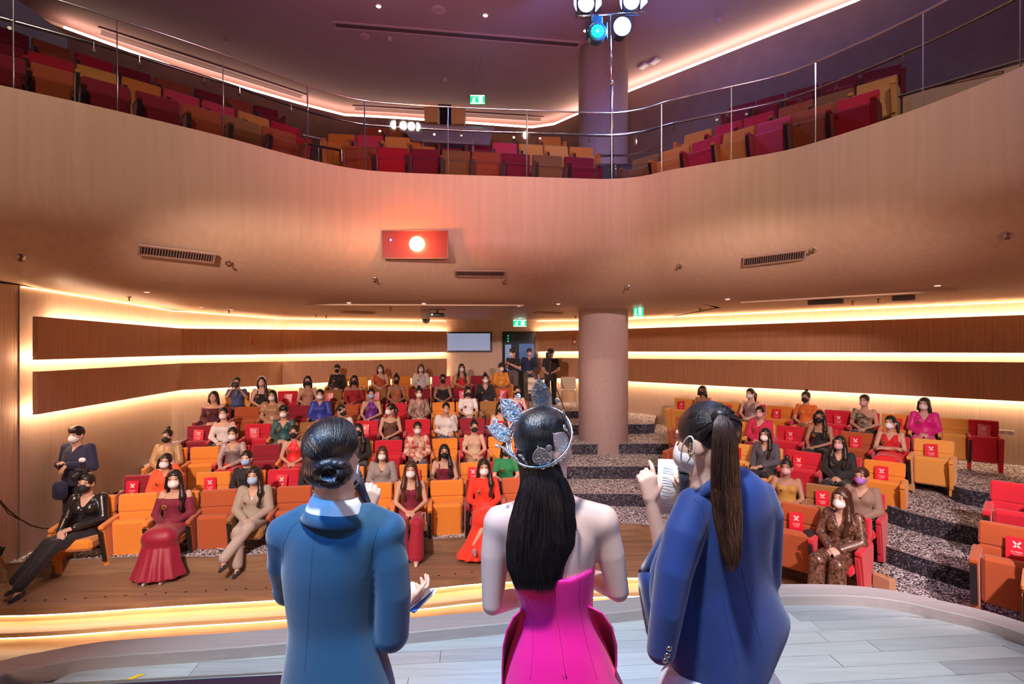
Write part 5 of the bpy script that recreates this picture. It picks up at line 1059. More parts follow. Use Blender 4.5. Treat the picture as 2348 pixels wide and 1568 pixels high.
PD = {
 'leather': dict(ps='stretched', hair='sleek', mask='k', style='blazer', top=lea, inner=BK, low=('pants', BK), shoes=BK, tilt=4, lb='woman in black leather jacket, black mask, legs stretched out, at left end of front row'),
 'gown': dict(ps='lap', hair='longfront', mask='w', style='off', top=MR, low=('gown', ck('wine_gown', (.28, .004, .03), .5)), shoes=mat('shoe_silver', (.5, .42, .4), .3, .6), yaw=12, badge=1, lb='woman in wide wine red off-shoulder gown with long black hair in front row'),
 'suit': dict(ps='crossleg', hair='longfront', mask='b', style='blazer', top=ck('stone', (.36, .29, .24)), inner=WH, low=('pants', ck('stone2', (.40, .33, .30))), shoes=BK, badge=1, lb='woman in stone grey trouser suit and blue mask with crossed legs'),
 'redpants': dict(ps='lap', hair='wavy', hcol=HAIRB, mask='w', style='strapless', top=ck('crimson_top', (.17, .004, .025)), low=('wide', ck('crimson', (.35, .005, .03))), shoes=mat('shoe_nude', (.70, .52, .42), .4), lb='woman in crimson strapless jumpsuit with wavy brown hair in middle of front row'),
 'orangedress': dict(ps='crossleg', hair='longfront', mask='w', style='crew', top=ck('scarlet', (.78, .03, .01)), low=('gown', ck('scarlet2', (.78, .03, .01))), shoes=mat('shoe_mauve', (.35, .22, .3), .4), badge=1, lb='woman in scarlet long sleeved dress next to the crowned woman'),
 'coral': dict(ps='raised', hair='bob', mask='w', style='shirt', top=ck('coral', (.82, .10, .02)), low=('skirt', BK), yaw=10, tilt=8, badge=1, lb='woman in coral orange blouse holding one hand to her hair'),
 'keyhole': dict(ps='lap', hair='sleek', mask='b', style='crew', top=BK, low=('pants', BK), skin=2, lb='woman in black top and blue mask behind the stone suit woman'),
 'hidden_black': dict(ps='lap', hair='sleek', mask='w', style='crew', top=BK, low=('pants', BK), lb='woman in black mostly hidden behind the left presenter'),
 'greyjacket': dict(ps='lap', hair='long', hcol=HAIRB, mask='w', style='blazer', top=ck('grey_jacket', (.30, .25, .24)), inner=BK, low=('pants', BK), lb='woman in grey cropped jacket over black with brown hair'),
 'maroontop': dict(ps='lap', hair='longfront', mask='k', style='strap', top=MR, low=('skirt', MR), lb='woman in dark red strap top with long straight hair and black mask'),
 'green': dict(ps='lap', hair='long', mask='k', style='tee', top=ck('green', (.010, .20, .06)), low=('skirt', BK), badge=1, lb='woman in bright green short sleeved top'),
 'beigeshirt': dict(ps='lap', hair='topbun', mask='k', style='shirt', top=ck('beige_satin', (.42, .24, .11), .4), low=('pants', BE), lb='woman in beige satin shirt with top bun and black mask'),
 'meshtop': dict(ps='apart', hair='sleek', mask='w', style='veelong', top=spk, low=('skirt', RD), inner=ck('mesh_inner', (.30, .19, .13)), lb='woman in silver sequin sleeves and nude top'),
 'redhalter': dict(ps='lap', hair='sleek', mask='k', style='halter', top=ck('red_halter', (.72, .02, .025), .4), low=('skirt', RD), badge=1, lb='woman in glossy red halter dress beside the left presenter'),
 'blackarm': dict(ps='apart', hair='longfront', mask='k', style='crew', top=BK, low=('pants', BK), lb='woman in black leaning out right of the left presenter head'),
 'kimono': dict(ps='lap', hair='sleek', mask='w', style='blazer', top=kim, inner=ck('slate', (.10, .09, .15)), low=('pants', ck('slate2', (.10, .09, .15))), lb='woman in red and white patterned kimono jacket over slate top'),
 'beigewrap': dict(ps='lap', hair='topbun', mask='k', style='oneshoulder', top=BE, low=('skirt', TN), lb='woman in beige one shoulder wrap top and black mask'),
 'whiteoff': dict(ps='lap', hair='sleek', mask='w', style='off', top=WH, low=('skirt', BK), skin=2, lb='woman in white off-shoulder top with black skirt'),
 'teal': dict(ps='lap', hair='short', mask='w', style='veelong', top=ck('teal', (.012, .08, .085), .5), low=('pants', ck('teal2', (.012, .08, .085), .5)), badge=1, lb='woman in dark teal wide necked top with cropped hair'),
 'profilewhite': dict(ps='lap', hair='lowbun', mask='k', style='shirt', top=WH, low=('pants', WH), yaw=50, lb='person in white with black mask turned to the right behind the left presenter'),
 'browndress': dict(ps='apart', hair='pony', mask='w', style='strapless', top=ck('brown_dress', (.12, .045, .03)), low=('skirt', ck('brown_dress', (.12, .045, .03))), yaw=-52, badge=1, lb='woman in brown strapless dress with her head turned left'),
 'whiteruffle': dict(ps='chin', hair='sleek', mask='c', style='puff', top=WH, low=('pants', NV), lb='woman in white ruffled shirt with one hand at her chin'),
 'reddress': dict(ps='lap', hair='longfront', mask='k', style='strap', top=ck('red_dress', (.50, .01, .02)), low=('skirt', ck('red_dress', (.50, .01, .02))), lb='woman in plain red strap dress with long hair beside the crown'),
 'maroonoff': dict(ps='lap', hair='long', mask=None, style='off', top=ck('maroon_off', (.07, .004, .02)), low=('skirt', MR), badge=1, lb='woman in dark maroon wide neck top wearing no mask'),
 'tansatin': dict(ps='lap', hair='long', mask='w', style='puff', top=TN, low=('pants', BE), lb='woman in tan satin puff sleeved top with long dark hair'),
 'blueshirt': dict(ps='lap', hair='lowbun', mask='w', style='shirt', top=ck('royal_shirt', (.02, .04, .36), .5), low=('pants', ck('royal_shirt', (.02, .04, .36))), lb='woman in royal blue shirt above the left presenter head'),
 'purple': dict(ps='apart', hair='lowbun', mask='b', style='halter', top=ck('purple', (.15, .015, .26), .35), low=('skirt', ck('purple2', (.15, .015, .26))), badge=1, lb='woman in shiny purple halter top'),
 'scarf': dict(ps='lap', hair='topbun', mask='w', style='blazer', top=mat('striped_scarf', (.55, .36, .30), .7, var=.1, scale=1.0, stretch=(30, 6, 6), col2=(.12, .05, .05)), inner=BE, low=('skirt', BE), badge=1, lb='woman with striped scarf draped over beige top'),
 'whiteshirt': dict(ps='lap', hair='bob', mask='k', style='tee', top=WH, low=('pants', BK), badge=1, lb='woman in white short sleeved shirt and black mask'),
 'redstrap': dict(ps='lap', hair='lowbun', mask='k', style='strapless', top=RD, low=('skirt', RD), skin=2, lb='woman in red strapless dress just left of the crown tip'),
 'camerawoman': dict(ps='camera', hair='lowbun', mask='w', style='tee', top=ck('denim', (.05, .08, .22)), low=('pants', NV), lb='person in blue tee shirt holding a camera and stabiliser'),
 'blackdress': dict(ps='lap', hair='longfront', mask='p', style='strap', top=BK, low=('skirt', BK), skin=2, badge=1, lb='woman in black strap dress with white hair band beside the camera holder'),
 'pinkhalter': dict(ps='lap', hair='long', mask='k', style='halter', top=ck('dusty_pink', (.45, .22, .18)), low=('skirt', ck('dusty_pink', (.45, .22, .18))), badge=1, lb='woman in dusty pink halter top'),
 'redoff': dict(ps='apart', hair='long', mask='k', style='off', top=ck('red_off', (.36, .008, .015)), low=('skirt', RD), skin=1, lb='woman in red off-shoulder top and black mask in sixth row'),
 'terracotta': dict(ps='lap', hair='topbun', mask='k', style='strapless', top=ck('terracotta', (.45, .13, .06)), low=('skirt', ck('terracotta', (.45, .13, .06))), skin=1, badge=1, lb='woman in terracotta top with top bun'),
 'blackoff': dict(ps='lap', hair='sleek', mask='k', style='strapless', top=BK, low=('skirt', BK), skin=1, lb='woman in black strapless top and black mask in sixth row'),
 'blackcut': dict(ps='lap', hair='topbun', mask='w', style='blazer', top=BK, inner=BK, low=('pants', BK), badge=1, lb='woman in black cut out top with white mask and top bun'),
 'blacksleeve': dict(ps='lap', hair='short', mask='k', style='crew', top=BK, low=('pants', BK), badge=1, lb='person in black long sleeves alone at left end of back row'),
 'rustdress': dict(ps='lap', hair='long', mask='w', style='oneshoulder', top=ck('rust_dress', (.50, .09, .03)), low=('skirt', ck('rust_dress', (.50, .09, .03))), skin=2, lb='woman in rust one shoulder dress in back row'),
 'whitejacket': dict(ps='apart', hair='long', hcol=HAIRB, mask='w', style='blazer', top=WH, inner=ck('mint', (.40, .62, .58)), low=('skirt', WH), skin=2, badge=1, lb='woman in white jacket over mint dress in back row'),
 'longhairred': dict(ps='lap', hair='wavy', mask='w', style='strap', top=RD, low=('skirt', RD), badge=1, lb='woman in red with long wavy black hair in back row'),
 'orangeshirt': dict(ps='lap', hair='short', mask='w', style='shirt', top=ck('amber', (.72, .28, .03), .5), low=('pants', BK), lb='person in amber orange shirt by the doorway'),
 'leopard': dict(ps='lap', hair='longfront', hcol=HAIRB, mask='w', style='blazer', top=leo, low=('wide', leo), skin=2, badge=1, inner=BE, yaw=-10, lb='woman in glossy snake print trouser suit at right end of front row'),
 'yellowdress': dict(ps='lap', hair='topbun', mask='p', style='strapless', top=ck('mustard', (.50, .26, .05)), low=('skirt', ck('mustard', (.50, .26, .05))), skin=1, badge=1, yaw=-8, lb='woman in mustard strapless dress with top bun and pale pink mask'),
 'lilacmask': dict(ps='lap', hair='sleek', hcol=HAIRB, mask='l', style='blazer', top=ck('taupe', (.28, .18, .14)), inner=BK, low=('pants', BK), yaw=-8, lb='woman in taupe blazer with lilac mask'),
 'blazergrey': dict(ps='apart', hair='longfront', mask='w', style='blazer', top=ck('charcoal', (.08, .07, .10)), inner=BK, low=('pants', BK), yaw=-6, lb='woman in charcoal blazer with white mask right of the ponytail'),
 'blackdress2': dict(ps='lap', hair='wavy', mask='p', style='blazer', top=BK, inner=BK, low=('skirt', BK), badge=1, yaw=-8, lb='woman in black coat and black dress with thick wavy hair'),
 'pinkblazer': dict(ps='lap', hair='lowbun', mask='p', style='blazer', top=ck('cerise', (.58, .01, .08)), inner=BK, low=('pants', ck('cerise', (.58, .01, .08))), badge=1, lb='woman in cerise blazer behind the charcoal blazer woman'),
 'blackstrap': dict(ps='apart', hair='longfront', mask='k', style='strap', top=BK, low=('skirt', BK), skin=1, badge=1, lb='woman in black strap top with black mask and long hair'),
 'redvee': dict(ps='crossarm', hair='pony', mask='w', style='vee', top=ck('red_vee', (.62, .01, .02)), low=('gown', ck('red_vee2', (.80, .015, .02))), badge=1, yaw=-10, lb='woman in red v neck dress with arms crossed at right'),
 'darklong': dict(ps='lap', hair='long', mask='k', style='strapless', top=ck('brown_dress', (.12, .045, .03)), low=('skirt', BK), skin=1, lb='woman with long hair and black mask above the ponytail woman'),
 'greyvee': dict(ps='lap', hair='pony', mask='w', style='vee', top=ck('mauve_grey', (.26, .17, .18), .4), low=('skirt', ck('mauve_grey', (.26, .17, .18))), skin=2, lb='woman in mauve grey v neck top in right back row'),
 'orangeblouse': dict(ps='lap', hair='topbun', mask='k', style='tee', top=ck('tangerine', (.70, .16, .02)), low=('pants', OR), badge=1, lb='woman in tangerine blouse with black mask in right back row'),
 'zebra': dict(ps='lap', hair='sleek', mask='p', style='oneshoulder', top=zeb, low=('skirt', BK), yaw=-10, lb='woman in zebra striped one shoulder top'),
 'magenta': dict(ps='lap', hair='long', mask='w', style='blazer', top=ck('magenta', (.70, .008, .25), .5), low=('pants', ck('magenta2', (.70, .008, .25), .5)), skin=2, badge=1, yaw=-12, lb='woman in magenta trouser suit at right of back row'),
}
for key, pos, rz, rown, blk in PEOPLE_AT:
    a = dict(PD[key]); lb = a.pop('lb'); a['badge'] = bool(a.get('badge'))
    # turn the head toward the presenters
    if abs(pos.z-T[0]) < 1e-4: a['scale'] = 1.10
    make_person(tuple(pos), rz, lb, **a)
HB = [o for o in C.objects if o.get('label', '').startswith('woman in black strap dress with white hair band')][0]
m = MB(); m.tube([(math.sin(a)*.088, -.035+.02*math.cos(a), .030+math.cos(a)*.096) for a in np.linspace(-1.5, 1.5, 12)], .009, 6); m.build('hair_band', WHITE, HB, True, Vector(pose('lap')['head']))
# props of the audience
def prop_at(key):
    for k, p, rz, _, _ in PEOPLE_AT:
        if k == key: return Vector(p), rz
def lp(key, v): p, rz = prop_at(key); return p+Matrix.Rotation(rz, 3, 'Z')@Vector(v)
hg = thing('handbag', 'small white handbag hanging beside the crimson jumpsuit woman', 'bag', lp('redpants', (.20, -.40, .42)), prop_at('redpants')[1])
m = MB(); m.box((0, 0, 0), (.10, .06, .14), bev=.02); m.build('bag_body', WHITE, hg); m = MB(); m.tube([(-.03, 0, .06), (-.02, 0, .20), (.02, 0, .20), (.03, 0, .06)], .006, 6); m.build('strap', WHITE, hg)
bg = thing('handbag', 'dark fur handbag on the seat beside the snake print suit woman', 'bag', lp('leopard', (-.36, -.20, .62)), 0); m = MB(); m.ball((0, 0, 0), (.10, .11, .12), 9); m.build('bag_body', mat('dark_fur', (.02, .012, .012), .9, bump=.8, scale=60), bg, True); m = MB(); m.tube([(-.05, -.08, .05), (-.03, -.12, -.12), (.03, -.12, -.2)], .006, 5); m.build('strap', mat('brass', (0.65, 0.40, 0.18), 0.3, 0.9), bg)
bg = thing('paper_bag', 'tan paper bag standing on the carpet beside the end seat', 'bag', lp('leopard', (.42, -.10, .10)), .3); m = MB(); m.box((0, 0, .14), (.10, .22, .28), bev=.01); m.build('bag_body', mat('kraft', (.50, .28, .16), .8), bg); m = MB(); m.tube([(0, -.06, .28), (0, -.03, .36), (0, .03, .36), (0, .06, .28)], .005, 5); m.build('handle', mat('kraft', (.50, .28, .16), .8), bg)
cmr = thing('camera', 'camera on a stabiliser held by the person in the blue tee shirt', 'camera', lp('camerawoman', (0, -.42, 1.02)), prop_at('camerawoman')[1]); m = MB(); m.box((0, 0, .05), (.14, .07, .10), bev=.015); m.build('camera_body', BLACK, cmr); m = MB(); m.lathe([(.036, 0), (.04, .07), (.034, .075)], (0, -.035, .05), 12, Euler((PI/2, 0, 0)).to_matrix()); m.build('lens', BLACK, cmr); m = MB(); m.tube([(0, 0, 0), (.03, 0, -.10), (0, 0, -.2)], .014, 6); m.box((-.09, 0, .05), (.03, .03, .16), (0, .4, 0)); m.build('stabiliser', mat('rig_grey', (.15, .15, .18), .4), cmr)
# standing people
def stand(px, d, z, label, **kw):
    p = P(px, 900, d); p.z = z; rz = kw.pop('rz', 0.0); return make_person(tuple(p+Vector((0, .13, 0))), rz, label, **kw)
stand(178, 7.75, T[1], 'photographer in navy jacket holding a camera with flash by the left wall', ps='standcam', hair='short', mask='w', style='shirt', top=ck('navy_jacket', (.012, .012, .05)), inner=BK, low=('pants', BK), male=True, scale=1.02)
p = P(180, 1065, 7.25); cmr = thing('camera', 'black camera with white flash held by the standing photographer', 'camera', P(187, 1082, 7.2)); m = MB(); m.box((0, 0, 0), (.15, .08, .10), bev=.015); m.build('camera_body', BLACK, cmr)
m = MB(); m.lathe([(.036, 0), (.043, .10), (.036, .105)], (0, -.04, -.02), 14, Euler((PI/2+.5, 0, 0)).to_matrix()); m.build('lens', BLACK, cmr)
m = MB(); m.box((.01, .01, .09), (.05, .05, .09), bev=.01); m.build('flash', BLACK, cmr); m = MB(); m.box((.01, 0, .165), (.085, .06, .06), bev=.02); m.build('flash_diffuser', WHITE, cmr)
sb = thing('shoulder_bag', 'navy shoulder bag hanging at the hip of the standing photographer', 'bag', P(137, 1125, 7.5)); m = MB(); m.box((0, 0, 0), (.20, .14, .26), bev=.05); m.build('bag_body', cloth('navy_bag', (.012, .012, .05)), sb, True)
stand(1181, 15.6, T[6], 'man in black tee shirt and grey trousers pointing in the doorway', ps='phone', hair='short', mask='w', style='tee', top=BK, low=('pants', ck('grey_trousers', (.12, .09, .085))), male=True, yaw=-35, rz=-.5)
stand(1214, 15.9, T[6], 'man in dark polo shirt standing behind in the doorway', ps='stand', hair='short', mask='p', style='shirt', top=NV, inner=BK, low=('pants', ck('grey_trousers', (.12, .09, .085))), male=True)
stand(1266, 14.9, T[6], 'man in black polo shirt looking down beside the camcorder tripod', ps='stand', hair='short', mask='b', style='tee', top=BK, low=('pants', BK), male=True, yaw=-30, rz=-.3)

# ================================================================ the three presenters on the stage
from mathutils.bvhtree import BVHTree
HD = 1.667
def H(px, py, dy=0.0): return np.array(P(px, py, HD+dy))
SK = mat('skin_presenter', (0.80, 0.52, 0.42), 0.45, spec=0.45, bump=0.05, scale=220)
HS = mat('hair_glossy_black', (0.012, 0.010, 0.013), 0.34, spec=0.8, var=.5, scale=1.0, stretch=(220, 220, 8), bump=.6)
HSB = mat('hair_glossy_brown', (0.042, 0.016, 0.012), 0.40, spec=0.7)
HST = mat('hair_brown_tips', (0.10, 0.042, 0.026), 0.40, spec=0.7)
def ltab(rows, ry_cy):   # (py, left px, right px) -> loft rows; ry_cy: (py, ry, dy)
    out = []
    for py, l, r in rows:
        ry = ip(py, [q[0] for q in ry_cy], [q[1] for q in ry_cy]); dy = ip(py, [q[0] for q in ry_cy], [q[2] for q in ry_cy])
        a, b = H(l, py, dy), H(r, py, dy); out.append((a[2], (a[0]+b[0])/2, HD+dy, (b[0]-a[0])/2, ry))
    t = np.array(sorted(out)); zs = np.linspace(t[0, 0], t[-1, 0], 90); w = max(1, int(.030/(zs[1]-zs[0]))); cols = [zs]
    for k in range(1, 5):
        v = np.interp(zs, t[:, 0], t[:, k])
        for _ in range(2):
            pv = np.concatenate([2*v[0]-v[w:0:-1], v, 2*v[-1]-v[-2:-w-2:-1]]); v = np.convolve(pv, np.ones(2*w+1)/(2*w+1), 'valid')
        cols.append(v)
    return [tuple(r) for r in np.array(cols).T]
def hero_mesh(f, name, material, parent, root, smooth_it=2):
    me = f.mesh(name, material); n = len(me.vertices); co = np.empty(n*3, np.float32); me.vertices.foreach_get('co', co); co = co.reshape(-1, 3)
    if smooth_it:
        ne = len(me.edges); e = np.empty(ne*2, np.int32); me.edges.foreach_get('vertices', e); e = e.reshape(-1, 2)
        cnt_ = np.bincount(e.ravel(), minlength=n)[:, None]
        for _ in range(smooth_it):
            s = np.zeros_like(co)
            for k in range(3): s[:, k] = np.bincount(e[:, 0], co[e[:, 1], k], n)+np.bincount(e[:, 1], co[e[:, 0], k], n)
            co = co*.4+.6*s/cnt_
    co -= np.array(root, np.float32); me.vertices.foreach_set('co', co.ravel()); me.update(); return link(name, me, parent)
def bvh(o):
    me = o.data; M = o.matrix_basis if o.parent is None else o.parent.matrix_basis@o.matrix_basis
    return BVHTree.FromPolygons([M@v.co for v in me.vertices], [tuple(p.vertices) for p in me.polygons])
def onto(tree, px, py, lift=0.0):
    o = Vector((0, 0, CZ)); d = (P(px, py, 1.0)-o).normalized(); h = tree.ray_cast(o, d)
    return (h[0]-d*lift, h[1]) if h[0] is not None else (None, None)
def seam(tree, pts, r, name, material, parent, lift=0.0):
    base = parent.parent.location
    path = []
    for i in range(len(pts)-1):
        for k in range(8):
            t = k/8; q, n = onto(tree, pts[i][0]+(pts[i+1][0]-pts[i][0])*t, pts[i][1]+(pts[i+1][1]-pts[i][1])*t, lift)
            if q is not None: path.append(q-base)
    if len(path) > 2: m = MB(); m.tube(path, r, 5); return m.build(name, material, parent, True)
def strands(n, fn, seg, r, name, material, parent, taper=True):
    """fn(i) -> list of points in world space"""
    V = []; Fc = []
    for i in range(n):
        pts = fn(i); 
        if pts is None: continue
        pts = np.array(pts); m_ = len(pts); t = np.gradient(pts, axis=0); t /= np.linalg.norm(t, axis=1)[:, None]+1e-9
        a = np.cross(t, (0.3, 0.9, 0.2)); a /= np.linalg.norm(a, axis=1)[:, None]+1e-9; b = np.cross(t, a); rr = r*np.random.uniform(.7, 1.3)
        w = np.full(m_, rr); 
        if taper: w[-4:] *= np.array([.85, .6, .35, .12])
        base = len(V)*1
        ring = [pts+(a*math.cos(q)+b*math.sin(q))*w[:, None] for q in (0, 2.094, 4.189)]
        V.extend(np.stack(ring, 1).reshape(-1, 3).tolist())
        for j in range(m_-1):
            for k in range(3): Fc.append((base+j*3+k, base+j*3+(k+1) % 3, base+(j+1)*3+(k+1) % 3, base+(j+1)*3+k))
    L = np.array(parent.location); V = (np.array(V)-L)
    me = bpy.data.meshes.new(name); me.from_pydata(V.tolist(), [], Fc); me.materials.append(material); me.polygons.foreach_set('use_smooth', [True]*len(me.polygons)); me.update()
    o = link(name, me, parent); o['kind'] = 'stuff'; return o
def Hl(pts): return [tuple(H(*p)) for p in pts]
def legs(f, cx, r0=.075, top=1.75, spread=.09, wide=.07, dy=0.0):
    x = (cx-CX)/F*HD
    for q in (-1, 1): f.cap((x+q*spread*.9, HD+dy, top), (x+q*spread, HD+dy, 1.40), r0*1.15, r0, .02); f.cap((x+q*spread, HD+dy, 1.40), (x+q*spread, HD+dy, 1.02), r0, wide, .02)
def feet(f, cx, spread=.09, dy=0.0):
    x = (cx-CX)/F*HD
    for q in (-1, 1): f.cap((x+q*spread, HD+dy-.03, 1.0), (x+q*spread, HD+dy+.08, .985), .035, .036, .02); f.cap((x+q*spread, HD+dy+.08, .985), (x+q*spread, HD+dy+.17, .978), .034, .022, .02)

# ---------- left presenter: teal blue blazer, low bun
t1 = thing('person', 'presenter seen from behind in teal blue blazer with low bun, left of the three', 'person', (float(H(765, 1300)[0]), HD, 0.95)); r1 = t1.location
th1 = PI-.18; R1 = rotz(th1)@np.array(Euler((0.10, 0, 0)).to_matrix()); hc1 = H(766, 1048, .01); S1 = .94
f = Fld(hc1-np.array((.36, .20, .75)), hc1+np.array((.38, .42, .16)), .0042)
head_field(f, hc1, R1, S1, H(772, 1160, .0)); f.cap(H(770, 1130, .01), H(772, 1190, .0), .054, .066, .03)
f.loft(ltab([(1168, 735, 810), (1200, 690, 850), (1260, 680, 860), (1420, 700, 840), (1560, 690, 860)], [(1168, .05, 0), (1260, .08, 0), (1560, .10, 0)]), .02)
# right hand with the microphone, left hand with the cards
f.cap(H(822, 1215, .22), H(842, 1172, .19), .026, .024, .01)
add_hand(f, H(846, 1172, .19), (.15, .10, .95), (.25, -.95, .1), (-.9, -.2, .1), curl=(.9, 1.0, 1.05, 1.1), thumb=.5, s=.80)
f.cap(H(905, 1405, .22), H(925, 1388, .27), .026, .023, .01)
add_hand(f, H(922, 1388, .27), (.75, .75, .2), (.5, -.3, -.8), (-.3, .2, .9), curl=(.5, .55, .6, .65), thumb=.1, s=.95)
f.cut(lambda X, Y, Z: 1.95-Z) if False else None
b1 = hero_mesh(f, 'body', SK, t1, r1, 1)
f = Fld(hc1-np.array((.12, .22, .17)), hc1+np.array((.12, .14, .14)), .0038)
T1 = lambda p: hc1+R1@(np.array(p)*S1)
K_ = lambda *v: tuple(np.array(v)*S1)
f.ell(T1((0, .020, .040)), K_(.086, .108, .094), 0, R1); f.ell(T1((0, .07, -.035)), K_(.066, .055, .055), .03, R1)
f.ell(T1((0, -.115, -.03)), K_(.075, .085, .115), .01, R1, sub=True)
for q in (-1, 1): f.ell(T1((q*.088, .006, -.030)), (.026, .042, .055), .010, R1, sub=True)
bun = H(763, 1083, -.118)
for k in range(3):   # coiled bun
    a0 = k*2.1; pr = None
    for j in range(9):
        a = a0+j*.42; p_ = bun+np.array((math.cos(a)*.042, -.004+.012*math.sin(a*2+k), math.sin(a)*.028))
        if pr is not None: f.cap(pr, p_, .0165, .0165, .004)
        pr = p_
f.ell(bun+np.array((0, .006, 0)), (.040, .026, .030), .012); f.cap(bun+np.array((-.02, -.012, .008)), bun+np.array((.022, -.010, -.006)), .014, .012, .006)
hr1 = hero_mesh(f, 'hair', HS, t1, r1, 1); tr = bvh(hr1)
def st_cap(c, R_, s_, target, n_, seed, rx=(.0895, .1125, .0980), cen=(0, .020, .040), zlim=-.05):
    rng = np.random.RandomState(seed); T_ = lambda p: c+R_@(np.array(p)*s_); tl = (np.linalg.inv(R_)@(target-c))/s_
    def fn(i):
        ph = rng.uniform(-2.15, 2.15); d0 = np.array((math.sin(ph)*.92, -.45+.1*math.cos(ph), math.cos(ph)*.9 if abs(ph) < 1.75 else -.25)); 
        a = np.array((math.sin(ph), -.30*max(0, math.cos(ph))+(.15 if abs(ph) > 1.6 else -.1), max(math.cos(ph), -.30))); a /= np.linalg.norm(a)
        b = tl-np.array(cen); b /= np.linalg.norm(b); pts = []
        for k in range(14):
            t = k/13*.96; v = a*(1-t)+b*t; v /= np.linalg.norm(v); pts.append(T_(np.array(cen)+v*np.array(rx)*(1+.004*math.sin(i+k))))
        return pts
    return fn
strands(420, st_cap(hc1, R1, S1, bun+np.array((0, .03, .01)), 0, 3), 14, .0012, 'hair_strands', HS, t1, False)
rng = np.random.RandomState(5)
def bun_st(i):
    a0 = rng.uniform(0, 6.28); rr = rng.uniform(.55, 1.05); dz = rng.uniform(-1, 1)
    return [bun+np.array((math.cos(a0+j*.25)*.046*rr, -.020-.010*(1-rr)*2+.006*math.sin(a0*3+j*.5), math.sin(a0+j*.25)*.034*rr)) for j in range(10)]
strands(150, bun_st, 10, .0012, 'bun_strands', HS, t1)
BLZ1 = mat('wool_teal_blue', (0.005, 0.075, 0.16), 0.75, var=.06, scale=240, bump=.10, sheen=.35)
f = Fld(hc1+np.array((-.30, -.22, -.92)), hc1+np.array((.33, .40, -.09)), .0046)
f.loft(ltab([(1163, 728, 818), (1172, 715, 832), (1184, 690, 862), (1200, 668, 880), (1225, 655, 890), (1300, 652, 878), (1360, 658, 870), (1430, 668, 864), (1500, 660, 882), (1568, 648, 902), (1660, 640, 915)],
     [(1163, .062, .0), (1184, .082, .0), (1225, .105, .005), (1300, .118, .01), (1430, .102, .01), (1568, .130, .01), (1660, .140, .01)]), .02, pw=2.25)
f.cap(H(700, 1188, .0), H(655, 1222, .005), .045, .058, .04); f.cap(H(845, 1186, .0), H(888, 1216, .005), .045, .060, .04)
f.chain([H(880, 1226, .0), H(893, 1290, -.003), H(900, 1360, -.003), H(897, 1452, .005), H(908, 1400, .20)], [.058, .060, .058, .056, .045], .010)
f.chain([H(658, 1228, .0), H(651, 1290, .03), H(662, 1350, .12)], [.055, .050, .046], .012); f.cap(H(665, 1352, .13), H(812, 1230, .24), .045, .036, .03)
f.cap(H(770, 1098, .01), H(772, 1176, .0), .064, .070, .004, sub=True)
f.cap(H(699, 1545, -.14), H(693, 1700, -.13), .006, .010, .003, sub=True)
z1 = mat('seam_dark_teal', (0.003, 0.045, 0.10), .8)
bl1 = hero_mesh(f, 'blazer', BLZ1, t1, r1, 2); tb = bvh(bl1)
seam(tb, [(728, 1168), (716, 1270), (708, 1400), (702, 1500), (699, 1545)], .0007, 'back_seam', z1, bl1, .0)
seam(tb, [(868, 1205), (858, 1240), (845, 1300), (838, 1335)], .0010, 'sleeve_seam', z1, bl1, .0); seam(tb, [(688, 1190), (664, 1215), (650, 1250), (648, 1300)], .0008, 'sleeve_seam', z1, bl1, .0)
# jacket collar and white shirt collar
def collar(name, rows, material, parent, thick=.004):
    m = MB(); R_ = []
    for py_off, rr, ry in rows:
        ring = []
        for k in range(29):
            a = math.radians(-200+k*220/28); ring.append(None)
        R_.append(ring)
    return m
def ring_collar(name, prof_, cx_tab, a0, a1, material, parent, droop=.0):
    m = MB(); rows_ = []
    for (py, rx, ry) in prof_:
        row = []
        for k in range(33):
            a = math.radians(a0+(a1-a0)*k/32); c = H(cx_tab[0], py, cx_tab[1]); x = rx*math.cos(a); y = ry*math.sin(a)
            row.append(Vector((c[0]+x, c[1]+y, c[2]-droop*max(0, math.sin(a))-cx_tab[2]*x)) -parent.location)
        rows_.append(row)
    m.grid(rows_); o = m.build(name, material, parent, True); md = o.modifiers.new('thickness', 'SOLIDIFY'); md.thickness = .0035; return o
SHIRT = mat('shirt_white_cotton', (.82, .84, .86), .7, bump=.05, scale=200)
ring_collar('shirt_collar', [(1140, .064, .058), (1137, .0675, .062), (1148, .076, .070), (1166, .086, .080), (1173, .089, .083)], (770, -.008, .10), -200, 20, SHIRT, t1, .05)
ring_collar('jacket_collar', [(1170, .080, .074), (1167, .086, .080), (1175, .093, .088), (1190, .106, .098)], (771, -.010, .10), -195, 15, BLZ1, t1, .05)
f = Fld((r1[0]-.24, HD-.22, .955), (r1[0]+.24, HD+.24, 1.80), .009); legs(f, 770, .085, 1.75, .09, .10)
hero_mesh(f, 'trousers', cloth('trousers_teal', (0.006, 0.07, 0.16)), t1, r1, 1)
f = Fld((r1[0]-.2, HD-.12, .945), (r1[0]+.2, HD+.25, 1.06), .006); feet(f, 770); hero_mesh(f, 'shoes', BLACK, t1, r1, 1)
def earring(parent, p, r=.011, material=None):
    m = MB(); q = Vector(p)-parent.location
    m.tube([q+Vector((math.cos(a)*r*.3, math.sin(a)*r*.4, math.sin(a)*r)) for a in [k*2*PI/14 for k in range(15)]], .0024, 6); m.build('earring', material or mat('earring_gold', (.85, .72, .5), .15, 1.0), parent, True)
earring(t1, H(717, 1101, -.03), .012); earring(t1, H(719, 1094, -.035), .008)
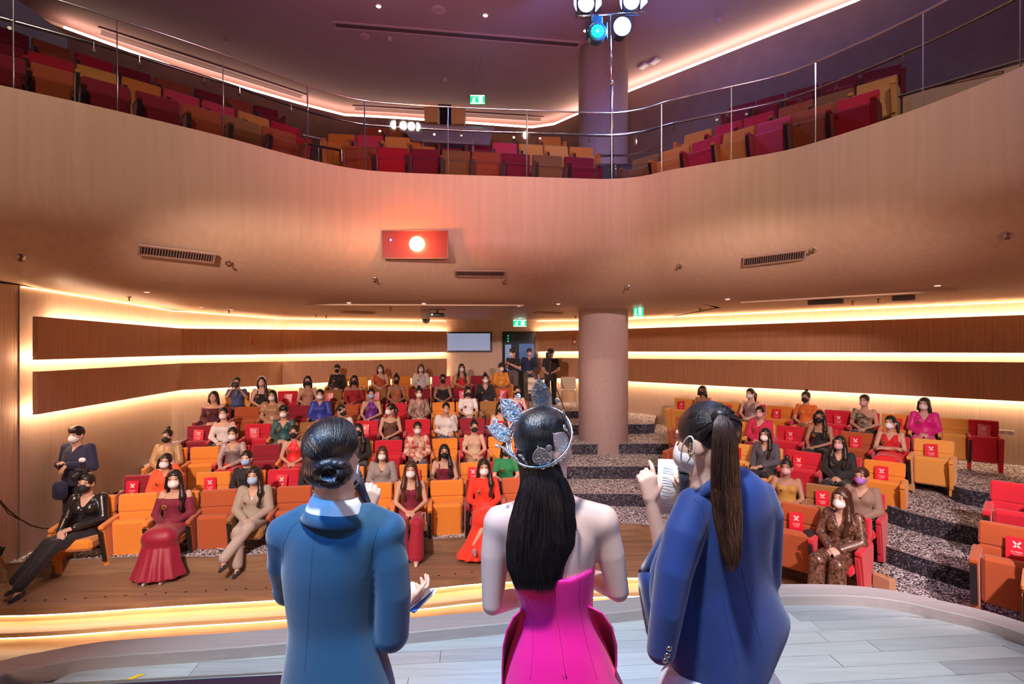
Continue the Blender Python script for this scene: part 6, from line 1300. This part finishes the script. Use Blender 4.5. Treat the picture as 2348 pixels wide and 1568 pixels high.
def loop3(parent, pts, r=.0022, name='mask_loop'):
    q = [Vector(H(*p))-parent.location for p in pts]; path = []
    for i in range(len(q)-1):
        a, b, c, d = q[max(i-1, 0)], q[i], q[i+1], q[min(i+2, len(q)-1)]
        for k in range(5): t = k/5; path.append(0.5*((2*b)+(c-a)*t+(2*a-5*b+4*c-d)*t*t+(3*b-a-3*c+d)*t**3))
    m = MB(); m.tube(path+[q[-1]], r, 6); m.build(name, MASKC['w'], parent, True)
loop3(t1, [(821, 1066, -.015), (819, 1085, -.03), (823, 1092, -.02), (822, 1105, .0), (812, 1118, .03), (800, 1128, .06)])
def mask_for(parent, hc, R_, s_=1.03, m_='w'):
    o = link('face_mask', MASKM, parent); set_mat(o, MASKC[m_]); M = Matrix(R_.tolist()).to_4x4(); o.matrix_local = Matrix.Translation(Vector(hc)-parent.location)@M@Matrix.Scale(s_*1.02, 4)
    add_eyes(parent, Matrix.Translation(Vector(hc)-parent.location)@M@Matrix.Scale(s_, 4))
mask_for(t1, hc1, R1, S1)
def microphone(label, head, tail, rh=.024, rb=.016):
    A, B = Vector(H(*head)), Vector(H(*tail)); t = thing('microphone', label, 'microphone', A); d = (B-A); Ln = d.length; R_ = d.to_track_quat('Z', 'Y').to_matrix()
    GR = mat('mic_grille', (.10, .16, .22), .35, .8, bump=.9, scale=500)
    m = MB(); m.lathe([(.004, -rh*.98), (rh*.6, -rh*.85), (rh*.92, -rh*.45), (rh, 0), (rh*.95, rh*.5)], (0, 0, 0), 18, R_); m.build('grille', GR, t, True)
    m = MB(); m.lathe([(rh*.98, rh*.45), (rh*1.03, rh*.6), (rh*.98, rh*.8)], (0, 0, 0), 18, R_); m.build('grille_band', mat('mic_metal', (.2, .2, .24), .3, .8), t, True)
    m = MB(); m.lathe([(rh*.92, rh*.78), (rb*1.15, rh*2.2), (rb, rh*3), (rb*.95, Ln*.9), (rb*1.0, Ln*.92), (rb*1.0, Ln*.99), (rb*.7, Ln)], (0, 0, 0), 18, R_); m.build('handle', mat('mic_body', (.035, .04, .06), .35), t, True)
    m = MB(); m.lathe([(rb*1.04, Ln*.88), (rb*1.04, Ln*.90)], (0, 0, 0), 18, R_); m.build('ring', mat('mic_ring', (.6, .6, .65), .3, .8), t)
    m = MB(); m.box(R_@Vector((-.0, -rb*1.02, Ln*.42)), (.010, .004, .022), R_); m.build('switch', mat('mic_metal', (.2, .2, .24), .3, .8), t); return t
microphone('dark microphone in the hand of the teal blazer presenter', (812, 1086, .16), (846, 1166, .125))
cc = thing('cue_cards', 'white cue cards held low by the teal blazer presenter', 'paper', H(940, 1366, .34)); 
for k, (dx, dz, rz_, c_) in enumerate(((0, 0, 0, SHIRT), (.010, -.006, .18, mat('card_blue', (.05, .12, .45), .5)), (.016, -.010, .08, SHIRT))):
    m = MB(); m.box((dx, k*.004, dz), (.105, .15, .0012), (0.12, .12, -.5+rz_)); m.build('card', c_, cc)

# ---------- middle: crowned woman, long straight hair, pink strapless gown
t2 = thing('person', 'crowned woman seen from behind in hot pink strapless gown with long straight black hair', 'person', (float(H(1265, 1300)[0]), HD, 0.95)); r2 = t2.location
th2 = PI-.92; R2 = rotz(th2)@np.array(Euler((0.05, 0, 0)).to_matrix()); hc2 = H(1252, 1022, .0)
f = Fld(H(1085, 1600, 0)-np.array((.02, .16, .0)), H(1465, 915, 0)+np.array((.02, .36, .0)), .0044)
S2 = .93; head_field(f, hc2, R2, S2, H(1266, 1150, .0)); f.cap(H(1264, 1100, .0), H(1266, 1165, .0), .046, .056, .03)
f.loft(ltab([(1158, 1225, 1305), (1172, 1180, 1350), (1185, 1155, 1378), (1210, 1140, 1390), (1250, 1150, 1372), (1300, 1168, 1362), (1400, 1195, 1355), (1560, 1165, 1385)],
     [(1158, .045, 0), (1185, .062, 0), (1250, .088, 0), (1400, .082, .01), (1560, .11, .01)]), .02)
f.cap(H(1310, 1160, 0), H(1382, 1190, 0), .030, .046, .04); f.cap(H(1215, 1162, 0), H(1148, 1192, 0), .030, .046, .04)
f.chain([H(1142, 1200, 0), H(1134, 1270, .0), H(1130, 1384, .0), H(1185, 1370, .15), H(1245, 1345, .24)], [.045, .044, .034, .032, .021], .016)
f.chain([H(1384, 1200, 0), H(1400, 1270, .0), H(1417, 1354, .0), H(1368, 1330, .15), H(1305, 1325, .24)], [.045, .044, .034, .032, .021], .016)
for a_, b_, q in (((1245, 1345, .24), (.9, .3, .1), 1), ((1305, 1325, .24), (-.9, .3, -.1), -1)): add_hand(f, H(*a_), b_, (0, .6, .8), (0, .8, -.5), curl=(.4, .45, .5, .55), s=.95)
b2 = hero_mesh(f, 'body', SK, t2, r2, 1)
PINK = mat('satin_hot_pink', (0.90, 0.0, 0.26), 0.55, var=.04, scale=300, bump=.04, sheen=.2)
f = Fld(H(1080, 1560, 0)*np.array((1, 1, 0))+np.array((-.28, -.42, .955)), H(1460, 1260, 0)+np.array((.28, .44, .0)), .0062)
gt = ltab([(1268, 1160, 1366), (1300, 1160, 1364), (1340, 1178, 1361), (1380, 1192, 1359), (1405, 1195, 1358), (1430, 1190, 1366), (1470, 1176, 1386), (1520, 1160, 1406), (1568, 1150, 1428), (1700, 1120, 1480)],
     [(1268, .098, 0), (1300, .098, 0), (1380, .092, .01), (1405, .090, .01), (1470, .125, .01), (1568, .175, .02), (1700, .24, .03)])
gt.append((1.2, (1310-CX)/F*HD, HD+.04, .32, .30)); gt.append((.96, (1312-CX)/F*HD, HD+.05, .36, .34))
f.loft(gt, .0, fold=(9, .045, 1.95, .35))
f.cut(lambda X, Y, Z: Z-(H(1290, 1302)[2]+.22*np.abs(X-H(1290, 0)[0])-.03*(Y > HD)))
g2 = hero_mesh(f, 'gown', PINK, t2, r2, 2); tg = bvh(g2)
zp = mat('zip_pink_dark', (.45, .0, .16), .5)
for dx in (-3.0, 3.0): seam(tg, [(1270+dx, 1345), (1274+dx, 1400), (1284+dx, 1470), (1298+dx*1.3, 1568)], .0013, 'zip_edge', PINK, g2, .0005)
seam(tg, [(1272, 1345), (1276, 1400), (1286, 1470), (1300, 1568)], .0012, 'zip', zp, g2, .0)
for pts in ([(1330, 1300), (1327, 1370), (1335, 1430), (1352, 1500), (1372, 1568)], [(1205, 1370), (1222, 1420), (1222, 1500), (1215, 1568)]): seam(tg, pts, .0008, 'panel_seam', zp, g2, .0)
# stiff folded hip panels at both sides
for sgn, pts in ((1, [(1350, 1392, -.05), (1380, 1408, -.055), (1402, 1440, -.055), (1412, 1480, -.05), (1412, 1520, -.04), (1406, 1568, -.03), (1412, 1640, -.02)]), (-1, [(1198, 1392, -.05), (1176, 1414, -.055), (1160, 1446, -.055), (1152, 1482, -.05), (1150, 1530, -.04), (1150, 1580, -.03), (1140, 1640, -.02)])):
    m = MB(); rows_ = []
    for (x, y, dy) in pts:
        fr_ = (y-1392)/250; row = []
        for k in range(9):
            t = k/8; row.append(Vector(H(x-sgn*38*t*t*min(1, fr_*6), y+6*t, dy+.17*math.sin(t*2.2)*min(1, .25+fr_*3)))-t2.location)
        rows_.append(row)
    m.grid(rows_); o = m.build('hip_panel', PINK, t2, True); md = o.modifiers.new('thickness', 'SOLIDIFY'); md.thickness = .005
# hair
f = Fld(hc2-np.array((.125, .14, .15)), hc2+np.array((.125, .13, .14)), .004); T2 = lambda p: hc2+R2@np.array(p)*S2
f.ell(T2((0, .018, .038)), (.080, .099, .088), 0, R2); f.ell(T2((0, -.110, -.04)), (.067, .077, .104), .006, R2, sub=True)
for q in (-1, 1): f.ell(T2((q*.085, -.004, -.035)), (.022, .030, .045), .008, R2, sub=True)
f.cut(lambda X, Y, Z: np.minimum(hc2[2]-.09-Z, Y-hc2[1]+.0)); hero_mesh(f, 'hair', HS, t2, r2, 1)
HT = [(944, 1228, 1266, -.035), (958, 1208, 1282, -.070), (980, 1194, 1292, -.086), (1020, 1188, 1286, -.088), (1045, 1184, 1284, -.088), (1066, 1188, 1284, -.084), (1085, 1192, 1290, -.090), (1110, 1193, 1300, -.100), (1150, 1180, 1312, -.108), (1200, 1166, 1322, -.110), (1250, 1160, 1324, -.112), (1300, 1162, 1306, -.112), (1340, 1178, 1296, -.110), (1358, 1186, 1292, -.108)]
hy = [q[0] for q in HT]
def hsurf(u, py, depth=0.0):
    l, r, dy = [ip(py, hy, [q[i] for q in HT]) for i in (1, 2, 3)]; s_ = 2*u-1; bow = (1-math.sqrt(max(0, 1-s_*s_*.96)))*.075
    return H(l+(r-l)*u, py, dy+bow+depth)
m = MB(); n_ = 40; rows_ = [[Vector(hsurf(k/24, py, .004))-t2.location for k in range(25)] for py in np.linspace(950, 1352, n_)]
m.grid(rows_); o = m.build('long_hair', HS, t2, True); md = o.modifiers.new('thickness', 'SOLIDIFY'); md.thickness = -.028; md.offset = -1
rng2 = np.random.RandomState(11)
def hs2(i):
    u = rng2.uniform(.0, 1.0); e = 1358+rng2.uniform(-24, 8)-18*abs(u-.5); d_ = rng2.uniform(-.004, .002); dr = rng2.normal(0, .012); s0 = 946+rng2.uniform(0, 10)+26*abs(2*u-1)**2
    return [hsurf(min(1, max(0, u+dr*((py-s0)/400)**2)), py, d_+.0012*math.sin(py*.05+i)) for py in np.linspace(s0, e, 26)]
strands(1300, hs2, 26, .00085, 'hair_strands', HS, t2)
def hs2b(i):   # stray locks over the right shoulder blade
    x = rng2.uniform(1300, 1320); e = rng2.uniform(1215, 1262); return [H(x-22*max(0, 1-(q-1095)/60)**1.5+rng2.normal(0, .2), q, -.090-.008*math.sin((q-1100)/160*3)) for q in np.linspace(1095, e, 14)]
strands(26, hs2b, 14, .0008, 'loose_strands', HS, t2)
add_eyes(t2, Matrix.Translation(Vector(hc2)-t2.location)@Matrix(R2.tolist()).to_4x4()@Matrix.Scale(S2, 4))
earring(t2, H(1294, 1054, -.045), .006, mat('earring_crystal', (.9, .95, 1), .08, 1.0))
f = Fld((r2[0]-.2, HD-.1, .945), (r2[0]+.25, HD+.25, 1.06), .006); feet(f, 1290); hero_mesh(f, 'shoes', mat('shoe_nude', (.70, .52, .42), .4), t2, r2, 1)

# ---------- crown
cr = thing('crown', 'ornate silver crown with leaf points on the long haired woman', 'crown', H(1238, 1004, -.026)); L = cr.location
SIL = mat('crown_silver', (.84, .87, .92), .30, .85); GEM = mat('crown_crystal', (.90, .96, 1.0), .18, .75); GEMB = mat('crown_blue_stone', (.05, .35, .75), .1, .4)
ax = Vector((-.30, -.74, .60)).normalized(); e1 = Vector((.38, -.67, -.64)); e1 = (e1-ax*e1.dot(ax)).normalized(); e2 = ax.cross(e1); RC = .097
def rp(phi, r=RC, h=0.0): return (e1*math.cos(phi)+e2*math.sin(phi))*r+ax*h
m = MB()
for h in (-.010, .001, .014): m.tube([rp(k*2*PI/60, RC+.004+h*.3, h) for k in range(61)], .0026, 5, cap=False)
m.build('band', SIL, cr, True)
m = MB()
for k in range(64): a = k*2*PI/64; m.tube([rp(a, RC+.002, -.010), rp(a+.07, RC+.006, .002), rp(a-.02, RC+.008, .014)], .0017, 4)
o = m.build('band_lattice', SIL, cr); o['kind'] = 'stuff'
m = MB(); gr = random.Random(4)
for k in range(190): a = k*2*PI/190; m.ball(rp(a, RC+.007, .002+gr.uniform(-.009, .010)), gr.uniform(.0020, .0036), 4)
o = m.build('band_crystals', GEM, cr); o['kind'] = 'stuff'
def leaf(phi, length, width, flare, blue=True):
    base = rp(phi, RC, .010); rad = (e1*math.cos(phi)+e2*math.sin(phi)); d = (ax*math.cos(flare)+rad*math.sin(flare)).normalized(); tn = rad.cross(ax).normalized(); nn_ = tn.cross(d).normalized()
    def q(u, v, w=0): return base+d*(v*length)+tn*(u*width*.5)+nn_*w
    wv = lambda v: math.sin(PI*min(1, v*.92+.10))**.75*(1-.15*v) if v < .98 else .0
    m = MB(); ns = 14; edge = [q(-wv(k/ns), k/ns) for k in range(ns+1)]+[q(0, 1.12)]+[q(wv(k/ns), k/ns) for k in range(ns, -1, -1)]
    m.tube(edge, .0023, 5); m.tube([q(0, 0), q(.1, .5), q(0, 1.05)], .0013, 4)
    for s_ in (-1, 1):
        for v0 in (.18, .42, .66):
            w_ = wv(v0)*.5; m.tube([q(s_*w_+.22*math.cos(a)*(1 if a < 5 else .5), v0+.09*math.sin(a), .0015) for a in [k*.7 for k in range(12)]], .0015, 4)
            m.tube([q(0, v0-.12), q(s_*w_*.8, v0-.02, .001), q(s_*wv(v0+.1)*.95, v0+.1)], .0015, 4)
    bk = [q(-.82*wv(k/ns), k/ns, -.001) for k in range(ns+1)]+[q(.82*wv(k/ns), k/ns, -.001) for k in range(ns, -1, -1)]
    for i in range(ns): m.add([bk[i], bk[i+1], bk[2*ns-i], bk[2*ns+1-i]], [(0, 1, 2, 3)], 1)
    o = m.build('leaf_ornament', [SIL, mat('crown_backing', (.60, .63, .70), .6, .3)], cr, True)
    m = MB(); r_ = random.Random(int(phi*100)+9)
    for k in range(120):
        v = r_.uniform(.02, .98); u = r_.uniform(-1, 1)*wv(v)*.9; m.ball(q(u, v, r_.uniform(-.001, .003)), r_.uniform(.0013, .0030), 4)
    g = m.build('crystals', GEM, o); g['kind'] = 'stuff'
    if blue: m = MB(); m.ball(q(0, .32, .003), .0045, 6); m.build('blue_stone', GEMB, o)
def knob(phi, length, flare):
    base = rp(phi, RC, .010); rad = (e1*math.cos(phi)+e2*math.sin(phi)); d = (ax*math.cos(flare)+rad*math.sin(flare)).normalized(); tn = rad.cross(ax).normalized()
    m = MB(); m.tube([base, base+d*length*.75], .0014, 5); c = base+d*length
    m.tube([c+d*math.sin(a)*.0085*(1-a*.03)+tn*math.cos(a)*.0085*(1-a*.03) for a in [k*.6 for k in range(22)]], .0022, 4); m.ball(base+d*length*.62, .0042, 6); m.ball(c, .0035, 6); m.build('stalk_knob', SIL, cr, True)
for ph, ln, wd in ((.60, .070, .060), (-.25, .064, .060), (1.45, .070, .058), (2.55, .108, .068), (3.45, .088, .066), (4.15, .084, .062), (4.95, .074, .058)): leaf(ph, ln, wd, .08-.55*math.cos(ph)+(.28 if ph > 3 else .05))
for ph in (.12, 1.05, 2.05, 3.12, 3.9, 4.65, 5.45): knob(ph, .062 if ph > 3 else .048, .08-.55*math.cos(ph)+(.35 if ph > 3 else .1))

# ---------- right: royal blue blazer over the shoulders, long ponytail
t3 = thing('person', 'presenter seen from behind with long brown ponytail and royal blue blazer draped over shoulders', 'person', (float(H(1640, 1300)[0]), HD, 0.95)); r3 = t3.location
th3 = PI+.70; R3 = rotz(th3)@np.array(Euler((0.12, 0, 0)).to_matrix()); hc3 = H(1617, 1012, .0)
f = Fld(H(1440, 1560, 0)-np.array((.0, .18, .0)), H(1800, 900, 0)+np.array((.02, .36, .0)), .0044)
head_field(f, hc3, R3, .95, H(1622, 1150, .0)); f.cap(H(1628, 1085, .0), H(1632, 1150, .0), .052, .064, .03)
f.loft(ltab([(1130, 1600, 1700), (1160, 1570, 1730), (1300, 1560, 1720), (1540, 1560, 1730)], [(1130, .05, 0), (1160, .07, 0), (1540, .10, 0)]), .02)
f.cap(H(1545, 1330, .08), H(1520, 1262, .14), .038, .034, .02); f.cap(H(1520, 1262, .14), H(1492, 1150, .14), .031, .0195, .01)
add_hand(f, H(1491, 1146, .14), (-.12, .05, 1.0), (.1, -1.0, .12), (1, .1, .1), curl=(.42, 1.15, 1.25, 1.3), thumb=.55, spread=.05, s=.90)
f.cap(H(1650, 1190, .20), H(1612, 1135, .22), .030, .023, .01)
add_hand(f, H(1608, 1130, .22), (-.70, .25, .62), (.45, .85, .35), (.3, -.2, .8), curl=(1.0, 1.05, 1.1, 1.15), thumb=.5, s=1.0)
b3 = hero_mesh(f, 'body', SK, t3, r3, 1)
BLZ3 = mat('wool_royal_blue', (0.002, 0.032, 0.20), 0.72, var=.05, scale=240, bump=.10, sheen=.3)
f = Fld(H(1440, 1575, 0)-np.array((.0, .26, .0)), H(1835, 1060, 0)+np.array((.02, .24, .0)), .0048)
rows3 = ltab([(1072, 1662, 1712), (1084, 1640, 1735), (1100, 1618, 1752), (1125, 1590, 1768), (1160, 1565, 1775), (1210, 1535, 1770), (1270, 1505, 1762), (1320, 1488, 1766), (1380, 1490, 1790), (1418, 1497, 1812), (1460, 1508, 1806), (1500, 1525, 1790), (1552, 1545, 1765)],
     [(1072, .035, .0), (1100, .080, .0), (1160, .100, .0), (1320, .112, .02), (1552, .130, .02)])
f.loft(rows3, .02, fold=(7, .04, 2.15, .3))
q1_, q2_, q3_ = H(1752, 1500), H(1812, 1418), H(1640, 1548)
f.cut(lambda X, Y, Z: np.maximum((q1_[2]+(q2_[2]-q1_[2])*(X-q1_[0])/(q2_[0]-q1_[0]))-Z, (q3_[2]+.9*(X-q3_[0])**2)-Z)*np.where(Z < 2.2, 1, 0)-np.where(Z < 2.2, 0, 1.0)) if True else None
f.chain([H(1594, 1160, -.03), H(1568, 1225, -.065), H(1545, 1310, -.088), H(1530, 1400, -.095), H(1516, 1488, -.085)], [.058, .060, .055, .049, .043], .010)
f.chain([H(1745, 1135, .0), H(1768, 1180, .0), H(1768, 1330, .03)], [.045, .037, .030], .014)
f.cap(H(1628, 1050, .0), H(1632, 1135, .0), .058, .075, .006, sub=True); f.cap(H(1600, 1120, .08), H(1560, 1260, .15), .06, .05, .01, sub=True)
bl3 = hero_mesh(f, 'blazer', BLZ3, t3, r3, 2); tb3 = bvh(bl3); z3 = mat('seam_dark_royal', (0.002, 0.030, 0.17), .8)
for pts in ([(1655, 1320), (1662, 1400), (1680, 1480), (1690, 1530)], [(1595, 1380), (1598, 1450), (1603, 1540)], [(1700, 1300), (1716, 1380), (1735, 1440), (1748, 1490)], [(1585, 1135), (1610, 1165), (1618, 1210), (1612, 1300), (1590, 1380)]): seam(tb3, pts, .0007, 'seam', z3, bl3, .0)
for (x, y) in ((1534, 1487), (1530, 1502), (1525, 1514), (1492, 1290), (1486, 1332)):
    q, n_ = onto(tb3, x, y)
    if q is not None: m = MB(); m.lathe([(.0085, 0), (.009, .002), (.006, .004), (.002, .005)], q-t3.location, 14, n_.to_track_quat('Z', 'Y').to_matrix()); m.build('button', mat('button_silver', (.7, .68, .7), .25, 1.0), bl3, True)
# lapel edge running from the neck to the front
m = MB(); lap = [(1655, 1082, -.055), (1625, 1105, -.06), (1590, 1132, -.03), (1553, 1172, .02), (1520, 1222, .05), (1490, 1270, .07), (1466, 1312, .08)]; rows_ = []
for (x, y, dy) in lap: rows_.append([Vector(H(x, y, dy))-t3.location, Vector(H(x+8, y+10, dy-.025))-t3.location, Vector(H(x+24, y+16, dy-.022))-t3.location])
m.grid(rows_); o = m.build('lapel', BLZ3, t3, True); md = o.modifiers.new('thickness', 'SOLIDIFY'); md.thickness = .006
m = MB(); fr3 = [(1466, 1312, .08), (1468, 1350, .085), (1476, 1400, .085), (1486, 1450, .08), (1500, 1500, .07)]; m.grid([[Vector(H(x, y, dy))-t3.location, Vector(H(x+14, y, dy-.05))-t3.location, Vector(H(x+42, y, dy-.07))-t3.location] for x, y, dy in fr3]); o = m.build('front_edge', BLZ3, t3, True); md = o.modifiers.new('thickness', 'SOLIDIFY'); md.thickness = .006
f = Fld((r3[0]-.26, HD-.2, .955), (r3[0]+.26, HD+.24, 1.98), .009); legs(f, 1652, .105, 1.85, .085, .13); hero_mesh(f, 'trousers', cloth('trousers_white', (.70, .72, .80), .6), t3, r3, 1)
f = Fld((r3[0]-.2, HD-.12, .945), (r3[0]+.2, HD+.25, 1.06), .006); feet(f, 1652); hero_mesh(f, 'shoes', WHITE, t3, r3, 1)
f = Fld(hc3-np.array((.13, .16, .15)), hc3+np.array((.14, .13, .15)), .004); s3 = .95; T3 = lambda p: hc3+R3@(np.array(p)*s3)
f.ell(T3((0, .018, .038)), np.array((.084, .106, .093))*s3, 0, R3); f.ell(T3((0, -.120, -.035)), np.array((.078, .088, .105))*s3, .008, R3, sub=True)
for q in (-1, 1): f.ell(T3((q*.084, .006, -.055)), np.array((.024, .046, .055))*s3, .012, R3, sub=True)
tie = H(1650, 952, -.10); f.cut(lambda X, Y, Z: hc3[2]-.085-Z); f.ell(tie, (.022, .022, .020), .02)
hero_mesh(f, 'hair', HS, t3, r3, 1)
strands(560, st_cap(hc3, R3, s3, tie, 0, 8, rx=(.0868, .1095, .0962), cen=(0, .018, .038)), 14, .0011, 'hair_strands', HS, t3, False)
m = MB(); m.tube([Vector(tie+np.array((math.cos(a)*.017, -.004+math.sin(a)*.006, math.sin(a)*.016)))-t3.location for a in [k*2*PI/16 for k in range(17)]], .004, 6); m.build('hair_tie', HSB, t3, True)
PT = [(950, 1642, 1664, -.115), (972, 1636, 1682, -.140), (1010, 1632, 1692, -.155), (1060, 1630, 1695, -.160), (1120, 1629, 1699, -.160), (1180, 1634, 1702, -.162), (1230, 1644, 1702, -.166), (1270, 1654, 1700, -.168), (1300, 1664, 1693, -.168), (1312, 1672, 1686, -.168)]
py_ = [q[0] for q in PT]
def psurf(u, py, dep=0.0):
    l, r, dy = [ip(py, py_, [q[i] for q in PT]) for i in (1, 2, 3)]; s_ = 2*u-1; return H(l+(r-l)*u, py, dy+(1-math.sqrt(max(0, 1-s_*s_*.96)))*.04+dep)
m = MB(); m.grid([[Vector(psurf(k/16, py, .004))-t3.location for k in range(17)] for py in np.linspace(952, 1296, 34)]); o = m.build('ponytail', HSB, t3, True); md = o.modifiers.new('thickness', 'SOLIDIFY'); md.thickness = -.030; md.offset = -1
rng3 = np.random.RandomState(21)
def ps3(i, lo=952, hi=(1190, 1312)):
    u0 = rng3.uniform(0, 1); u1 = min(1, max(0, u0+rng3.normal(0, .12))); e = rng3.uniform(*hi); d_ = rng3.uniform(-.006, .002); w = rng3.uniform(.0, .03)
    return [psurf(min(1, max(0, u0+(u1-u0)*t+w*math.sin(t*9+i))), lo+(e-lo)*t, d_+.002*math.sin(t*14+i)) for t in np.linspace(0, 1, 24)]
strands(520, ps3, 24, .0010, 'ponytail_strands', HSB, t3)
strands(240, lambda i: ps3(i, 1120, (1255, 1315)), 24, .0010, 'lighter_strands', HST, t3)
mask_for(t3, hc3, R3, s3)
loop3(t3, [(1572, 1082, .0), (1562, 1052, -.01), (1566, 1020, -.035), (1578, 1002, -.062), (1588, 1004, -.078), (1592, 1026, -.080), (1586, 1044, -.070), (1574, 1062, -.03)], .0026)
earring(t3, H(1581, 1038, -.085), .010); earring(t3, H(1583, 1022, -.088), .006)
microphone('dark blue microphone held up to the mask of the ponytail presenter', (1572, 1066, .17), (1562, 1196, .19), .026)
pp = thing('script_sheet', 'white printed script sheet held up by the ponytail presenter', 'paper', H(1536, 1115, .22)); c = [Vector(H(*q))-pp.location for q in ((1509, 1052, .22), (1568, 1055, .24), (1562, 1182, .21), (1504, 1177, .19))]
m = MB(); m.grid([[c[0], c[0].lerp(c[1], .5)+Vector((0, .006, 0)), c[1]], [c[0].lerp(c[3], .5)+Vector((0, -.004, 0)), (c[0]+c[1]+c[2]+c[3])/4, c[1].lerp(c[2], .5)], [c[3], c[3].lerp(c[2], .5)+Vector((0, .006, 0)), c[2]]]); o = m.build('sheet', SHIRT, pp, True); md = o.modifiers.new('thickness', 'SOLIDIFY'); md.thickness = .0008
m = MB()
for k in range(16):
    if k in (3, 12): continue
    v = .12+k*.052; A, B = c[0].lerp(c[3], v), c[1].lerp(c[2], v); w_ = (.18, .80 if k % 4 else .55); a_, b_ = A.lerp(B, w_[0]), A.lerp(B, w_[1]); m.tube([a_+Vector((0, -.003, 0)), a_.lerp(b_, .5)+Vector((0, -.0022, 0)), b_+Vector((0, -.003, 0))], .0006, 3)
o = m.build('printed_lines', mat('ink_grey', (.22, .22, .30), .6), pp); o['kind'] = 'stuff'
